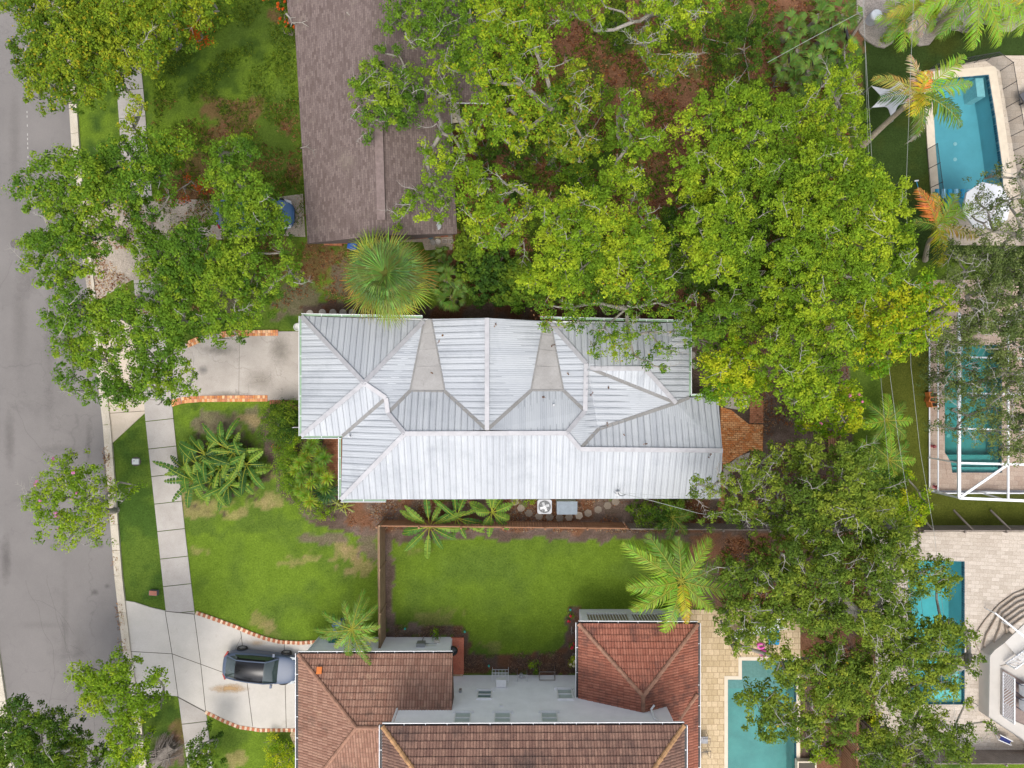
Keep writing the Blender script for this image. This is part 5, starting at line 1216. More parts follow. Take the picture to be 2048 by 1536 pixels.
# bins
def bin_(px, py, lab, c, rz=0.0, z=1.0):
    t = thing('wheeled_bin', px, py, lab, 'bin'); q = P(px, py); mb = MB(); mb.box(q + Vector((0, 0, z / 2)), (.5, .55, z), rz, 0, None, 1.12); mb.build('body', mat_plain('bin_plastic', c, .5), t); mb = MB(); mb.box(q + Vector((0, 0, z + .03)), (.6, .68, .07), rz, 0, None, .9); mb.build('lid', mat_plain('bin_lid', tuple(v * 1.2 for v in c), .45), t); mb = MB(); mb.beam(q + Vector((-.25, .36, z)), q + Vector((.25, .36, z)), .03, .04); mb.build('handle', M['black'], t)
bin_(683, 1246, 'blue wheeled bin half hidden by the small palm above the tiled eave', (.01, .07, .33), .3, .9)
bin_(674, 1268, 'dark green wheeled bin behind the small palm, against the white wall', (.02, .12, .09), 0, .9)
bin_(712, 494, 'blue wheeled bin between the shingled house and the large fan palm', (.01, .07, .3), -.15, .95)
# things under the eave of the shingled house
sheet('patio', [[(790,470),(905,468),(905,500),(850,500),(845,484),(790,484)]], .03, M['drive_stained'])
sheet('brick_step', [[(650,485),(686,480),(686,492),(650,492)]], .25, M['brick_red'])
for i, (x, y, sh, lab) in enumerate([(877,485,1.5,'pale round pot beside the shingled house, right one of the pair'),(867,487,.9,'grey round pot beside the shingled house, left one of the pair')]):
    t = thing('round_pot', x, y, lab, 'pot', 'round pots by the shingled house'); mb = MB(); mb.lathe(P(x, y), [(.12, 0), (.17, .3), (.18, .33), (.15, .33), (.14, .28), (.01, .28)], 20); mb.build('pot', mat_plain('pot_grey%d' % i, (.3 * sh, .29 * sh, .27 * sh), .7), t)
for i, (x, y, lab) in enumerate([(890,483,'left one of two hollow concrete blocks on the dark ground by the shingled house'),(902,483,'right one of two hollow concrete blocks on the dark ground by the shingled house')]):
    q = P(x, y); mb = MB(); o_ = [(q.x - .15, q.y - .1), (q.x + .15, q.y - .1), (q.x + .15, q.y + .1), (q.x - .15, q.y + .1)]; mb.slab([o_, inset(o_, .05)], 0, .2); o = mb.build('concrete_block', M['walk'], None, origin=q); o.location = q; tag(o, lab, 'concrete block', 'concrete blocks')
for x, y, c_, lab in ((876,473,(.45,.38,.2),'folded tan cushion on the patio under the shingled eave'),(862,474,(.1,.2,.26),'teal tub on the patio under the shingled eave')):
    t = thing('cushion' if c_[0] > .3 else 'tub', x, y, lab, 'cushion' if c_[0] > .3 else 'tub'); q = P(x, y); mb = MB()
    if c_[0] > .3: mb.box(q + Vector((0, 0, .12)), (.42, .3, .16), .1, 0, None, .85); mb.box(q + Vector((0, 0, .22)), (.36, .26, .05), .1, 0, None, .85)
    else: mb.lathe(q, [(.15, 0), (.2, .25), (.17, .25), (.15, .1), (.01, .1)], 16)
    mb.build('body', mat_plain('c%d' % x, c_, .8), t)
# wooden steps and awning at the back door of the shingled house
t = thing('back_steps', 925, 240, 'grey wooden steps and landing behind the shingled house', 'steps')
for i, (x0, y0, x1, y1, z) in enumerate([(918,208,945,238,.62),(918,236,944,246,.42),(904,247,931,258,.2)]):
    mb = MB(); q0 = P(x0, y0, z); q1 = P(x1, y1, z); n = 5
    for k in range(n): yy = q0.y + (q1.y - q0.y) * (k + .5) / n; mb.box(((q0.x + q1.x) / 2, yy, z - .02), (abs(q1.x - q0.x), abs(q1.y - q0.y) / n * .85, .04))
    mb.box(((q0.x + q1.x) / 2, (q0.y + q1.y) / 2, z / 2 - .03), (abs(q1.x - q0.x) * .9, abs(q1.y - q0.y) * .9, z - .06)); mb.build('tread', mat_plain('weathered_boards', (.33, .29, .25), .9, var=.15) if i == 0 else bpy.data.materials['weathered_boards'], t)
t = thing('awning', 911, 228, 'cream door awning above the wooden steps', 'awning'); a_ = P(901,207,2.4); b_ = P(919,207,2.2); c_ = P(921,244,2.2); d_ = P(904,246,2.4); mb = MB(); th = Vector((0, 0, .06)); mb.mesh_faces([a_, b_, c_, d_, a_ - th, b_ - th, c_ - th, d_ - th], [(3,2,1,0),(4,5,6,7),(0,1,5,4),(1,2,6,5),(2,3,7,6),(3,0,4,7)]); mb.build('canopy', mat_plain('cream_metal', (.55, .48, .38), .6), t)
# white tank near the corner
t = thing('water_tank', 1742, 42, 'white lidded cylindrical tank in the palm bed near the top', 'tank'); mb = MB(); c = P(1740, 43); mb.lathe(c, [(.34, 0), (.35, .7), (.3, .72), (.05, .73)], 24); mb.build('body', mat_plain('tank_grey', (.4, .42, .46), .5), t); mb = MB(); mb.lathe(c + Vector((0, 0, .72)), [(.32, 0), (.33, .08), (.28, .12), (.02, .14)], 24); mb.build('lid', mat_plain('tank_lid', (.68, .7, .73), .5), t)
t = thing('garden_post', 1696, 78, 'dark leaning post with boards at the edge of the palmettos', 'post'); mb = MB(); mb.beam(P(1697, 82), P(1730, 33, 1.9), .16, .14); mb.build('post', M['fence_grey'], t); mb = MB(); mb.beam(P(1690, 55, .4), P(1697, 84, .4), .14, .2); mb.build('bracket', M['dark'], t)
# sail shade: stretched white fabric with scalloped edges
t = thing('sail_shade', 1787, 197, 'white stretched sail shade on the dark turf behind the leaning palm', 'sail shade'); Z = 2.1
cor = [(1743,172),(1800,160),(1832,183),(1818,205),(1785,242),(1744,215)]; pts = []
for i in range(len(cor)):
    a_ = np.array(cor[i], float); b_ = np.array(cor[(i + 1) % len(cor)], float); ce = np.array((1788, 195.))
    for k in range(6):
        s = k / 6; p = a_ + (b_ - a_) * s; p = p + (ce - p) * .42 * 4 * s * (1 - s) * (1.0 if i in (0, 4, 5, 3) else .35); pts.append(tuple(p))
mb = MB(); mb.slab([pxl(pts, Z)], Z - .03, Z, bottom=True); mb.build('fabric', mat_plain('sail_fabric', (.55, .55, .58), .8, var=.05), t)
for x, y in (cor[0], cor[2], cor[4], cor[5]): q = P(x, y, Z); mb = MB(); mb.tube([Vector((q.x, q.y, 0)), Vector((q.x, q.y, Z + .05))], .035, 8); mb.build('pole', M['steel'], t)
# octagonal white parasol half under the grey oak
t = thing('parasol', 1983, 408, 'large white parasol by the blue pool, half under the grey green tree', 'parasol'); Z = 2.6; c = P(1985, 408, Z); c0 = Vector((c.x, c.y, 0)); R = 1.45
for k in range(8):
    mb = MB(); a0 = k * math.pi / 4 + .2; a1 = a0 + math.pi / 4; p = c + Vector((R * math.cos(a0), R * math.sin(a0), -.45)); q = c + Vector((R * math.cos(a1), R * math.sin(a1), -.45)); mb.face([c, p, q]); mb.face([p, Vector((p.x, p.y, p.z - .15)), Vector((q.x, q.y, q.z - .15)), q]); mb.build('canopy_panel', M['parasol'] if 'parasol' in M else M.setdefault('parasol', mat_plain('parasol_cloth', (.75, .75, .76), .9, var=.03)), t)
    mb = MB(); mb.tube([c + Vector((0, 0, -.03)), p + Vector((0, 0, -.02))], .012, 5); mb.build('rib', M['steel'], t)
mb = MB(); mb.tube([c0, c + Vector((0, 0, .1))], .03, 8); mb.build('pole', M['steel'], t)
mb = MB(); mb.lathe(c0 + Vector((0, 0, .06)), [(.3, 0), (.3, .08), (.05, .12)], 16); mb.build('base', M['walk'], t)
# floats and pole
t = thing('pool_float', 1915, 393, 'bright blue and white float lying across the lower end of the long pool', 'pool float'); c = P(1905, 388, .05)
mb = MB()
for k in range(6): mb.tube([c + Vector((-1.0 + .4 * k, -.28, .03)), c + Vector((-1.0 + .4 * k, .28, .03))], .12, 8, 0, (.02, .35, .6) if k % 2 == 0 else (.3, .6, .75))
mb.build('tubes', M['paint_attr'], t)
t = thing('pool_pole', 1838, 382, 'thin blue pool pole lying on the turf beside the long pool', 'pole'); mb = MB(); mb.tube([P(1833, 363, .05), P(1842, 398, .05)], .022, 6); mb.build('shaft', mat_plain('blue_pole', (.02, .3, .5), .4), t); mb = MB(); mb.beam(P(1829, 362, .06), P(1837, 361, .06), .08, .04); mb.build('brush', M['white_trim'], t)
t = thing('fire_table', 2040, 200, 'dark grey square table cut by the right edge near the blue pool', 'table'); mb = MB(); c = P(2052, 200, .06); mb.box(c + Vector((0, 0, .66)), (1.5, 1.1, .1), .6); mb.build('top', mat_plain('dark_top', (.07, .07, .08), .6), t)
for dx, dy in ((-.4, -.3), (.4, -.3), (.4, .3), (-.4, .3)): mb = MB(); mb.beam(c + Vector((dx, dy, 0)), c + Vector((dx, dy, .62)), .08, .08, up=(1, 0, 0)); mb.build('leg', M['dark'], t)
# terracotta stack
for i, (x, y, s_, rz) in enumerate([(1858,789,.55,.1),(1856,799,.5,-.2),(1860,808,.55,.15)]):
    q = P(x, y); t = thing('terracotta_planter', x, y, '%s of the three orange terracotta planters at the left rim of the screen cage' % ('topmost', 'middle', 'lowest')[i], 'planter', 'terracotta planters'); mb = MB(); o_ = [(q.x + (a_ * math.cos(rz) - b_ * math.sin(rz)) * s_, q.y + (a_ * math.sin(rz) + b_ * math.cos(rz)) * s_ * .6) for a_, b_ in ((-.5, -.5), (.5, -.5), (.5, .5), (-.5, .5))]
    mb.slab([o_, inset(o_, .05)], .06, .5 + .05 * i); mb.build('box', M['terracotta'], t); mb = MB(); mb.slab([inset(o_, .05)], .06, .4); mb.build('soil', M['joint'], t)
for x, y, lab in ((1863,892,'upper red tasselled lamp on the pinkish deck inside the cage'),(1868,973,'lower red tasselled lamp on the pinkish deck inside the cage')):
    t = thing('deck_lamp', x, y, lab, 'lamp', 'red deck lamps', .06); mb = MB(); mb.lathe(P(x, y, .06), [(.1, 0), (.03, .04), (.03, .25), (.12, .28), (.08, .4), (.01, .42)], 12, 0, (.35, .07, .08)); mb.build('lamp', M['paint_attr'], t)
# loungers, floats, towels by the tiled pool
def lounger(x, y, rz, lab, c, sun='white'):
    t = empty('sun_lounger', P(x, y, .06), lab, 'sun lounger', 'white loungers by the notched pool', rz)
    def bd(mb, n, m):
        o = mb.build(n, m, None, origin=(0, 0, 0)); o.parent = t; return o
    mb = MB()
    for k in range(11): mb.box((-.2 + .13 * k - .1, 0, .34), (.1, .62, .03), 0)
    bd(mb, 'seat', M['white_trim']); mb = MB()
    for k in range(5): mb.box((-.4 - .11 * k, 0, .4 + .06 * k), (.09, .62, .03), 0)
    bd(mb, 'backrest', M['white_trim'])
    for sx in (-.7, 1.0):
        for sy in (-.3, .3): mb = MB(); mb.beam((sx, sy, 0), (sx, sy, .34), .05, .05, up=(1, 0, 0)); bd(mb, 'leg', M['white_trim'])
    mb = MB()
    for sy in (-.32, .32): mb.beam((-.9, sy, .35), (1.25, sy, .35), .04, .06)
    bd(mb, 'frame', M['white_trim'])
lounger(1490,1262,.25,'white slatted lounger under the oak branches, left one of the pair', 0)
lounger(1528,1247,.1,'white slatted lounger under the oak branches, right one of the pair', 0)
t = thing('towel', 1547, 1268, 'crumpled bright blue towel on the tan pavers beside the white loungers', 'towel', z=.06); mb = MB(); g = 7; rr = random.Random(3)
hz = [[.03 + .09 * rr.random() for _ in range(g)] for _ in range(g)]; q0 = P(1547, 1266, .06)
for i in range(g - 1):
    for j in range(g - 1):
        w_ = lambda a_, b_: q0 + Vector((-.35 + a_ * .11 + .05 * math.sin(b_ * 2), -.7 + b_ * .22, hz[a_][b_])); mb.face([w_(i, j), w_(i + 1, j), w_(i + 1, j + 1), w_(i, j + 1)])
mb.build('cloth', mat_plain('blue_towel', (.02, .25, .45), .95), t, smooth=True)
for x, y, lab in ((1521,1291,'upper pink inflatable ring on the pavers above the notched pool'),(1526,1306,'lower pink inflatable ring on the pavers above the notched pool')):
    t = thing('inflatable_ring', x, y, lab, 'inflatable ring', 'pink inflatable rings', .06); mb = MB(); c = P(x, y, .06); mb.tube([c + Vector((.2 * math.cos(k / 16 * 6.2832), .15 * math.sin(k / 16 * 6.2832), .08)) for k in range(17)], .075, 8, cap=False); mb.build('ring', M.setdefault('pink', mat_plain('pink_vinyl', (.6, .08, .35), .35)), t, smooth=True)
for i, (x, y) in enumerate([(1405,1473),(1406,1497)]):
    t = thing('wire_chair', x, y, ('dark wire garden chair with a grey seat, upper one beside the tiled roof', 'dark wire garden chair without cushion, lower one beside the tiled roof')[i], 'chair', 'wire garden chairs', .06); c = P(x, y, .06)
    mb = MB(); mb.box(c + Vector((0, 0, .42)), (.42, .42, .04) if i == 0 else (.42, .04, .02)); 
    if i: 
        for k in range(7): mb.beam(c + Vector((-.2 + .066 * k, -.2, .42)), c + Vector((-.2 + .066 * k, .2, .42)), .012, .012)
    mb.build('seat', mat_plain('grey_cushion', (.35, .35, .37), .9) if i == 0 else M['black'], t)
    mb = MB()
    for k in range(7): mb.beam(c + Vector((-.21 + .07 * k, .22, .42)), c + Vector((-.23 + .075 * k, .34, .95)), .013, .013)
    mb.beam(c + Vector((-.24, .34, .95)), c + Vector((.24, .34, .95)), .025, .025); mb.build('backrest', M['black'], t)
    for dx in (-.22, .22):
        for dy in (-.22, .22): mb = MB(); mb.beam(c + Vector((dx * 1.15, dy * 1.15, 0)), c + Vector((dx, dy, .42)), .022, .022, up=(1, 0, 0)); mb.build('leg', M['black'], t)
    for dx in (-.27, .27): mb = MB(); mb.tube([c + Vector((dx, .25, .7)), c + Vector((dx * 1.1, 0, .66)), c + Vector((dx, -.25, .62)), c + Vector((dx * .9, -.25, .42))], .012, 5); mb.build('armrest', M['black'], t)
# framed mat at the foot of the pool and small skimmer
t = thing('planter_box', 1613, 1530, 'cream rectangular planter at the bottom edge right of the notched pool', 'planter'); q = pxl([(1595,1523),(1633,1523),(1633,1560),(1595,1560)], .4); mb = MB(); mb.slab([q, inset(q, .08)], 0, .4); mb.build('box', M['coping'], t); mb = MB(); mb.slab([inset(q, .08)], 0, .33); mb.build('soil', M['joint'], t)
t = thing('garden_bench', 1658, 889, 'dark wooden garden bench under the pink flowering shrub', 'bench'); c = P(1658, 888)
mb = MB()
for k in range(4): mb.box(c + Vector((-.2 + .13 * k, 0, .45)), (.1, 1.3, .03))
mb.build('seat', M['fence_red'], t); mb = MB()
for k in range(6): mb.box(c + Vector((.28, -.55 + .22 * k, .7)), (.03, .06, .45))
mb.beam(c + Vector((.28, -.65, .93)), c + Vector((.28, .65, .93)), .05, .06); mb.build('backrest', M['fence_red'], t)
for dx in (-.2, .25):
    for dy in (-.6, .6): mb = MB(); mb.beam(c + Vector((dx, dy, 0)), c + Vector((dx, dy, .45)), .06, .06, up=(1, 0, 0)); mb.build('leg', M['fence_red'], t)
t = thing('folding_chair', 2005, 1474, 'white framed folding chair with a navy seat below the raised terrace', 'chair'); c = P(1998, 1471)
mb = MB(); mb.beam(c + Vector((-.3, .3, .5)), c + Vector((.5, -.1, .5)), .05, .05); mb.beam(c + Vector((-.4, 0, .5)), c + Vector((.4, -.35, .5)), .05, .05); mb.beam(c + Vector((-.3, .3, 0)), c + Vector((-.4, 0, .5)), .05, .05); mb.beam(c + Vector((.5, -.1, 0)), c + Vector((.4, -.35, .5)), .05, .05); mb.build('frame', M['white_trim'], t)
mb = MB(); mb.beam(c + Vector((-.25, .12, .47)), c + Vector((.35, -.2, .47)), .3, .03); mb.build('seat', mat_plain('navy_cloth', (.01, .02, .12), .8), t)
# fallen branches and shed leaves on roofs, uprooted stump by the verge
t = thing('palm_stump', 330, 1505, 'grey felled palm stem with frayed roots lying on the verge at the bottom left', 'stump'); mb = MB(); rr = random.Random(5)
mb.tube([P(285,1570,.2), P(305,1530,.3), P(330,1505,.35), P(345,1490,.35)], [.25, .3, .33, .3], 10)
for k in range(60):
    a_ = rr.uniform(-.9, .9); s0 = P(325 + rr.uniform(-14, 14), 1508 + rr.uniform(-12, 12), .4 + rr.random() * .2); d_ = Vector((math.cos(.85 + a_), math.sin(.85 + a_), 0)); mb.tube([s0 - d_ * .6, s0 + d_ * .3 + Vector((0, 0, .05)), s0 + d_ * rr.uniform(.6, 1.1) + Vector((0, 0, -.25))], [.04, .03, .012], 4)
mb.build('stem', mat_ground('grey_fibre', (.13, .11, .095), (.2, .175, .15), (.08, .065, .055), 3, 20, .95, bmp=.8), t)
def twig(pts, label, rad=.03):
    mb = MB(); P3 = [P(*p) for p in pts]; n = len(P3); mb.tube(P3, [rad * (1 - .7 * i / (n - 1)) for i in range(n)], 5); rr = random.Random(int(pts[0][0]))
    for i in range(1, n):
        for _ in range(2):
            d_ = (P3[i] - P3[i - 1]); L = d_.length; a_ = rr.uniform(.4, 1.0) * rr.choice((-1, 1)); e = Vector((d_.x * math.cos(a_) - d_.y * math.sin(a_), d_.x * math.sin(a_) + d_.y * math.cos(a_), 0)); mb.tube([P3[i], P3[i] + e * .5, P3[i] + e * .9], [rad * .5, rad * .35, rad * .15], 4)
    o = mb.build('fallen_branch', M['bark_pale']); tag(o, label, 'branch', 'fallen branches on the shingle roof')
twig([(572,27,2.95),(580,36,2.98),(584,45,3.0),(604,45,3.1)], 'forked dead branch at the upper left edge of the shingle roof', .06)
twig([(601,296,3.0),(612,293,3.05),(626,301,3.1)], 'thin pale twig on the left edge of the shingle roof', .03)
twig([(694,25,3.95),(700,31,4.0),(703,33,4.0)], 'short white stick near the top of the shingle roof', .05)

# overhead wires
def wires():
    zt = lambda s: 7.6 - 2.4 * 4 * s * (1 - s) * .5
    lines = [([(1716,-380),(1727,30),(1745,340),(1776,720),(1797,880),(1825,1058),(1885,1560),(1930,1900)], 'power line crossing the turf beside the forest edge, longest left wire'),
             ([(1842,-380),(1827,0),(1812,380),(1822,735),(1840,900),(1868,1064),(1925,1560),(1960,1900)], 'power line crossing the right turf strip, rightmost wire'),
             ([(1722,-380),(1729,60),(1738,340),(1762,760),(1782,990),(1800,1100),(1855,1560)], 'thin grey power line just left of the main wires')]
    for pts, lab in lines:
        mb = MB(); n = len(pts); P3 = []
        for i, (x, y) in enumerate(pts): s = (y + 380) / 2280; P3.append(P(x, y, zt(s)))
        mb.tube(P3, .009 if 'thin' not in lab else .006, 5); o = mb.build('power_line', M.setdefault('wire', mat_plain('wire_grey', (.3, .31, .29), .6))); tag(o, lab, 'wire', 'power lines')
    for pts, lab in ([([P(1236,985,3.9), P(1310,1003,4.3), P(1395,1026,5.0), P(1600,1060,6.3), P(1830,1100,6.9)], 'grey service cable rising from the silver roof into the oak'), ([P(1250,986,3.9), P(1330,992,4.2), P(1440,1000,4.8), P(1790,1030,6.8)], 'thin second service cable over the silver roof'),
                      ([P(1535,125,3.2), P(1620,78,4), P(1710,30,5.2), P(1727,22,5.6)], 'taut white cable across the palmettos')]):
        mb = MB(); mb.tube(pts, .014 if 'second' not in lab else .008, 5); o = mb.build('service_cable', M['wire']); tag(o, lab, 'cable')
wires()
# ------------------------------------------------------------------ vegetation
M['twig'] = mat_plain('bleached_twig', (.3, .28, .25), .9, var=.15)
def unit(n, r):
    v = r.normal(size=(n, 3)); return v / np.linalg.norm(v, axis=1)[:, None]
def leaf_mesh(C, R, n, size, cols, r, up=0.7, flat=0.75, jit=0.18, aspect=0.5, yellow=0.0, ycol=(0.42, 0.34, 0.02)):
    """C (N,3) tuft centres, R (N,) radii, cols (N,3); n leaves per tuft -> V, F, colours"""
    Nn = len(C); T = np.repeat(np.arange(Nn), n); m = Nn * n
    d = unit(m, r); rad = r.random(m) ** 0.45
    p = C[T] + d * (R[T] * rad)[:, None] * np.array([1, 1, flat])
    nor = d * 0.65 + np.array([0, 0, up]) + r.normal(size=(m, 3)) * 0.35; nor /= np.linalg.norm(nor, axis=1)[:, None]
    t = np.cross(nor, unit(m, r)); t /= np.linalg.norm(t, axis=1)[:, None] + 1e-9; s = np.cross(nor, t)
    L = size * r.uniform(0.5, 1.5, m); W = L * aspect
    a = p - t * L[:, None] / 2; b = p + s * W[:, None] / 2; c = p + t * L[:, None] / 2; e = p - s * W[:, None] / 2
    V = np.stack([a, b, c, e], 1).reshape(-1, 3); F = np.arange(m * 4).reshape(-1, 4)
    col = cols[T] * (1 + jit * r.normal(size=(m, 1)))
    if yellow > 0:
        k = r.random(m) < yellow; col[k] = np.array(ycol) * r.uniform(.7, 1.2, (k.sum(), 1))
    col = np.clip(col, 0.004, 0.9); return V, F, np.repeat(col, 4, 0)

GREENS = {  # (darkest leaf and painted crown shade, mature leaf, fresh growth)
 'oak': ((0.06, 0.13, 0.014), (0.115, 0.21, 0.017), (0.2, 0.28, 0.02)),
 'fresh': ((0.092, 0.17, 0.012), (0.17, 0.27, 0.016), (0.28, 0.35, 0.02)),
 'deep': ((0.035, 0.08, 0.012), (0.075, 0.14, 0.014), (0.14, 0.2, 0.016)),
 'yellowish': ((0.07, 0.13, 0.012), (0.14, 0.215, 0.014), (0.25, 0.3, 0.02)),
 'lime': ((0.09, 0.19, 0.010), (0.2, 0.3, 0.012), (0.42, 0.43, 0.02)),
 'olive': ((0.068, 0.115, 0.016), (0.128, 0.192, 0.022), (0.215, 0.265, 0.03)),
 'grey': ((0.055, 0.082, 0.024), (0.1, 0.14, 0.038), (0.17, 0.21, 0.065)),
}
def fill(poly, sp, r_, rnd, jitter=0.35):
    """circles filling a px polygon on a jittered grid"""
    xs = [p[0] for p in poly]; ys = [p[1] for p in poly]; out_ = []; row = 0; y = min(ys)
    while y <= max(ys):
        x = min(xs) + (sp / 2 if row % 2 else 0)
        while x <= max(xs):
            X = x + rnd.uniform(-jitter, jitter) * sp; Y = y + rnd.uniform(-jitter, jitter) * sp
            if inside(poly, np.array([X]), np.array([Y]))[0]: out_.append((X, Y, r_ * rnd.uniform(.8, 1.2)))
            x += sp
        y += sp * .87; row += 1
    return out_

NLEAF = [0]; LS = .92
def tree(name, label, cat, lobes, base, ztop, green, group=None, seed=1, dens=1.0, leaf=0.13, bark='bark_pale', twigs=10, nper=24, spread=0.8, yellow=0.0, thick=1.0, flowers=None, trunk=True, dz=1.1, ycol=(0.42, 0.34, 0.02)):
    r = np.random.default_rng(seed); rnd = random.Random(seed); B = P(*base)
    root = empty(name, B, label, cat, group)
    g0, g1, g2 = (np.array(x) for x in GREENS[green])
    cs = []; lob3 = []
    cx = np.mean([l[0] for l in lobes]); cy = np.mean([l[1] for l in lobes]); ext = max(30, max(math.hypot(l[0] - cx, l[1] - cy) for l in lobes))
    for (x, y, rp) in [l[:3] for l in lobes]:
        q = math.hypot(x - cx, y - cy) / ext; z = ztop - dz * q * q - rnd.uniform(0, dz * .9)
        p = P(x, y, z); lob3.append((p, rp * (1.1 if rp > 24 else 1.0) / 32.0 * (H - z) / H))
    TC = []; TR = []; TK = []
    for p, R in lob3:
        # sprays: short twigs ending in bunches of leaves, domed over the lobe
        area = math.pi * R * R; n = max(4, int(area * 19 * dens * spread))
        th = r.random(n) * 2 * math.pi; rr = np.sqrt(r.random(n)) * 1.02
        edge = 1 + 0.22 * np.sin(th * 3 + r.random() * 6) + 0.12 * np.sin(th * 5 + r.random() * 6)
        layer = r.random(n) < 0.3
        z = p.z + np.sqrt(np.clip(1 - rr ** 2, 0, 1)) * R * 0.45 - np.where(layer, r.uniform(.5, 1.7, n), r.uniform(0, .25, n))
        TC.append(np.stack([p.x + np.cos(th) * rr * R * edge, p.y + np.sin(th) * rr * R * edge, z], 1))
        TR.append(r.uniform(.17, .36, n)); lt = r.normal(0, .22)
        k = np.clip(r.normal(.5 + lt, .25, n) - layer * .3, 0, 1); TK.append(k)  # lower layer leaves coloured darker, painting in the shade inside the crown
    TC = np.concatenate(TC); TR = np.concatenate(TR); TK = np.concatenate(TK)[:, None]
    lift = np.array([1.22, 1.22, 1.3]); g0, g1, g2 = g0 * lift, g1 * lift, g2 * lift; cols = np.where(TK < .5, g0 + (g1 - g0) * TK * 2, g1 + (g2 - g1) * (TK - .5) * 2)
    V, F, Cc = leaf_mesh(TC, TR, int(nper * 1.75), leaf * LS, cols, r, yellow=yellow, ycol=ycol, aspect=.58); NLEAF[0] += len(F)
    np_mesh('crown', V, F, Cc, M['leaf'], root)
    if trunk:
        # limbs: a spanning tree from the fork to the lobes
        fork = Vector((B.x, B.y, ztop * .3)); cen = sum((p for p, R in lob3), Vector()) / len(lob3)
        fork += (Vector((cen.x, cen.y, fork.z)) - fork) * .2
        nodes = [fork]; par = [-1]; left = [p + Vector((0, 0, -R * .3 - .55)) for p, R in lob3]
        cost = [0.0]
        while left:
            best = None
            for i, l in enumerate(left):
                for j, nd in enumerate(nodes):
                    d = (l - nd).length + cost[j] * .35
                    if best is None or d < best[0]: best = (d, i, j)
            d, i, j = best; l = left.pop(i); nodes.append(l); par.append(j); cost.append(cost[j] + (l - nodes[j]).length)
        w_ = [1.0] * len(nodes)
        for i in range(len(nodes) - 1, 0, -1): w_[par[i]] += w_[i]
        mb = MB(); rad = lambda q: thick * (0.022 + 0.027 * math.sqrt(q))
        tr = rad(w_[0]) * 1.25
        mb.tube([B + Vector((0, 0, -.1)), B + Vector((0, 0, .25)), B.lerp(fork, .5) + Vector((.08, -.06, 0)), fork], [tr * 1.55, tr * 1.15, tr, tr * .95], 9)
        for i in range(1, len(nodes)):
            a = nodes[par[i]]; b = nodes[i]; L = (b - a).length; ra = min(rad(w_[i]) * 1.15, rad(w_[par[i]])); rb = rad(w_[i]) * .85
            k = max(2, int(L / .8)); pts = []; prev = Vector((0, 0, 0))
            for s in range(k + 1):
                t = s / k; o_ = Vector((rnd.uniform(-1, 1), rnd.uniform(-1, 1), rnd.uniform(-.5, .5))) * (.16 * math.sin(math.pi * t) * min(1.5, L * .5))
                pts.append(a.lerp(b, t) + o_ + Vector((0, 0, -.12 * L * math.sin(math.pi * t) * (1 if i > 3 else -.3))))
            mb.tube(pts, [ra + (rb - ra) * s / k for s in range(k + 1)], 7 if ra > .08 else 5)
        # secondary twigs inside each lobe, some poking through bare
        for p, R in lob3:
            o_ = p + Vector((0, 0, -R * .3 - .55))
            for _ in range(max(3, int(R * 4))):
                a_ = rnd.random() * 6.283; q = p + Vector((math.cos(a_), math.sin(a_), 0)) * R * rnd.uniform(.5, 1.05) + Vector((0, 0, rnd.uniform(-.1, .3)))
                m_ = o_.lerp(q, .5) + Vector((rnd.uniform(-.15, .15), rnd.uniform(-.15, .15), .08)); mb.tube([o_, m_, q], [.028, .018, .006], 4)
        for _ in range(int(twigs * .7)):
            p, R = rnd.choice(lob3); a_ = rnd.random() * 6.283; q = p + Vector((math.cos(a_), math.sin(a_), 0)) * R * rnd.uniform(.1, .8) + Vector((0, 0, R * .4)); h_ = rnd.random() * 6.283; L = rnd.uniform(.5, 1.3)
            pts = [p + Vector((0, 0, -R * .3 - .55)), q]
            for s in range(4): h_ += rnd.uniform(-.5, .5); pts.append(pts[-1] + Vector((math.cos(h_), math.sin(h_), rnd.uniform(-.15, .2))) * L / 4)
            mb.tube(pts, [.024, .019, .015, .011, .007, .003], 4, 1)
            for s in (2, 3, 4):
                for sg in (-1, 1):
                    if rnd.random() < .75: h2 = h_ + sg * rnd.uniform(.5, 1.1); e = pts[s] + Vector((math.cos(h2), math.sin(h2), .05)) * L * rnd.uniform(.2, .4); mb.tube([pts[s], e], [.011, .003], 3, 1)
        mb.build('trunk', [M[bark], M['twig']], root)
    if flowers:
        fc = np.array(flowers[0]); n = flowers[1]; idx = r.integers(0, len(TC), n); fcol = np.tile(fc, (n, 1))
        V, F, Cc = leaf_mesh(TC[idx] + np.array([0, 0, .28]), np.full(n, .09), 9, .1, fcol, r, aspect=.9); np_mesh('blossoms', V, F, Cc, M['leaf'], root)
    return root

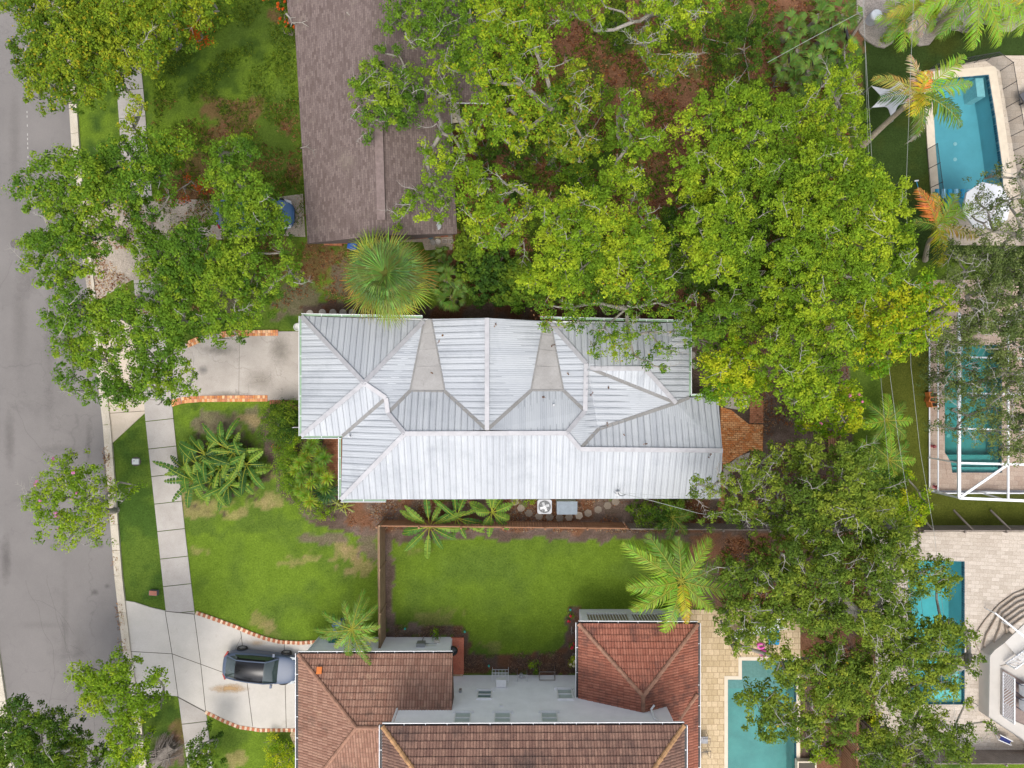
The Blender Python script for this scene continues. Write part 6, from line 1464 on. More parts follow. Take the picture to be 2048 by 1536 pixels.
G_ = 'street and yard oaks'
tree('oak_tree', 'yellow green street oak at the top left, overhanging road and sidewalk', 'tree', [(20,5,25),(60,10,38),(110,18,40),(70,60,32),(110,75,45),(62,112,38),(48,135,22),(100,120,46),(150,40,48),(205,20,45),(255,18,42),(160,90,52),(150,140,46),(62,188,20),(100,172,36),(132,195,24),(205,80,48),(252,62,48),(240,112,42),(292,50,42),(300,100,26),(335,30,38),(380,12,32),(425,5,26),(268,200,16),(252,245,15),(262,226,14),(212,140,36),(300,128,20),(338,92,18),(185,182,20),(275,268,10),(340,62,24),(410,40,18),(350,-40,50),(250,-40,50),(150,-40,50),(60,-40,50),(430,-30,30)], (352,90), 9.0, 'yellowish', G_, 11, 1.0, yellow=.05, thick=1.2)
tree('oak_tree', 'dark green street oak leaning over the road, between the two concrete aprons', 'tree', [(42,372,26),(85,330,26),(130,318,26),(95,380,42),(160,350,42),(60,402,20),(140,420,46),(205,325,36),(198,395,46),(255,312,36),(312,292,36),(350,290,32),(258,368,32),(312,340,30),(118,470,46),(75,490,32),(58,524,18),(125,525,40),(100,560,26),(178,470,42),(148,592,24),(170,540,20),(225,450,20),(275,345,30),(232,285,18)], (245,478), 9.5, 'oak', G_, 12, 1.0, yellow=.01, thick=1.2, twigs=18)
tree('oak_tree', 'dense green oak above the blue car, beside the shingled house', 'tree', [(500,425,34),(535,438,24),(542,412,14),(450,300,26),(490,305,26),(440,345,26),(480,368,30),(515,385,28),(455,400,30),(480,435,34),(545,418,16),(555,452,20),(525,462,22),(440,440,28),(480,290,22),(560,440,18),(430,300,20),(425,360,22),(500,410,26)], (455,400), 7.5, 'oak', G_, 13, .95)
tree('oak_tree', 'broad green oak in the middle of the front yard, between driveway and street oak', 'tree', [(290,425,26),(262,405,18),(272,480,26),(300,500,34),(285,540,22),(350,480,28),(385,455,22),(340,520,42),(390,500,38),(430,520,36),(340,570,32),(390,560,38),(430,568,32),(480,500,32),(498,538,36),(470,562,28),(540,560,22),(508,590,18),(560,500,22),(572,540,20),(590,560,14),(260,440,16),(250,380,18),(300,590,22),(325,385,16)], (330,540), 8.5, 'oak', G_, 14, 1.05, twigs=18)
tree('oak_tree', 'green oak overhanging the stained concrete driveway and the kerb', 'tree', [(105,640,26),(128,605,22),(160,640,38),(118,682,22),(150,702,32),(130,752,22),(160,782,22),(200,722,36),(200,670,32),(250,650,38),(300,650,32),(350,640,38),(400,645,28),(440,630,32),(480,635,28),(222,778,32),(260,770,28),(300,725,38),(268,690,32),(340,705,26),(330,762,26),(366,772,22),(290,772,26),(312,800,16),(240,798,18),(350,605,28),(310,612,24),(505,615,26),(422,678,14),(465,668,14),(250,610,30),(200,620,26),(375,740,12)], (285,600), 8.5, 'oak', G_, 15, 1.0, twigs=22)
tree('small_street_tree', 'thin pink flowering tree leaning over the road at the left', 'tree', [(90,1000,34),(60,990,20),(130,955,34),(95,965,22),(112,930,18),(135,908,12),(168,960,32),(150,1010,42),(100,1048,32),(152,1060,32),(190,1000,32),(182,1058,22),(225,968,18),(240,998,14),(262,975,10),(120,1085,14),(180,1085,14)], (232,1020), 5.6, 'fresh', None, 16, .85, .12, 'bark_pale', 34, 18, flowers=((.55, .2, .42), 12))
tree('oak_tree', 'dark oak at the bottom left corner over the far side of the road', 'tree', [(30,1430,34),(18,1480,36),(60,1505,42),(92,1442,24),(128,1470,30),(150,1512,36),(15,1540,40),(100,1530,36),(60,1465,28),(180,1535,20),(60,1590,50),(140,1590,50)], (60,1640), 8.5, 'deep', G_, 17, 1.1)
tree('oak_tree', 'fresh green oak over the kerb below the pale driveway', 'tree', [(160,1345,20),(188,1370,34),(222,1350,36),(250,1338,18),(230,1400,36),(182,1402,28),(260,1400,20),(302,1368,18),(310,1358,14),(288,1408,24),(240,1450,32),(250,1500,38),(222,1525,26),(312,1412,16),(262,1440,22),(235,1560,40),(145,1360,14)], (300,1470), 7.5, 'fresh', G_, 18, .95, twigs=16)
tree('small_oak', 'small green tree at the sidewalk edge by the bottom lawn', 'tree', [(400,1498,24),(412,1522,20),(390,1525,20),(402,1560,30),(428,1490,10)], (402,1545), 4.2, 'deep', None, 19, 1.0, twigs=3)
W_ = 'oaks in the woodland behind the shingled house'
tree('oak_tree', 'green oak spreading over the lower part of the shingle roof', 'tree', [(715,158,24),(750,150,26),(800,160,30),(770,195,38),(722,222,14),(745,228,14),(735,245,10),(810,215,26),(770,228,26),(825,180,18),(750,115,16),(795,100,12),(765,95,12),(735,118,12),(822,150,20),(718,185,18),(790,240,14),(735,270,8)], (940,230), 7.0, 'oak', W_, 21, .85, twigs=16)
tree('oak_tree', 'loose green oak reaching over the top of the shingle roof', 'tree', [(790,20,24),(830,35,26),(772,45,16),(880,12,30),(935,38,32),(810,62,18),(870,52,26),(860,80,22),(890,60,24),(905,100,22),(925,85,26),(840,-30,50),(940,-30,50),(930,120,24),(850,75,16)], (1000,60), 7.6, 'oak', W_, 22, .85, twigs=14)
tree('oak_tree', 'oak with clumps over the right edge of the shingle roof, beside the wooden steps', 'tree', [(872,150,24),(895,172,24),(868,185,18),(885,135,18),(870,215,18),(880,255,18),(848,300,18),(875,320,26),(925,300,24),(905,335,28),(835,385,22),(815,408,20),(880,380,26),(850,428,18),(880,420,16),(905,265,14),(795,435,14),(860,350,16),(935,345,22)], (960,310), 7.4, 'fresh', W_, 23, .8, twigs=20)
tree('oak_tree', 'tall yellow green oak with a long bare grey limb, in the middle of the woodland', 'tree', [(1000,15,38),(1045,15,36),(960,85,38),(1010,75,34),(1060,55,28),(980,45,30),(1075,92,26),(1092,130,22),(1045,155,26),(985,150,28),(945,135,26),(1020,205,34),(970,215,34),(1058,245,32),(1105,205,28),(1000,260,28),(950,262,24),(1020,120,24),(960,-30,50),(1060,-30,50),(1040,290,20)], (1120,250), 9.6, 'fresh', W_, 24, .9, yellow=.04, thick=1.4, twigs=24)
tree('oak_tree', 'leafy oak just left of the bare brown clearing in the woodland', 'tree', [(1150,150,28),(1182,165,22),(1128,175,24),(1118,252,24),(1152,240,26),(1172,280,24),(1130,292,28),(1162,312,28),(1100,285,18),(1150,200,18),(1190,200,14)], (1100,330), 8.8, 'yellowish', W_, 25, .9, yellow=.08, twigs=16)
tree('oak_tree', 'open oak at the top of the woodland with small scattered clumps', 'tree', [(1100,15,28),(1150,8,28),(1180,25,22),(1195,48,16),(1120,40,18),(1310,8,34),(1345,22,28),(1385,25,28),(1290,78,20),(1270,30,14),(1330,60,18),(1430,10,22),(1350,-30,50),(1200,-30,40),(1400,50,16)], (1290,60), 8.5, 'fresh', W_, 26, .8, twigs=26)
tree('oak_tree', 'thin yellowing oak with bare pale branches over the brown clearing', 'tree', [(1312,140,20),(1345,118,22),(1372,122,20),(1330,150,20),(1352,140,16),(1290,60,16),(1280,85,18),(1300,115,18),(1385,110,10)], (1330,170), 8.0, 'yellowish', W_, 27, .8, yellow=.15, twigs=26)
tree('oak_tree', 'leafy oak of rounded clumps between the grey limb and the brown path', 'tree', [(1250,198,24),(1272,235,26),(1240,222,18),(1292,268,26),(1312,282,18),(1240,260,22),(1230,338,26),(1260,350,28),(1282,372,18),(1222,378,20),(1255,290,22),(1265,395,14)], (1250,300), 8.6, 'fresh', W_, 28, .95, twigs=12)
tree('oak_tree', 'oak with drooping clumps over the patio corner of the shingled house', 'tree', [(950,380,26),(1000,400,30),(960,438,30),(1000,470,32),(1040,440,22),(930,410,18),(955,350,22),(1060,395,22),(1000,350,18),(970,490,22),(1035,492,18),(1030,370,18)], (1015,480), 8.8, 'fresh', W_, 29, .9, yellow=.03, twigs=24)
tree('oak_tree', 'dense oak of many fine clumps above the left flat part of the silver roof', 'tree', [(1110,432,32),(1150,402,28),(1190,388,22),(1100,472,28),(1152,462,38),(1198,450,32),(1120,520,42),(1168,530,36),(1085,560,30),(1140,570,28),(1200,495,30),(1180,425,26),(1100,400,18),(1205,415,18),(1060,560,20)], (1140,500), 9.6, 'fresh', W_, 30, 1.0, twigs=14)
tree('oak_tree', 'dense oak right of the other, with yellow tips, above the silver roof', 'tree', [(1240,440,28),(1280,418,18),(1300,442,22),(1245,495,32),(1275,482,32),(1312,502,28),(1228,545,32),(1288,540,28),(1330,565,22),(1260,455,24),(1320,470,20),(1255,575,22),(1310,575,18)], (1270,510), 9.8, 'fresh', W_, 31, 1.0, yellow=.03, twigs=12)
tree('oak_tree', 'round crowned oak standing alone between two dark gaps in the canopy', 'tree', [(1400,440,28),(1442,418,28),(1475,402,28),(1500,435,30),(1398,480,30),(1450,478,38),(1500,490,34),(1420,528,28),(1462,538,34),(1500,535,28),(1375,440,20),(1465,440,30),(1430,500,30),(1485,415,22)], (1455,500), 10.2, 'fresh', W_, 32, 1.1, twigs=12)
tree('oak_tree', 'wide yellow green oak north of the round crowned one', 'tree', [(1380,252,30),(1420,222,30),(1460,195,30),(1500,205,36),(1540,232,36),(1580,222,32),(1440,280,40),(1500,270,40),(1550,288,36),(1380,318,34),(1432,348,40),(1482,330,38),(1372,380,30),(1520,335,32),(1400,385,24),(1470,370,24)], (1480,320), 9.8, 'fresh', W_, 33, 1.0, twigs=16)
tree('oak_tree', 'yellow green oak along the neighbour turf, right of the palmettos', 'tree', [(1602,258,32),(1640,192,26),(1682,178,22),(1700,215,22),(1650,240,32),(1690,260,26),(1620,290,30),(1670,300,26),(1715,290,14),(1600,215,24),(1700,150,14),(1660,150,16)], (1640,270), 8.6, 'fresh', W_, 34, 1.0, twigs=8)
tree('oak_tree', 'largest light green oak crown, filling the canopy beside the dark turf', 'tree', [(1560,348,36),(1610,338,40),(1660,328,36),(1700,348,40),(1740,360,36),(1780,382,30),(1572,408,36),(1620,400,40),(1670,398,40),(1720,418,40),(1768,430,36),(1798,412,24),(1600,458,40),(1650,468,40),(1700,478,40),(1750,488,40),(1798,478,32),(1585,515,34),(1630,528,40),(1690,538,40),(1740,548,40),(1790,538,34),(1815,515,24),(1640,430,30),(1720,380,30)], (1670,450), 11.0, 'fresh', W_, 35, 1.1, thick=1.3, twigs=26)
tree('flowering_tree', 'bright lime green tree jutting over the right lawn strip', 'tree', [(1850,570,30),(1880,592,26),(1902,612,16),(1830,618,36),(1870,640,26),(1792,600,36),(1782,660,36),(1820,688,26),(1762,716,26),(1722,640,32),(1735,690,30),(1895,590,14),(1840,660,22),(1790,710,20),(1745,735,16)], (1740,650), 9.4, 'lime', None, 36, 1.0, yellow=.05, twigs=8, bark='bark')
tree('oak_tree', 'green oak between the largest crown and the lime green tree', 'tree', [(1690,600,36),(1640,600,36),(1600,575,30),(1560,570,26),(1740,600,30),(1680,655,34),(1690,700,30),(1720,560,24),(1560,530,24),(1520,560,24)], (1660,620), 9.8, 'fresh', W_, 37, 1.0, twigs=10)
tree('oak_tree', 'yellow green oak in the back garden, right of the silver roof corner', 'tree', [(1440,738,30),(1480,778,36),(1515,765,26),(1432,782,20),(1460,700,30),(1490,720,34),(1440,760,26),(1425,720,18),(1480,745,30),(1415,790,14)], (1470,730), 7.4, 'lime', None, 38, 1.0, twigs=8)
tree('oak_tree', 'broad green oak over the back garden along its right boundary', 'tree', [(1560,620,38),(1600,680,40),(1550,690,36),(1600,740,40),(1630,790,36),(1600,800,28),(1650,660,34),(1600,640,34),(1560,740,28),(1640,720,34),(1570,780,22),(1650,760,28)], (1590,720), 8.6, 'fresh', None, 39, 1.0, twigs=10)
tree('flowering_tree', 'green tree with pink blossoms above the garden bench', 'tree', [(1660,820,32),(1690,790,32),(1700,840,28),(1622,855,18),(1640,830,26),(1720,800,20),(1680,860,20),(1640,860,18)], (1665,825), 5.6, 'lime', None, 40, 1.0, twigs=3, flowers=((.75, .25, .5), 16))
tree('oak_tree', 'thin oak boughs hanging over the upper right part of the silver roof', 'tree', [(1090,605,24),(1150,612,30),(1200,602,30),(1260,612,26),(1322,602,30),(1380,622,30),(1160,640,20),(1212,652,24),(1190,692,20),(1232,690,26),(1262,670,24),(1302,662,20),(1272,710,14),(1328,692,16),(1302,722,14),(1352,660,18),(1330,735,6),(1345,700,10),(1130,650,12),(1095,650,10)], (1255,560), 7.0, 'oak', None, 41, .62, .12, twigs=26, yellow=.03)
tree('oak_tree', 'shaded green oak at the upper right corner of the silver roof', 'tree', [(1430,640,30),(1402,680,26),(1500,600,30),(1460,620,26),(1480,650,28),(1395,640,20),(1430,680,22),(1510,650,26),(1440,600,22),(1530,590,20),(1400,720,16)], (1450,640), 6.8, 'oak', None, 42, 1.0, twigs=8)
tree('understorey_tree', 'dark low green tree in the gap right of the dense oaks', 'tree', [(1350,480,22),(1345,520,26),(1370,550,24),(1340,430,22),(1385,400,18),(1350,560,22),(1400,570,24),(1460,580,22)], (1360,510), 4.4, 'deep', None, 43, 1.0, twigs=0)
tree('understorey_tree', 'dark round bush at the edge of the brown clearing', 'tree', [(1225,30,24),(1240,60,24),(1215,50,18),(1245,20,20),(1232,80,14)], (1232,50), 3.4, 'deep', None, 44, 1.0, twigs=0)
r5 = random.Random(5)
S_ = 'large spreading oaks at the lower right'
tree('live_oak', 'grey green oak hanging over the lower right corner of the silver roof', 'tree', [(1400,972,20),(1432,980,18),(1385,990,8),(1445,965,14),(1480,942,24),(1530,930,30),(1480,990,30),(1540,980,34),(1500,1035,30),(1455,1030,24),(1420,1040,16),(1560,1035,34),(1590,930,28),(1560,905,18),(1510,960,24)], (1560,1010), 7.6, 'olive', S_, 51, .75, .12, twigs=36)
tree('live_oak', 'olive green oak filling the lower right part of the back garden', 'tree', fill([(1600,900),(1700,895),(1740,920),(1780,985),(1800,1060),(1760,1100),(1600,1100),(1570,1060),(1600,1000)], 44, 27, r5), (1660,1060), 8.4, 'olive', S_, 52, 1.15, .13, twigs=40)
tree('live_oak', 'huge oak with thick grey limbs between the feather palm and the cream terrace', 'tree', fill([(1440,1095),(1600,1085),(1790,1095),(1900,1130),(1880,1190),(1800,1240),(1720,1290),(1620,1290),(1560,1250),(1500,1290),(1445,1280),(1470,1200),(1440,1150)], 50, 28, r5), (1665,1200), 9.4, 'olive', S_, 53, 1.1, .13, thick=1.6, twigs=60)
tree('live_oak', 'big green oak spreading over the notched pool and the reddish fence', 'tree', fill([(1590,1290),(1700,1290),(1750,1330),(1745,1420),(1700,1480),(1620,1490),(1550,1470),(1490,1400),(1500,1385),(1560,1370),(1545,1335)], 48, 28, r5) + [(1488,1300,10),(1470,1300,14),(1450,1250,16),(1455,1270,14)], (1650,1370), 9.0, 'olive', S_, 54, 1.15, .13, thick=1.3, twigs=36, yellow=.01)
tree('live_oak', 'big green oak over the turquoise pool, reaching the curved steps', 'tree', fill([(1760,1250),(1840,1215),(1920,1230),(1925,1290),(1900,1310),(1900,1370),(1880,1420),(1800,1440),(1750,1400),(1740,1320)], 48, 28, r5) + [(1900,1255,20),(1935,1275,12),(1948,1268,10),(1890,1170,20),(1955,1320,14),(1945,1345,12),(1905,1330,20)], (1800,1320), 9.2, 'olive', S_, 55, 1.15, .13, thick=1.3, twigs=34)
tree('live_oak', 'fine leaved oak over the bottom right fences', 'tree', fill([(1750,1430),(1890,1430),(1960,1440),(1985,1480),(1940,1500),(1890,1510),(1880,1600),(1760,1600),(1730,1500)], 46, 25, r5) + [(1952,1410,12),(1985,1455,8)], (1830,1480), 8.2, 'olive', S_, 56, 1.0, .12, twigs=36)
tree('silver_oak', 'thin grey green tree over the white parasol and the upper right deck', 'tree', fill([(1960,330),(2048,320),(2110,330),(2110,560),(1990,560),(1930,520),(1950,470),(2010,450),(1990,380)], 36, 18, r5) + [(1968,388,18),(1995,415,20),(2010,390,18),(1960,425,16),(1985,440,18)], (2060,500), 8.2, 'grey', None, 57, .8, .1, twigs=60, nper=20)
tree('silver_oak', 'large grey green tree veiling the upper half of the screen cage', 'tree', fill([(1905,500),(2000,480),(2110,500),(2110,720),(1990,720),(1890,700),(1880,660),(1915,620),(1910,560)], 40, 26, r5), (2020,600), 8.6, 'grey', None, 58, 1.2, .1, twigs=80, nper=24)
tree('silver_oak', 'sparse grey green boughs over the teal cage pool', 'tree', fill([(1860,720),(1990,710),(2110,720),(2110,900),(2030,920),(2005,880),(1960,900),(1920,870),(1885,860),(1900,800),(1850,770)], 34, 22, r5), (2070,790), 8.0, 'grey', None, 59, .95, .1, twigs=60, nper=20)
# understorey along the right boundary
tree('hedge', 'tall green hedge running beside the dark turf, under the wires', 'hedge', [(1705,120,16),(1718,150,14),(1712,190,16),(1722,230,16),(1728,270,14),(1722,310,14),(1715,345,14),(1700,90,14)], (1712,200), 3.6, 'fresh', None, 60, 1.1, twigs=0, dz=.4)
tree('shrub', 'fresh green shrub beside the right lawn strip above the grey fence', 'shrub', [(1805,1000,22),(1830,1015,22),(1845,1030,18),(1862,1005,12),(1820,1040,18),(1790,1020,20),(1822,950,10),(1850,985,10)], (1820,1015), 3.2, 'lime', None, 61, .9, twigs=0, dz=.6)
tree('shrub', 'dark green shrub under the power lines beside the lawn strip', 'shrub', [(1775,960,22),(1790,985,22),(1770,930,18),(1760,1000,22),(1800,960,16)], (1778,965), 2.8, 'deep', None, 62, 1.0, twigs=0, dz=.6)

def shrub(name, label, lobes, z, green, seed, leaf=.09, dens=1.3, yellow=0.0, flowers=None, nper=26, ycol=(0.42, 0.34, 0.02), cat='shrub', group=None):
    return tree(name, label, cat, lobes, (np.mean([l[0] for l in lobes]), np.mean([l[1] for l in lobes])), z, green, group, seed, dens, leaf, 'bark', 0, nper, yellow=yellow, flowers=flowers, dz=.35, thick=.5, ycol=ycol)
shrub('shrub', 'large rounded green shrub by the garage corner brick edge', [(560,838,32),(546,855,26),(574,856,24),(556,820,22),(580,838,20),(562,872,20),(590,868,14)], 1.8, 'deep', 71, .08, 1.9)
shrub('clipped_shrub', 'small clipped bright green ball shrub next to the large rounded one', [(583,876,18)], 1.5, 'lime', 72, .06, 3.0)
shrub('shrub', 'low green shrub left of the spiky dragon plants', [(568,915,24),(563,935,22),(574,955,24),(582,905,18),(590,930,20),(588,965,22),(575,975,18),(600,990,18)], 1.4, 'oak', 73, .08, 1.8)
shrub('shrub', 'small orange tipped plant beside the clipped ball', [(553,892,9),(556,900,7)], .6, 'oak', 74, .08, 1.2, .12, ycol=(.6, .2, .03))
shrub('shrub', 'mixed low shrub with purple grey leaves at the tip of the front bed', [(590,985,18),(605,1000,14),(578,975,12)], .7, 'olive', 75, .09, 1.2)
shrub('shrub', 'low bright green shrub row along the lower rim of the front bed', [(612,1012,16),(632,1022,15),(655,1030,14),(600,995,14),(640,1008,14)], .9, 'fresh', 92, .09, 1.3)
shrub('hedge', 'bright yellow green hedge left of the big tile roof at the bottom', [(545,1490,18),(565,1500,20),(550,1520,20),(575,1530,20),(585,1505,14),(565,1560,24),(540,1550,18)], 1.1, 'lime', 76, .07, 1.5, cat='hedge')
shrub('shrub', 'dark shrub with orange flowers at the upper left of the shingle roof', [(560,15,20),(570,40,16),(578,60,12),(550,-10,24)], 2.0, 'deep', 77, .09, 1.2, flowers=((.6, .12, .02), 26))
shrub('ixora_clump', 'orange red bromeliad mass on the limb of the top left oak', [(382,45,16),(395,62,16),(375,30,10),(402,38,10),(385,72,8)], 5.0, 'oak', 78, .11, 1.0, .85, ycol=(.58, .13, .025), cat='air plants')
shrub('ixora_clump', 'reddish orange leaf cluster in the gap of the front yard oaks', [(372,355,12),(405,362,14),(390,375,10),(365,400,10),(320,392,8)], 2.2, 'oak', 79, .1, .7, .8, ycol=(.5, .1, .03), cat='plant')
shrub('heart_leaf_vine', 'deep green large leaved vine bank right of the tall fan palm', [(935,470,22),(925,500,20),(945,530,30),(975,550,30),(1000,520,26),(1040,540,28),(1055,575,28),(1010,580,28),(960,580,24),(1075,545,18),(920,540,14)], 2.2, 'deep', 80, .2, 1.0, nper=18, cat='vine')
shrub('shrub', 'dark green shrub row beside the silver roof above the hidden fence line', [(1275,1022,16),(1300,1025,18),(1322,1035,18),(1345,1020,18),(1290,1040,14),(1368,1030,16),(1325,1012,12)], 2.0, 'deep', 81, .11, 1.1)
shrub('shrub', 'small green plant in front of the white wall, right of the meter box', [(867,1270,8)], .8, 'fresh', 82, .1, 1.6)
shrub('shrub', 'rose bush with red flowers in the mulch left of the red tiled wing', [(1143,1235,8),(1143,1290,8)], .6, 'oak', 83, .07, 1.1, flowers=((.6, .05, .08), 10))
shrub('shrub', 'round light green shrub at the corner between the red tiled wing and the white wall', [(1148,1315,10),(1146,1325,8)], .9, 'lime', 84, .07, 1.5, flowers=((.7, .65, .55), 8))
shrub('shrub', 'low green grass clump against the white wall behind the wire rack', [(1067,1330,10),(1068,1342,8)], .7, 'fresh', 85, .1, 1.4)
shrub('shrub', 'brown green bromeliad patch below the palmettos', [(1560,150,14),(1555,165,12),(1600,185,18),(1630,180,16)], 1.2, 'olive', 86, .12, .9, .15, ycol=(.3, .1, .03))
shrub('shrub', 'green shrub under the palms at the top right gravel bed', [(1830,30,20),(1860,20,22),(1900,40,18),(1780,70,14),(1945,50,14),(1990,30,20)], 1.2, 'fresh', 87, .11, 1.1)
shrub('shrub', 'small green plants in the dark chest side bed under the silver eave', [(1030,1000,10),(1050,1003,8),(1062,1006,8)], .5, 'fresh', 88, .08, 1.1)
shrub('shrub', 'fern like ground plants at the left foot of the reddish fence', [(1640,1505,16),(1665,1515,14),(1625,1515,10)], .9, 'fresh', 89, .12, 1.2)
shrub('shrub', 'bright fern clump between the two fences at the bottom right', [(1770,1470,14),(1762,1500,14),(1790,1490,12),(1755,1445,12)], 1.0, 'lime', 90, .12, 1.2)

# leaf litter and ground cover under the trees: uncountable, one object each
UB = [([(905,100),(1000,90),(1090,330),(1020,380),(905,330)], 'low green saplings between the shingled house and the grey limbed oak'),
      ([(1130,180),(1210,170),(1230,420),(1110,400)], 'low green saplings left of the leafy rounded oak'),
      ([(1400,40),(1540,30),(1560,200),(1420,190)], 'low green saplings left of the palmetto clump'),
      ([(1020,480),(1350,480),(1350,600),(1020,610)], 'low green saplings under the dense oaks above the silver roof'),
      ([(1380,380),(1700,380),(1700,620),(1400,620)], 'low green saplings under the largest crowns'),
      ([(560,500),(640,520),(640,600),(520,600)], 'scattered low weeds beside the large fan palm')]
for i, (pl_, lab) in enumerate(UB[:5]): shrub('sapling_thicket', lab, fill(pl_, 52, 24, r5), 2.2, ('deep', 'oak')[i % 2], 100 + i, .13, .7, cat='thicket')
def scatter(name, poly, n, size, cols, seed, z=0.02, hgt=.1, up=.7):
    r = np.random.default_rng(seed); xs = [p[0] for p in poly]; ys = [p[1] for p in poly]
    X = r.uniform(min(xs), max(xs), n * 3); Y = r.uniform(min(ys), max(ys), n * 3)
    g = np.array([noise.noise(Vector((x * .02, y * .02, seed))) for x, y in zip(X, Y)]); k = inside(poly, X, Y) & (g + r.normal(0, .12, len(g)) > 0)
    X = X[k][:n]; Y = Y[k][:n]; C = np.stack([(X - 1024) / 32, (768 - Y) / 32, np.full(len(X), z) + r.random(len(X)) * hgt], 1)
    cc = np.array(cols)[r.integers(0, len(cols), len(X))]
    V, F, Cc = leaf_mesh(C, np.full(len(X), .12), 4, size, cc, r, up=up, flat=.3, aspect=.55); V[:, 2] = np.maximum(V[:, 2], .008)
    o = np_mesh(name, V, F, Cc, M['leaf']); tag(o, kind='stuff'); return o
br_ = [(.3,.13,.06),(.22,.09,.045),(.36,.2,.1),(.15,.07,.04)]; gr_ = [(.08,.14,.012),(.12,.19,.014),(.05,.1,.012),(.17,.22,.02)]
scatter('leaf_litter', [(920,-40),(1700,-40),(1700,600),(920,600)], 9000, .13, br_, 3)
scatter('weeds', [(920,-40),(1700,-40),(1700,600),(920,600)], 9000, .13, gr_, 8, .03, .25)
scatter('weeds', [(300,-40),(590,-40),(610,380),(600,600),(330,600),(310,300)], 9000, .08, gr_, 9, .02, .12)
scatter('leaf_litter', [(300,200),(600,200),(740,600),(500,620),(320,400)], 2600, .09, br_, 10, .0, .04)
scatter('leaf_litter', [(690,1000),(1440,1000),(1440,1066),(700,1060)], 3600, .07, br_ + [(.4,.34,.26)], 12, .0, .03)
scatter('leaf_litter', [(1440,1080),(1840,1060),(1820,1500),(1640,1500),(1600,1220),(1440,1215)], 5000, .1, br_, 13, .0, .05)
scatter('leaf_litter', [(1440,640),(1700,640),(1690,1040),(1450,1040)], 3500, .09, br_ + [(.25,.2,.17)], 14, .0, .05)
scatter('weeds', [(1440,1080),(1840,1060),(1820,1500),(1640,1500),(1600,1220),(1440,1215)], 3000, .12, gr_, 15, .02, .2)
scatter('mulch_chips', [(905,1312),(1157,1300),(1157,1346),(905,1346)], 1500, .06, [(.2,.13,.09),(.3,.2,.14),(.12,.08,.06)], 16, .0, .03)
scatter('mulch_chips', [(790,1250),(930,1254),(930,1274),(790,1274)], 700, .06, [(.2,.13,.09),(.3,.2,.14),(.12,.08,.06)], 17, .0, .03)
scatter('leaf_litter', [(170,395),(420,395),(420,620),(180,640)], 2600, .08, br_ + [(.5,.4,.25)], 18, .05, .02)
scatter('leaf_litter', [(205,900),(222,880),(262,1390),(246,1400)], 700, .07, br_ + [(.3,.25,.1)], 19, .03, .02)
for (x, y, z, n, seed) in [(845,222,3.3,90,1),(1090,640,2.9,26,2),(828,940,0,0,3)]:
    if n:
        r = np.random.default_rng(seed); C = np.array([P(x, y, z)[:]]) + r.normal(size=(n, 3)) * np.array([.35, .3, .03]); V, F, Cc = leaf_mesh(C, np.full(n, .08), 4, .11, np.array(br_)[r.integers(0, 4, n)], r, flat=.3); o = np_mesh('dead_leaves', V, F, Cc, M['leaf']); tag(o, kind='stuff')
r = np.random.default_rng(5); pts_ = [(1184,788,3.95),(880,685,3.05),(857,755,3.1),(866,745,3.1),(1218,848,3.45),(1137,748,3.5),(990,652,4.1),(1217,776,3.7),(1291,886,3.95),(1250,870,3.8),(1421,911,3.9),(811,787,3.3),(1105,690,3.0),(1140,650,3.0),(885,672,3.1),(1085,795,3.4)]
C = np.concatenate([np.array([P(*p)[:]]) + r.normal(size=(3, 3)) * np.array([.07, .05, .01]) + np.array([0, 0, .05]) for p in pts_]); V, F, Cc = leaf_mesh(C, np.full(len(C), .05), 4, .09, np.array(br_)[r.integers(0, 4, len(C))] * .7, r, flat=.2); o = np_mesh('dead_leaves', V, F, Cc, M['leaf']); tag(o, kind='stuff')

# ------------------------------------------------------------------ palms and large leaved plants
def fan_leaf(mb, o, ang, el, L, R, col, rnd, nb=22, spread=2.5, droop=.35, petiole=True):
    d = Vector((math.cos(ang) * math.cos(el), math.sin(ang) * math.cos(el), math.sin(el))); s = Vector((-math.sin(ang), math.cos(ang), 0)); u = s.cross(d) * -1
    if u.z < 0: u = -u
    h = o + d * L; sh_ = rnd.uniform(.6, 1.35)
    if petiole: mb.tube([o, o + d * L * .5 + Vector((0, 0, .04)), h], [.025, .018, .014], 4, 0, (.2, .22, .05))
    for k in range(nb):
        a = -spread / 2 + spread * k / (nb - 1) + rnd.uniform(-.03, .03); q = d * math.cos(a) + s * math.sin(a); q.z += .12
        l = R * (.72 + .28 * math.cos(a * .6)) * rnd.uniform(.88, 1.08); w_ = .022 + .014 * rnd.random(); t = (s * math.cos(a) - d * math.sin(a)) * w_; up_ = Vector((0, 0, .012))
        m1 = h + q * l * .55; e = h + q * l + Vector((0, 0, -droop * l * rnd.uniform(.5, 1.1))); c = tuple(x * sh_ * rnd.uniform(.75, 1.25) for x in col)
        mb.face([h - t * .25, m1 - t, m1 + t, h + t * .25], 0, c); mb.face([m1 - t, e - t * .12, e + t * .12, m1 + t], 0, c)
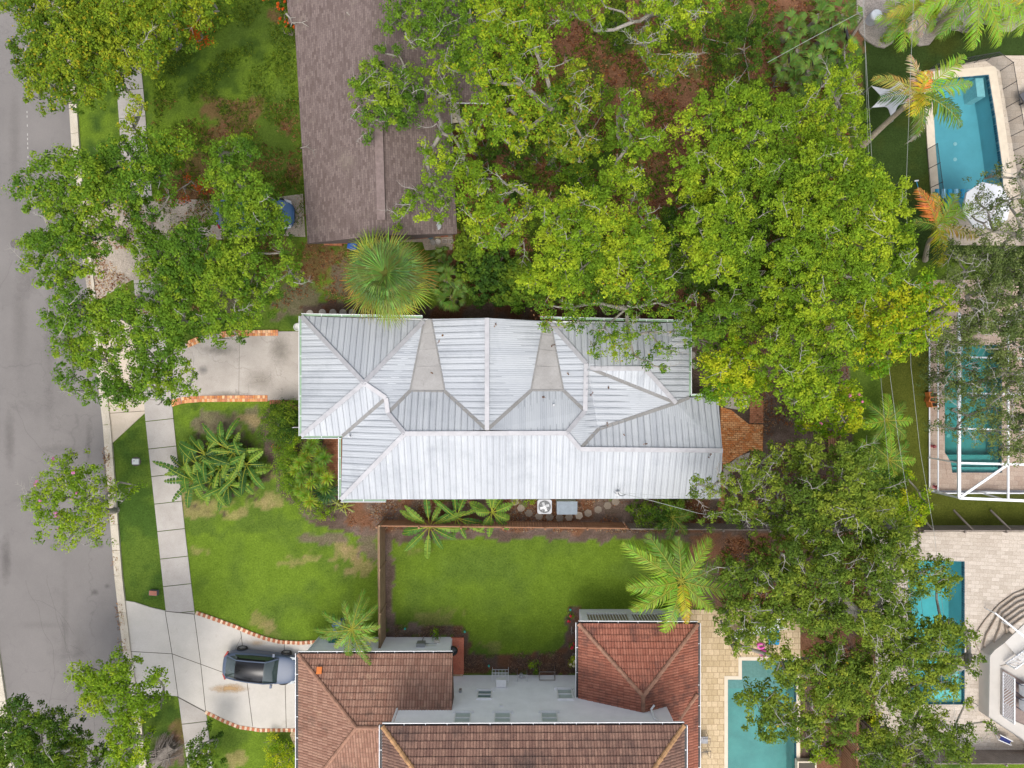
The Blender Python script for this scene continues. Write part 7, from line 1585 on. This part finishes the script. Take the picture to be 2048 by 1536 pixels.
def fan_palm(px, py, z, R, nleaf, label, cols, seed, name='fan_palm', group=None, skirt_=False, cat='palm'):
    rnd = random.Random(seed); top = P(px, py, z); root = empty(name, Vector((top.x * 1.0, top.y, 0)), label, cat, group)
    if z > .8:
        mb = MB(); mb.tube([Vector((top.x, top.y, 0)), Vector((top.x + .05, top.y, z * .5)), top - Vector((0, 0, .15))], [.24, .18, .2], 10); mb.build('trunk', M['bark'], root)
    mb = MB()
    for i in range(nleaf):
        t = i / nleaf; ang = i * 2.39996 + rnd.uniform(-.35, .35); el = 1.0 - 1.3 * t ** .8 + rnd.uniform(-.2, .2)
        c = cols[max(0, min(len(cols) - 1, int(t * (len(cols) - 1) + rnd.gauss(0, 1.1))))]
        fan_leaf(mb, top, ang, el, R * (.1 + .42 * min(1, t * 1.5)) * rnd.uniform(.55, 1.15), R * .44 * rnd.uniform(.7, 1.3), c, rnd, 15, rnd.uniform(1.5, 2.2), .3 + .35 * t)
    mb.build('fronds', M['leaf_wax'], root)
    return root
sab = [(.15,.24,.05),(.1,.18,.05),(.17,.24,.05),(.22,.27,.04),(.28,.29,.035),(.36,.2,.05)]
fan_palm(772, 548, 5.4, 2.95, 88, 'large round fan palm with orange tinged rim between the shingled house and the silver roof', sab, 1)
pal = [(.13,.22,.035),(.1,.18,.03),(.08,.15,.025)]
for i, (x, y, R, lab) in enumerate([(893,560,1.5,'small fan palm right of the large round one'),(905,595,1.4,'low fan palm at the upper edge of the silver roof'),(882,520,1.1,'dark little fan palm behind the large one')]): fan_palm(x, y, 1.8 - .3 * i, R, 13, lab, pal, 20 + i, 'palmetto', 'small fan palms by the large one')
pp = [(1585,55,'leftmost palmetto of the upper row'),(1640,30,'topmost palmetto near the pale branch'),(1690,30,'palmetto beside the leaning post'),(1655,68,'palmetto in the centre of the upper row'),(1600,98,'palmetto left of the middle of the clump'),(1645,110,'palmetto in the heart of the clump'),(1690,100,'palmetto at the right rim beside the hedge'),(1575,130,'leftmost palmetto of the lower row'),(1622,140,'palmetto low in the middle of the clump'),(1600,165,'lowest palmetto, over the brown soil'),(1668,142,'palmetto low at the right of the clump')]
for i, (x, y, lab) in enumerate(pp): fan_palm(x, y, 1.5 + (i % 3) * .4, 1.35, 12, 'silvery green ' + lab, pal, 40 + i, 'palmetto', 'palmetto clump by the woodland edge')

def frond(mb, o, ang, L, el0, droop, lw, ll, col, rnd, n=26, colm=None, twist=0.0):
    """feather frond: arching rib with two ranks of leaflets"""
    pts = []; p = Vector(o); el = el0; st = L / 10
    for i in range(11): pts.append(p.copy()); p = p + Vector((math.cos(ang) * math.cos(el), math.sin(ang) * math.cos(el), math.sin(el))) * st; el -= droop / 10; ang += twist / 10
    mb.tube(pts, [.035 - .003 * i for i in range(11)], 4, 0, colm or (.34, .34, .05))
    for k in range(n):
        t = .1 + .9 * k / (n - 1); i = min(9, int(t * 10)); f = t * 10 - i; b = pts[i].lerp(pts[i + 1], min(1, f)) if i < 10 else pts[10]; d = (pts[min(i + 1, 10)] - pts[i]).normalized()
        s = Vector((-d.y, d.x, 0)); s.normalize() if s.length > 0 else None
        l = ll * (math.sin(math.pi * min(1, .18 + t * .82)) ** .6) * rnd.uniform(.75, 1.15) + .05
        for sg in (-1, 1):
            q = (d * (.5 + .5 * t + rnd.uniform(-.12, .12)) + s * sg * rnd.uniform(.8, 1.05) + Vector((0, 0, -.15 + rnd.uniform(-.3, .25)))).normalized(); m_ = b + q * l * .55 + Vector((0, 0, .02)); e = b + q * l + Vector((0, 0, -l * rnd.uniform(.2, .45))) + d * l * .12
            c = tuple(x * rnd.uniform(.75, 1.25) for x in col); w_ = d * lw
            mb.face([b - w_ * .6, m_ - w_, m_ + w_, b + w_ * .6], 0, c); mb.face([m_ - w_, e - w_ * .1, e + w_ * .1, m_ + w_], 0, c)
def feather_palm(name, label, base, z, crown, fr, trunk_r=.13, tc=None, group=None, seed=1):
    """fr: list of (angle deg in the picture, length, start elevation deg, droop deg, colour, leaflet length)"""
    rnd = random.Random(seed); B = P(*base); T = P(crown[0], crown[1], z); root = empty(name, B, label, 'palm', group)
    mb = MB(); m_ = B.lerp(T, .55) + Vector((0, 0, -.25)); mb.tube([B, B.lerp(T, .25) + Vector((0, 0, -.15)), m_, B.lerp(T, .8), T - (T - B).normalized() * .5], [trunk_r * 1.5, trunk_r * 1.15, trunk_r, trunk_r, trunk_r * .95], 10)
    mb.build('trunk', M['palm_bark'], root)
    mb = MB(); mb.tube([T - (T - B).normalized() * .9, T - (T - B).normalized() * .3, T], [trunk_r * 1.1, trunk_r * 1.2, .04], 8); mb.build('crown_shaft', tc or M['shaft_green'], root)
    for (a, L, e, dr, c, ll) in fr:
        mb = MB(); frond(mb, T, math.radians(a) + rnd.uniform(-.05, .05), L, math.radians(e), math.radians(dr), .042, ll, tuple(q * 1.15 for q in c), rnd, int(L * 10)); mb.build('frond', M['leaf_wax'], root)
    return root
M['palm_bark'] = mat_ground('palm_bark', (.3, .25, .19), (.38, .33, .26), (.2, .16, .12), 3, 18, .9, bmp=.6); M['shaft_green'] = mat_plain('crown_shaft', (.3, .3, .05), .4, var=.2); M['shaft_orange'] = mat_plain('orange_crown_shaft', (.5, .2, .04), .5, var=.25)
ye = (.42,.38,.03); lg = (.2,.32,.03); gn = (.11,.19,.025); dg = (.06,.12,.03); orr = (.5,.2,.05); tn = (.42,.32,.2); bl = (.3,.3,.26)
feather_palm('leaning_palm', 'leaning palm with yellow heart over the blue pool and the sail shade', (1726,290), 5.2, (1838,187), [(75,1.2,60,60,orr,.5),(10,2.9,25,45,lg,.7),(42,2.9,30,40,lg,.75),(-45,3.0,35,60,gn,.8),(-25,2.9,20,60,dg,.8),(-80,2.4,20,90,gn,.7),(-70,3.6,0,110,bl,.55),(160,2.8,30,70,(.3,.25,.06),.65),(110,2.1,30,40,tn,.5),(-110,1.6,40,60,ye,.6),(-90,1.2,60,50,ye,.55),(100,1.2,65,50,ye,.5),(185,2.2,20,80,dg,.6),(-140,1.2,30,60,tn,.4)], .15, M['shaft_orange'], None, 3)
feather_palm('palm', 'palm with one orange frond at the edge of the dark turf', (1850,520), 4.2, (1872,452), [(125,2.5,35,50,orr,.6),(95,1.9,30,60,(.45,.33,.04),.6),(60,2.0,40,60,lg,.7),(30,2.4,25,50,lg,.7),(80,2.2,20,70,dg,.6),(-15,2.6,15,40,(.35,.28,.04),.5),(-85,2.4,30,60,ye,.75),(-60,1.9,20,60,lg,.6),(170,1.5,35,60,gn,.5),(45,2.6,20,80,bl,.45)], .12, None, None, 4)
feather_palm('palm', 'small shaggy palm beside the board fence, above the tiled eave', (713,1275), 3.6, (704,1258), [(a, 1.75 + .35 * (i % 3), 35 - 6 * (i % 4), 75, gn if i % 3 else (.2,.3,.05), .38) for i, a in enumerate((5,40,75,110,150,185,225,262,295,330,60,200,310))], .1, None, None, 5)
feather_palm('palm', 'large light green feather palm over the back lawn beside the big oak', (1352,1120), 4.6, (1362,1162), [(95,2.7,30,45,gn,.7),(60,3.0,30,50,lg,.8),(125,3.4,25,45,gn,.85),(150,4.0,20,40,lg,.9),(190,3.2,25,55,lg,.8),(215,3.4,20,60,lg,.8),(250,3.2,25,60,lg,.8),(-10,3.4,25,50,lg,.8),(-40,2.6,25,60,lg,.7),(25,2.6,30,60,gn,.7),(275,2.4,35,60,ye,.5)], .15, None, None, 6)
feather_palm('palm', 'palm with a grey trunk rising out of the picture at the top right', (1868,62), 5.5, (1948,-26), [(-85,3.4,20,60,lg,.8),(-60,3.6,20,60,lg,.8),(-120,3.2,20,70,gn,.8),(200,3.4,20,60,lg,.8),(-30,3.2,20,60,lg,.8)], .17, None, None, 7)
feather_palm('palm', 'short yellow green palm over the gravel bed at the top', (1800,30), 2.8, (1806,40), [(-90,1.9,30,70,lg,.6),(-60,1.7,30,70,lg,.6),(-130,1.7,30,70,gn,.6),(180,1.7,30,60,lg,.6),(130,1.5,30,60,lg,.5),(90,1.5,30,60,gn,.5),(50,1.5,30,60,lg,.5),(0,1.5,30,60,gn,.5)], .1, None, None, 8)
feather_palm('palm', 'palm with pinkish dead fronds left of the grey trunk', (1835,10), 3.6, (1842,8), [(-80,1.9,20,80,(.4,.3,.27),.5),(-110,1.7,25,80,(.4,.3,.27),.5),(-50,1.8,20,80,lg,.6),(10,2.2,30,60,lg,.6),(160,2.0,30,60,lg,.6),(200,2.2,30,60,(.3,.32,.04),.6)], .1, None, None, 9)
feather_palm('palm', 'bright palm cut by the top right corner', (2040,20), 4.2, (2052,4), [(-160,2.6,25,60,lg,.7),(-130,2.6,25,60,lg,.7),(170,2.6,30,60,ye,.7),(-100,2.0,25,60,lg,.6),(-60,2.4,25,60,lg,.6)], .14, None, None, 10)
for i, (x, y, lab) in enumerate([(1772,840,'upper feathery young palm beside the right lawn strip'),(1778,920,'lower feathery young palm beside the right lawn strip'),(1725,930,'young palm among the oak twigs near the garden corner')]):
    feather_palm('young_palm', lab, (x, y), 1.9, (x, y), [(a, 1.7, 35, 75, gn if k % 2 else lg, .5) for k, a in enumerate((0,45,90,140,190,235,280,320))], .07, None, 'young palms by the lawn strip', 60 + i)
feather_palm('young_palm', 'small green palm under the service cable by the fence', (1345,1035), 1.6, (1345,1035), [(a, 1.4, 35, 75, gn, .4) for a in (10,60,110,160,210,260,310)], .06, None, None, 70)

def paddle(mb, o, ang, L, el, droop, wd, col, rnd, rib=(.4, .42, .06)):
    pts = []; p = Vector(o); st = L / 9; a = ang
    for i in range(10): pts.append(p.copy()); p = p + Vector((math.cos(a) * math.cos(el), math.sin(a) * math.cos(el), math.sin(el))) * st; el -= droop / 9
    mb.tube(pts, [.03 - .0027 * i for i in range(10)], 4, 0, rib)
    for i in range(2, 9):
        t0 = (i - 2) / 7; t1 = (i - 1) / 7; w0 = wd * math.sin(math.pi * (t0 * .93 + .05)) ** .6 * .5; w1 = wd * math.sin(math.pi * min(.985, t1 * .93 + .05)) ** .6 * .5
        d = (pts[i + 1] - pts[i]).normalized(); s = Vector((-d.y, d.x, 0)).normalized()
        for sg in (-1, 1):
            dz = Vector((0, 0, -.35)); sh = rnd.uniform(.82, 1.18); c = tuple(x * sh for x in col); gap = rnd.uniform(0, .12); e0 = pts[i] + s * sg * w0 * (1 - gap) + dz * w0 + d * .05; e1 = pts[i + 1] + s * sg * w1 + dz * w1 - d * gap * .3
            q = [pts[i], pts[i + 1], e1, e0]; mb.face(q if sg < 0 else q[::-1], 0, c)
def paddle_plant(name, label, centres, leafs, seed, cat='plant', group=None, L=(1.0, 1.7), wd=.36, cols=((.07,.17,.025),(.1,.21,.03),(.16,.27,.04)), el=(.25, .95), z=.3):
    rnd = random.Random(seed); c0 = P(*centres[0]); root = empty(name, c0, label, cat, group)
    for (x, y) in centres:
        st = MB(); c = P(x, y); st.tube([c, c + Vector((0, 0, z * .6)), c + Vector((0, 0, z))], [.12, .1, .05], 7, 0, (.2, .22, .06)); st.build('stem', M['attr'], root)
        for k in range(leafs):
            mb = MB(); a = k * 2.39996 + rnd.uniform(-.4, .4); paddle(mb, c + Vector((0, 0, z)), a, rnd.uniform(*L), rnd.uniform(*el), rnd.uniform(.8, 1.5), wd * rnd.uniform(.75, 1.15), rnd.choice(cols), rnd); mb.build('leaf', M['leaf_wax'], root)
paddle_plant('bird_of_paradise', 'clump of white bird of paradise with long paddle leaves in the front lawn bed', [(425,905),(437,957),(480,900),(490,945),(455,930),(410,925),(460,890),(385,935),(400,955),(470,965),(505,925)], 11, 1, cat='plant', L=(1.1, 2.2), wd=.42, el=(.1, 1.0), z=.95, cols=((.055,.14,.022),(.08,.18,.025),(.15,.25,.03),(.04,.1,.02)))
paddle_plant('banana_plant', 'banana plant with long narrow leaves below the silver roof, left one', [(863,1046)], 14, 2, L=(1.7, 2.5), wd=.42, group='banana plants by the silver roof', z=.9, el=(.3, .7))
paddle_plant('banana_plant', 'banana plant with broad leaves crossing the hidden fence, middle one', [(915,1030)], 10, 3, L=(1.4, 2.3), wd=.42, group='banana plants by the silver roof', z=.8)
paddle_plant('banana_plant', 'light green banana plant with upright leaves left of the condenser', [(985,1020)], 12, 4, L=(1.1, 1.7), wd=.5, group='banana plants by the silver roof', z=.8, cols=((.13,.25,.03),(.17,.29,.04),(.1,.2,.03)))
paddle_plant('variegated_lily', 'variegated leafy plant with tan seed heads at the corner of the silver roof', [(655,990),(675,1005),(690,1012)], 8, 5, L=(.5, .9), wd=.16, cols=((.2,.28,.08),(.3,.34,.16),(.1,.18,.03)), z=.1)
paddle_plant('variegated_lily', 'yellow striped lily beside the entrance paving', [(672,965)], 9, 6, L=(.5, .8), wd=.16, cols=((.25,.33,.1),(.1,.2,.03)), z=.1)
def rosettes(name, label, pts, seed, R=.6, col=((.17,.26,.02),(.25,.33,.025),(.11,.2,.02)), cat='shrub', n=44, zz=(1.2, 1.9)):
    rnd = random.Random(seed); root = empty(name, P(*pts[0]), label, cat)
    for x, y in pts:
        z = rnd.uniform(*zz); o = P(x, y, z); mb = MB(); mb.tube([Vector((o.x, o.y, 0)), o], [.04, .03], 5); mb.build('stem', M['bark'], root); mb = MB()
        c0 = rnd.choice(col)
        for k in range(n):
            a = k * 2.4; el = 1.2 - 1.5 * k / n; d = Vector((math.cos(a) * math.cos(el), math.sin(a) * math.cos(el), math.sin(el))); s = Vector((-math.sin(a), math.cos(a), 0)) * .03; l = R * rnd.uniform(.8, 1.1); m_ = o + d * l * .6; e = o + d * l + Vector((0, 0, -.12)); c = tuple(q * rnd.uniform(.75, 1.25) for q in c0)
            mb.face([o - s * .5, m_ - s, m_ + s, o + s * .5], 0, c); mb.face([m_ - s, e - s * .1, e + s * .1, m_ + s], 0, c)
        mb.build('leaf_rosette', M['leaf_wax'], root)
shrub('shrub', 'deep green broad leaved undergrowth in the middle of the paddle leaf clump', [(430,915,28),(470,905,30),(495,925,26),(450,940,30),(490,950,26),(465,965,18)], .8, 'deep', 91, .3, .5, nper=9)
rosettes('dragon_plant', 'spiky yellow green dragon plants beside the brick entrance paving', [(625,885),(640,905),(618,898),(650,915),(600,925),(620,935),(640,940),(655,955),(605,955),(622,965),(640,925),(612,912),(592,940),(634,960),(600,980),(612,990),(620,1002),(650,975)], 1)
rosettes('cycad', 'dark green cycad at the corner of the silver roof beside the lilies', [(648,978),(655,985)], 2, .95, ((.04,.1,.03),(.05,.12,.035)), 'plant', 60, (.5, .8))
rosettes('flax_plant', 'grey mauve flax at the edge of the entrance paving', [(632,893),(645,898)], 3, .4, ((.22,.2,.14),(.2,.15,.1)), 'plant', 26, (.4, .6))
print('leaves', NLEAF[0])
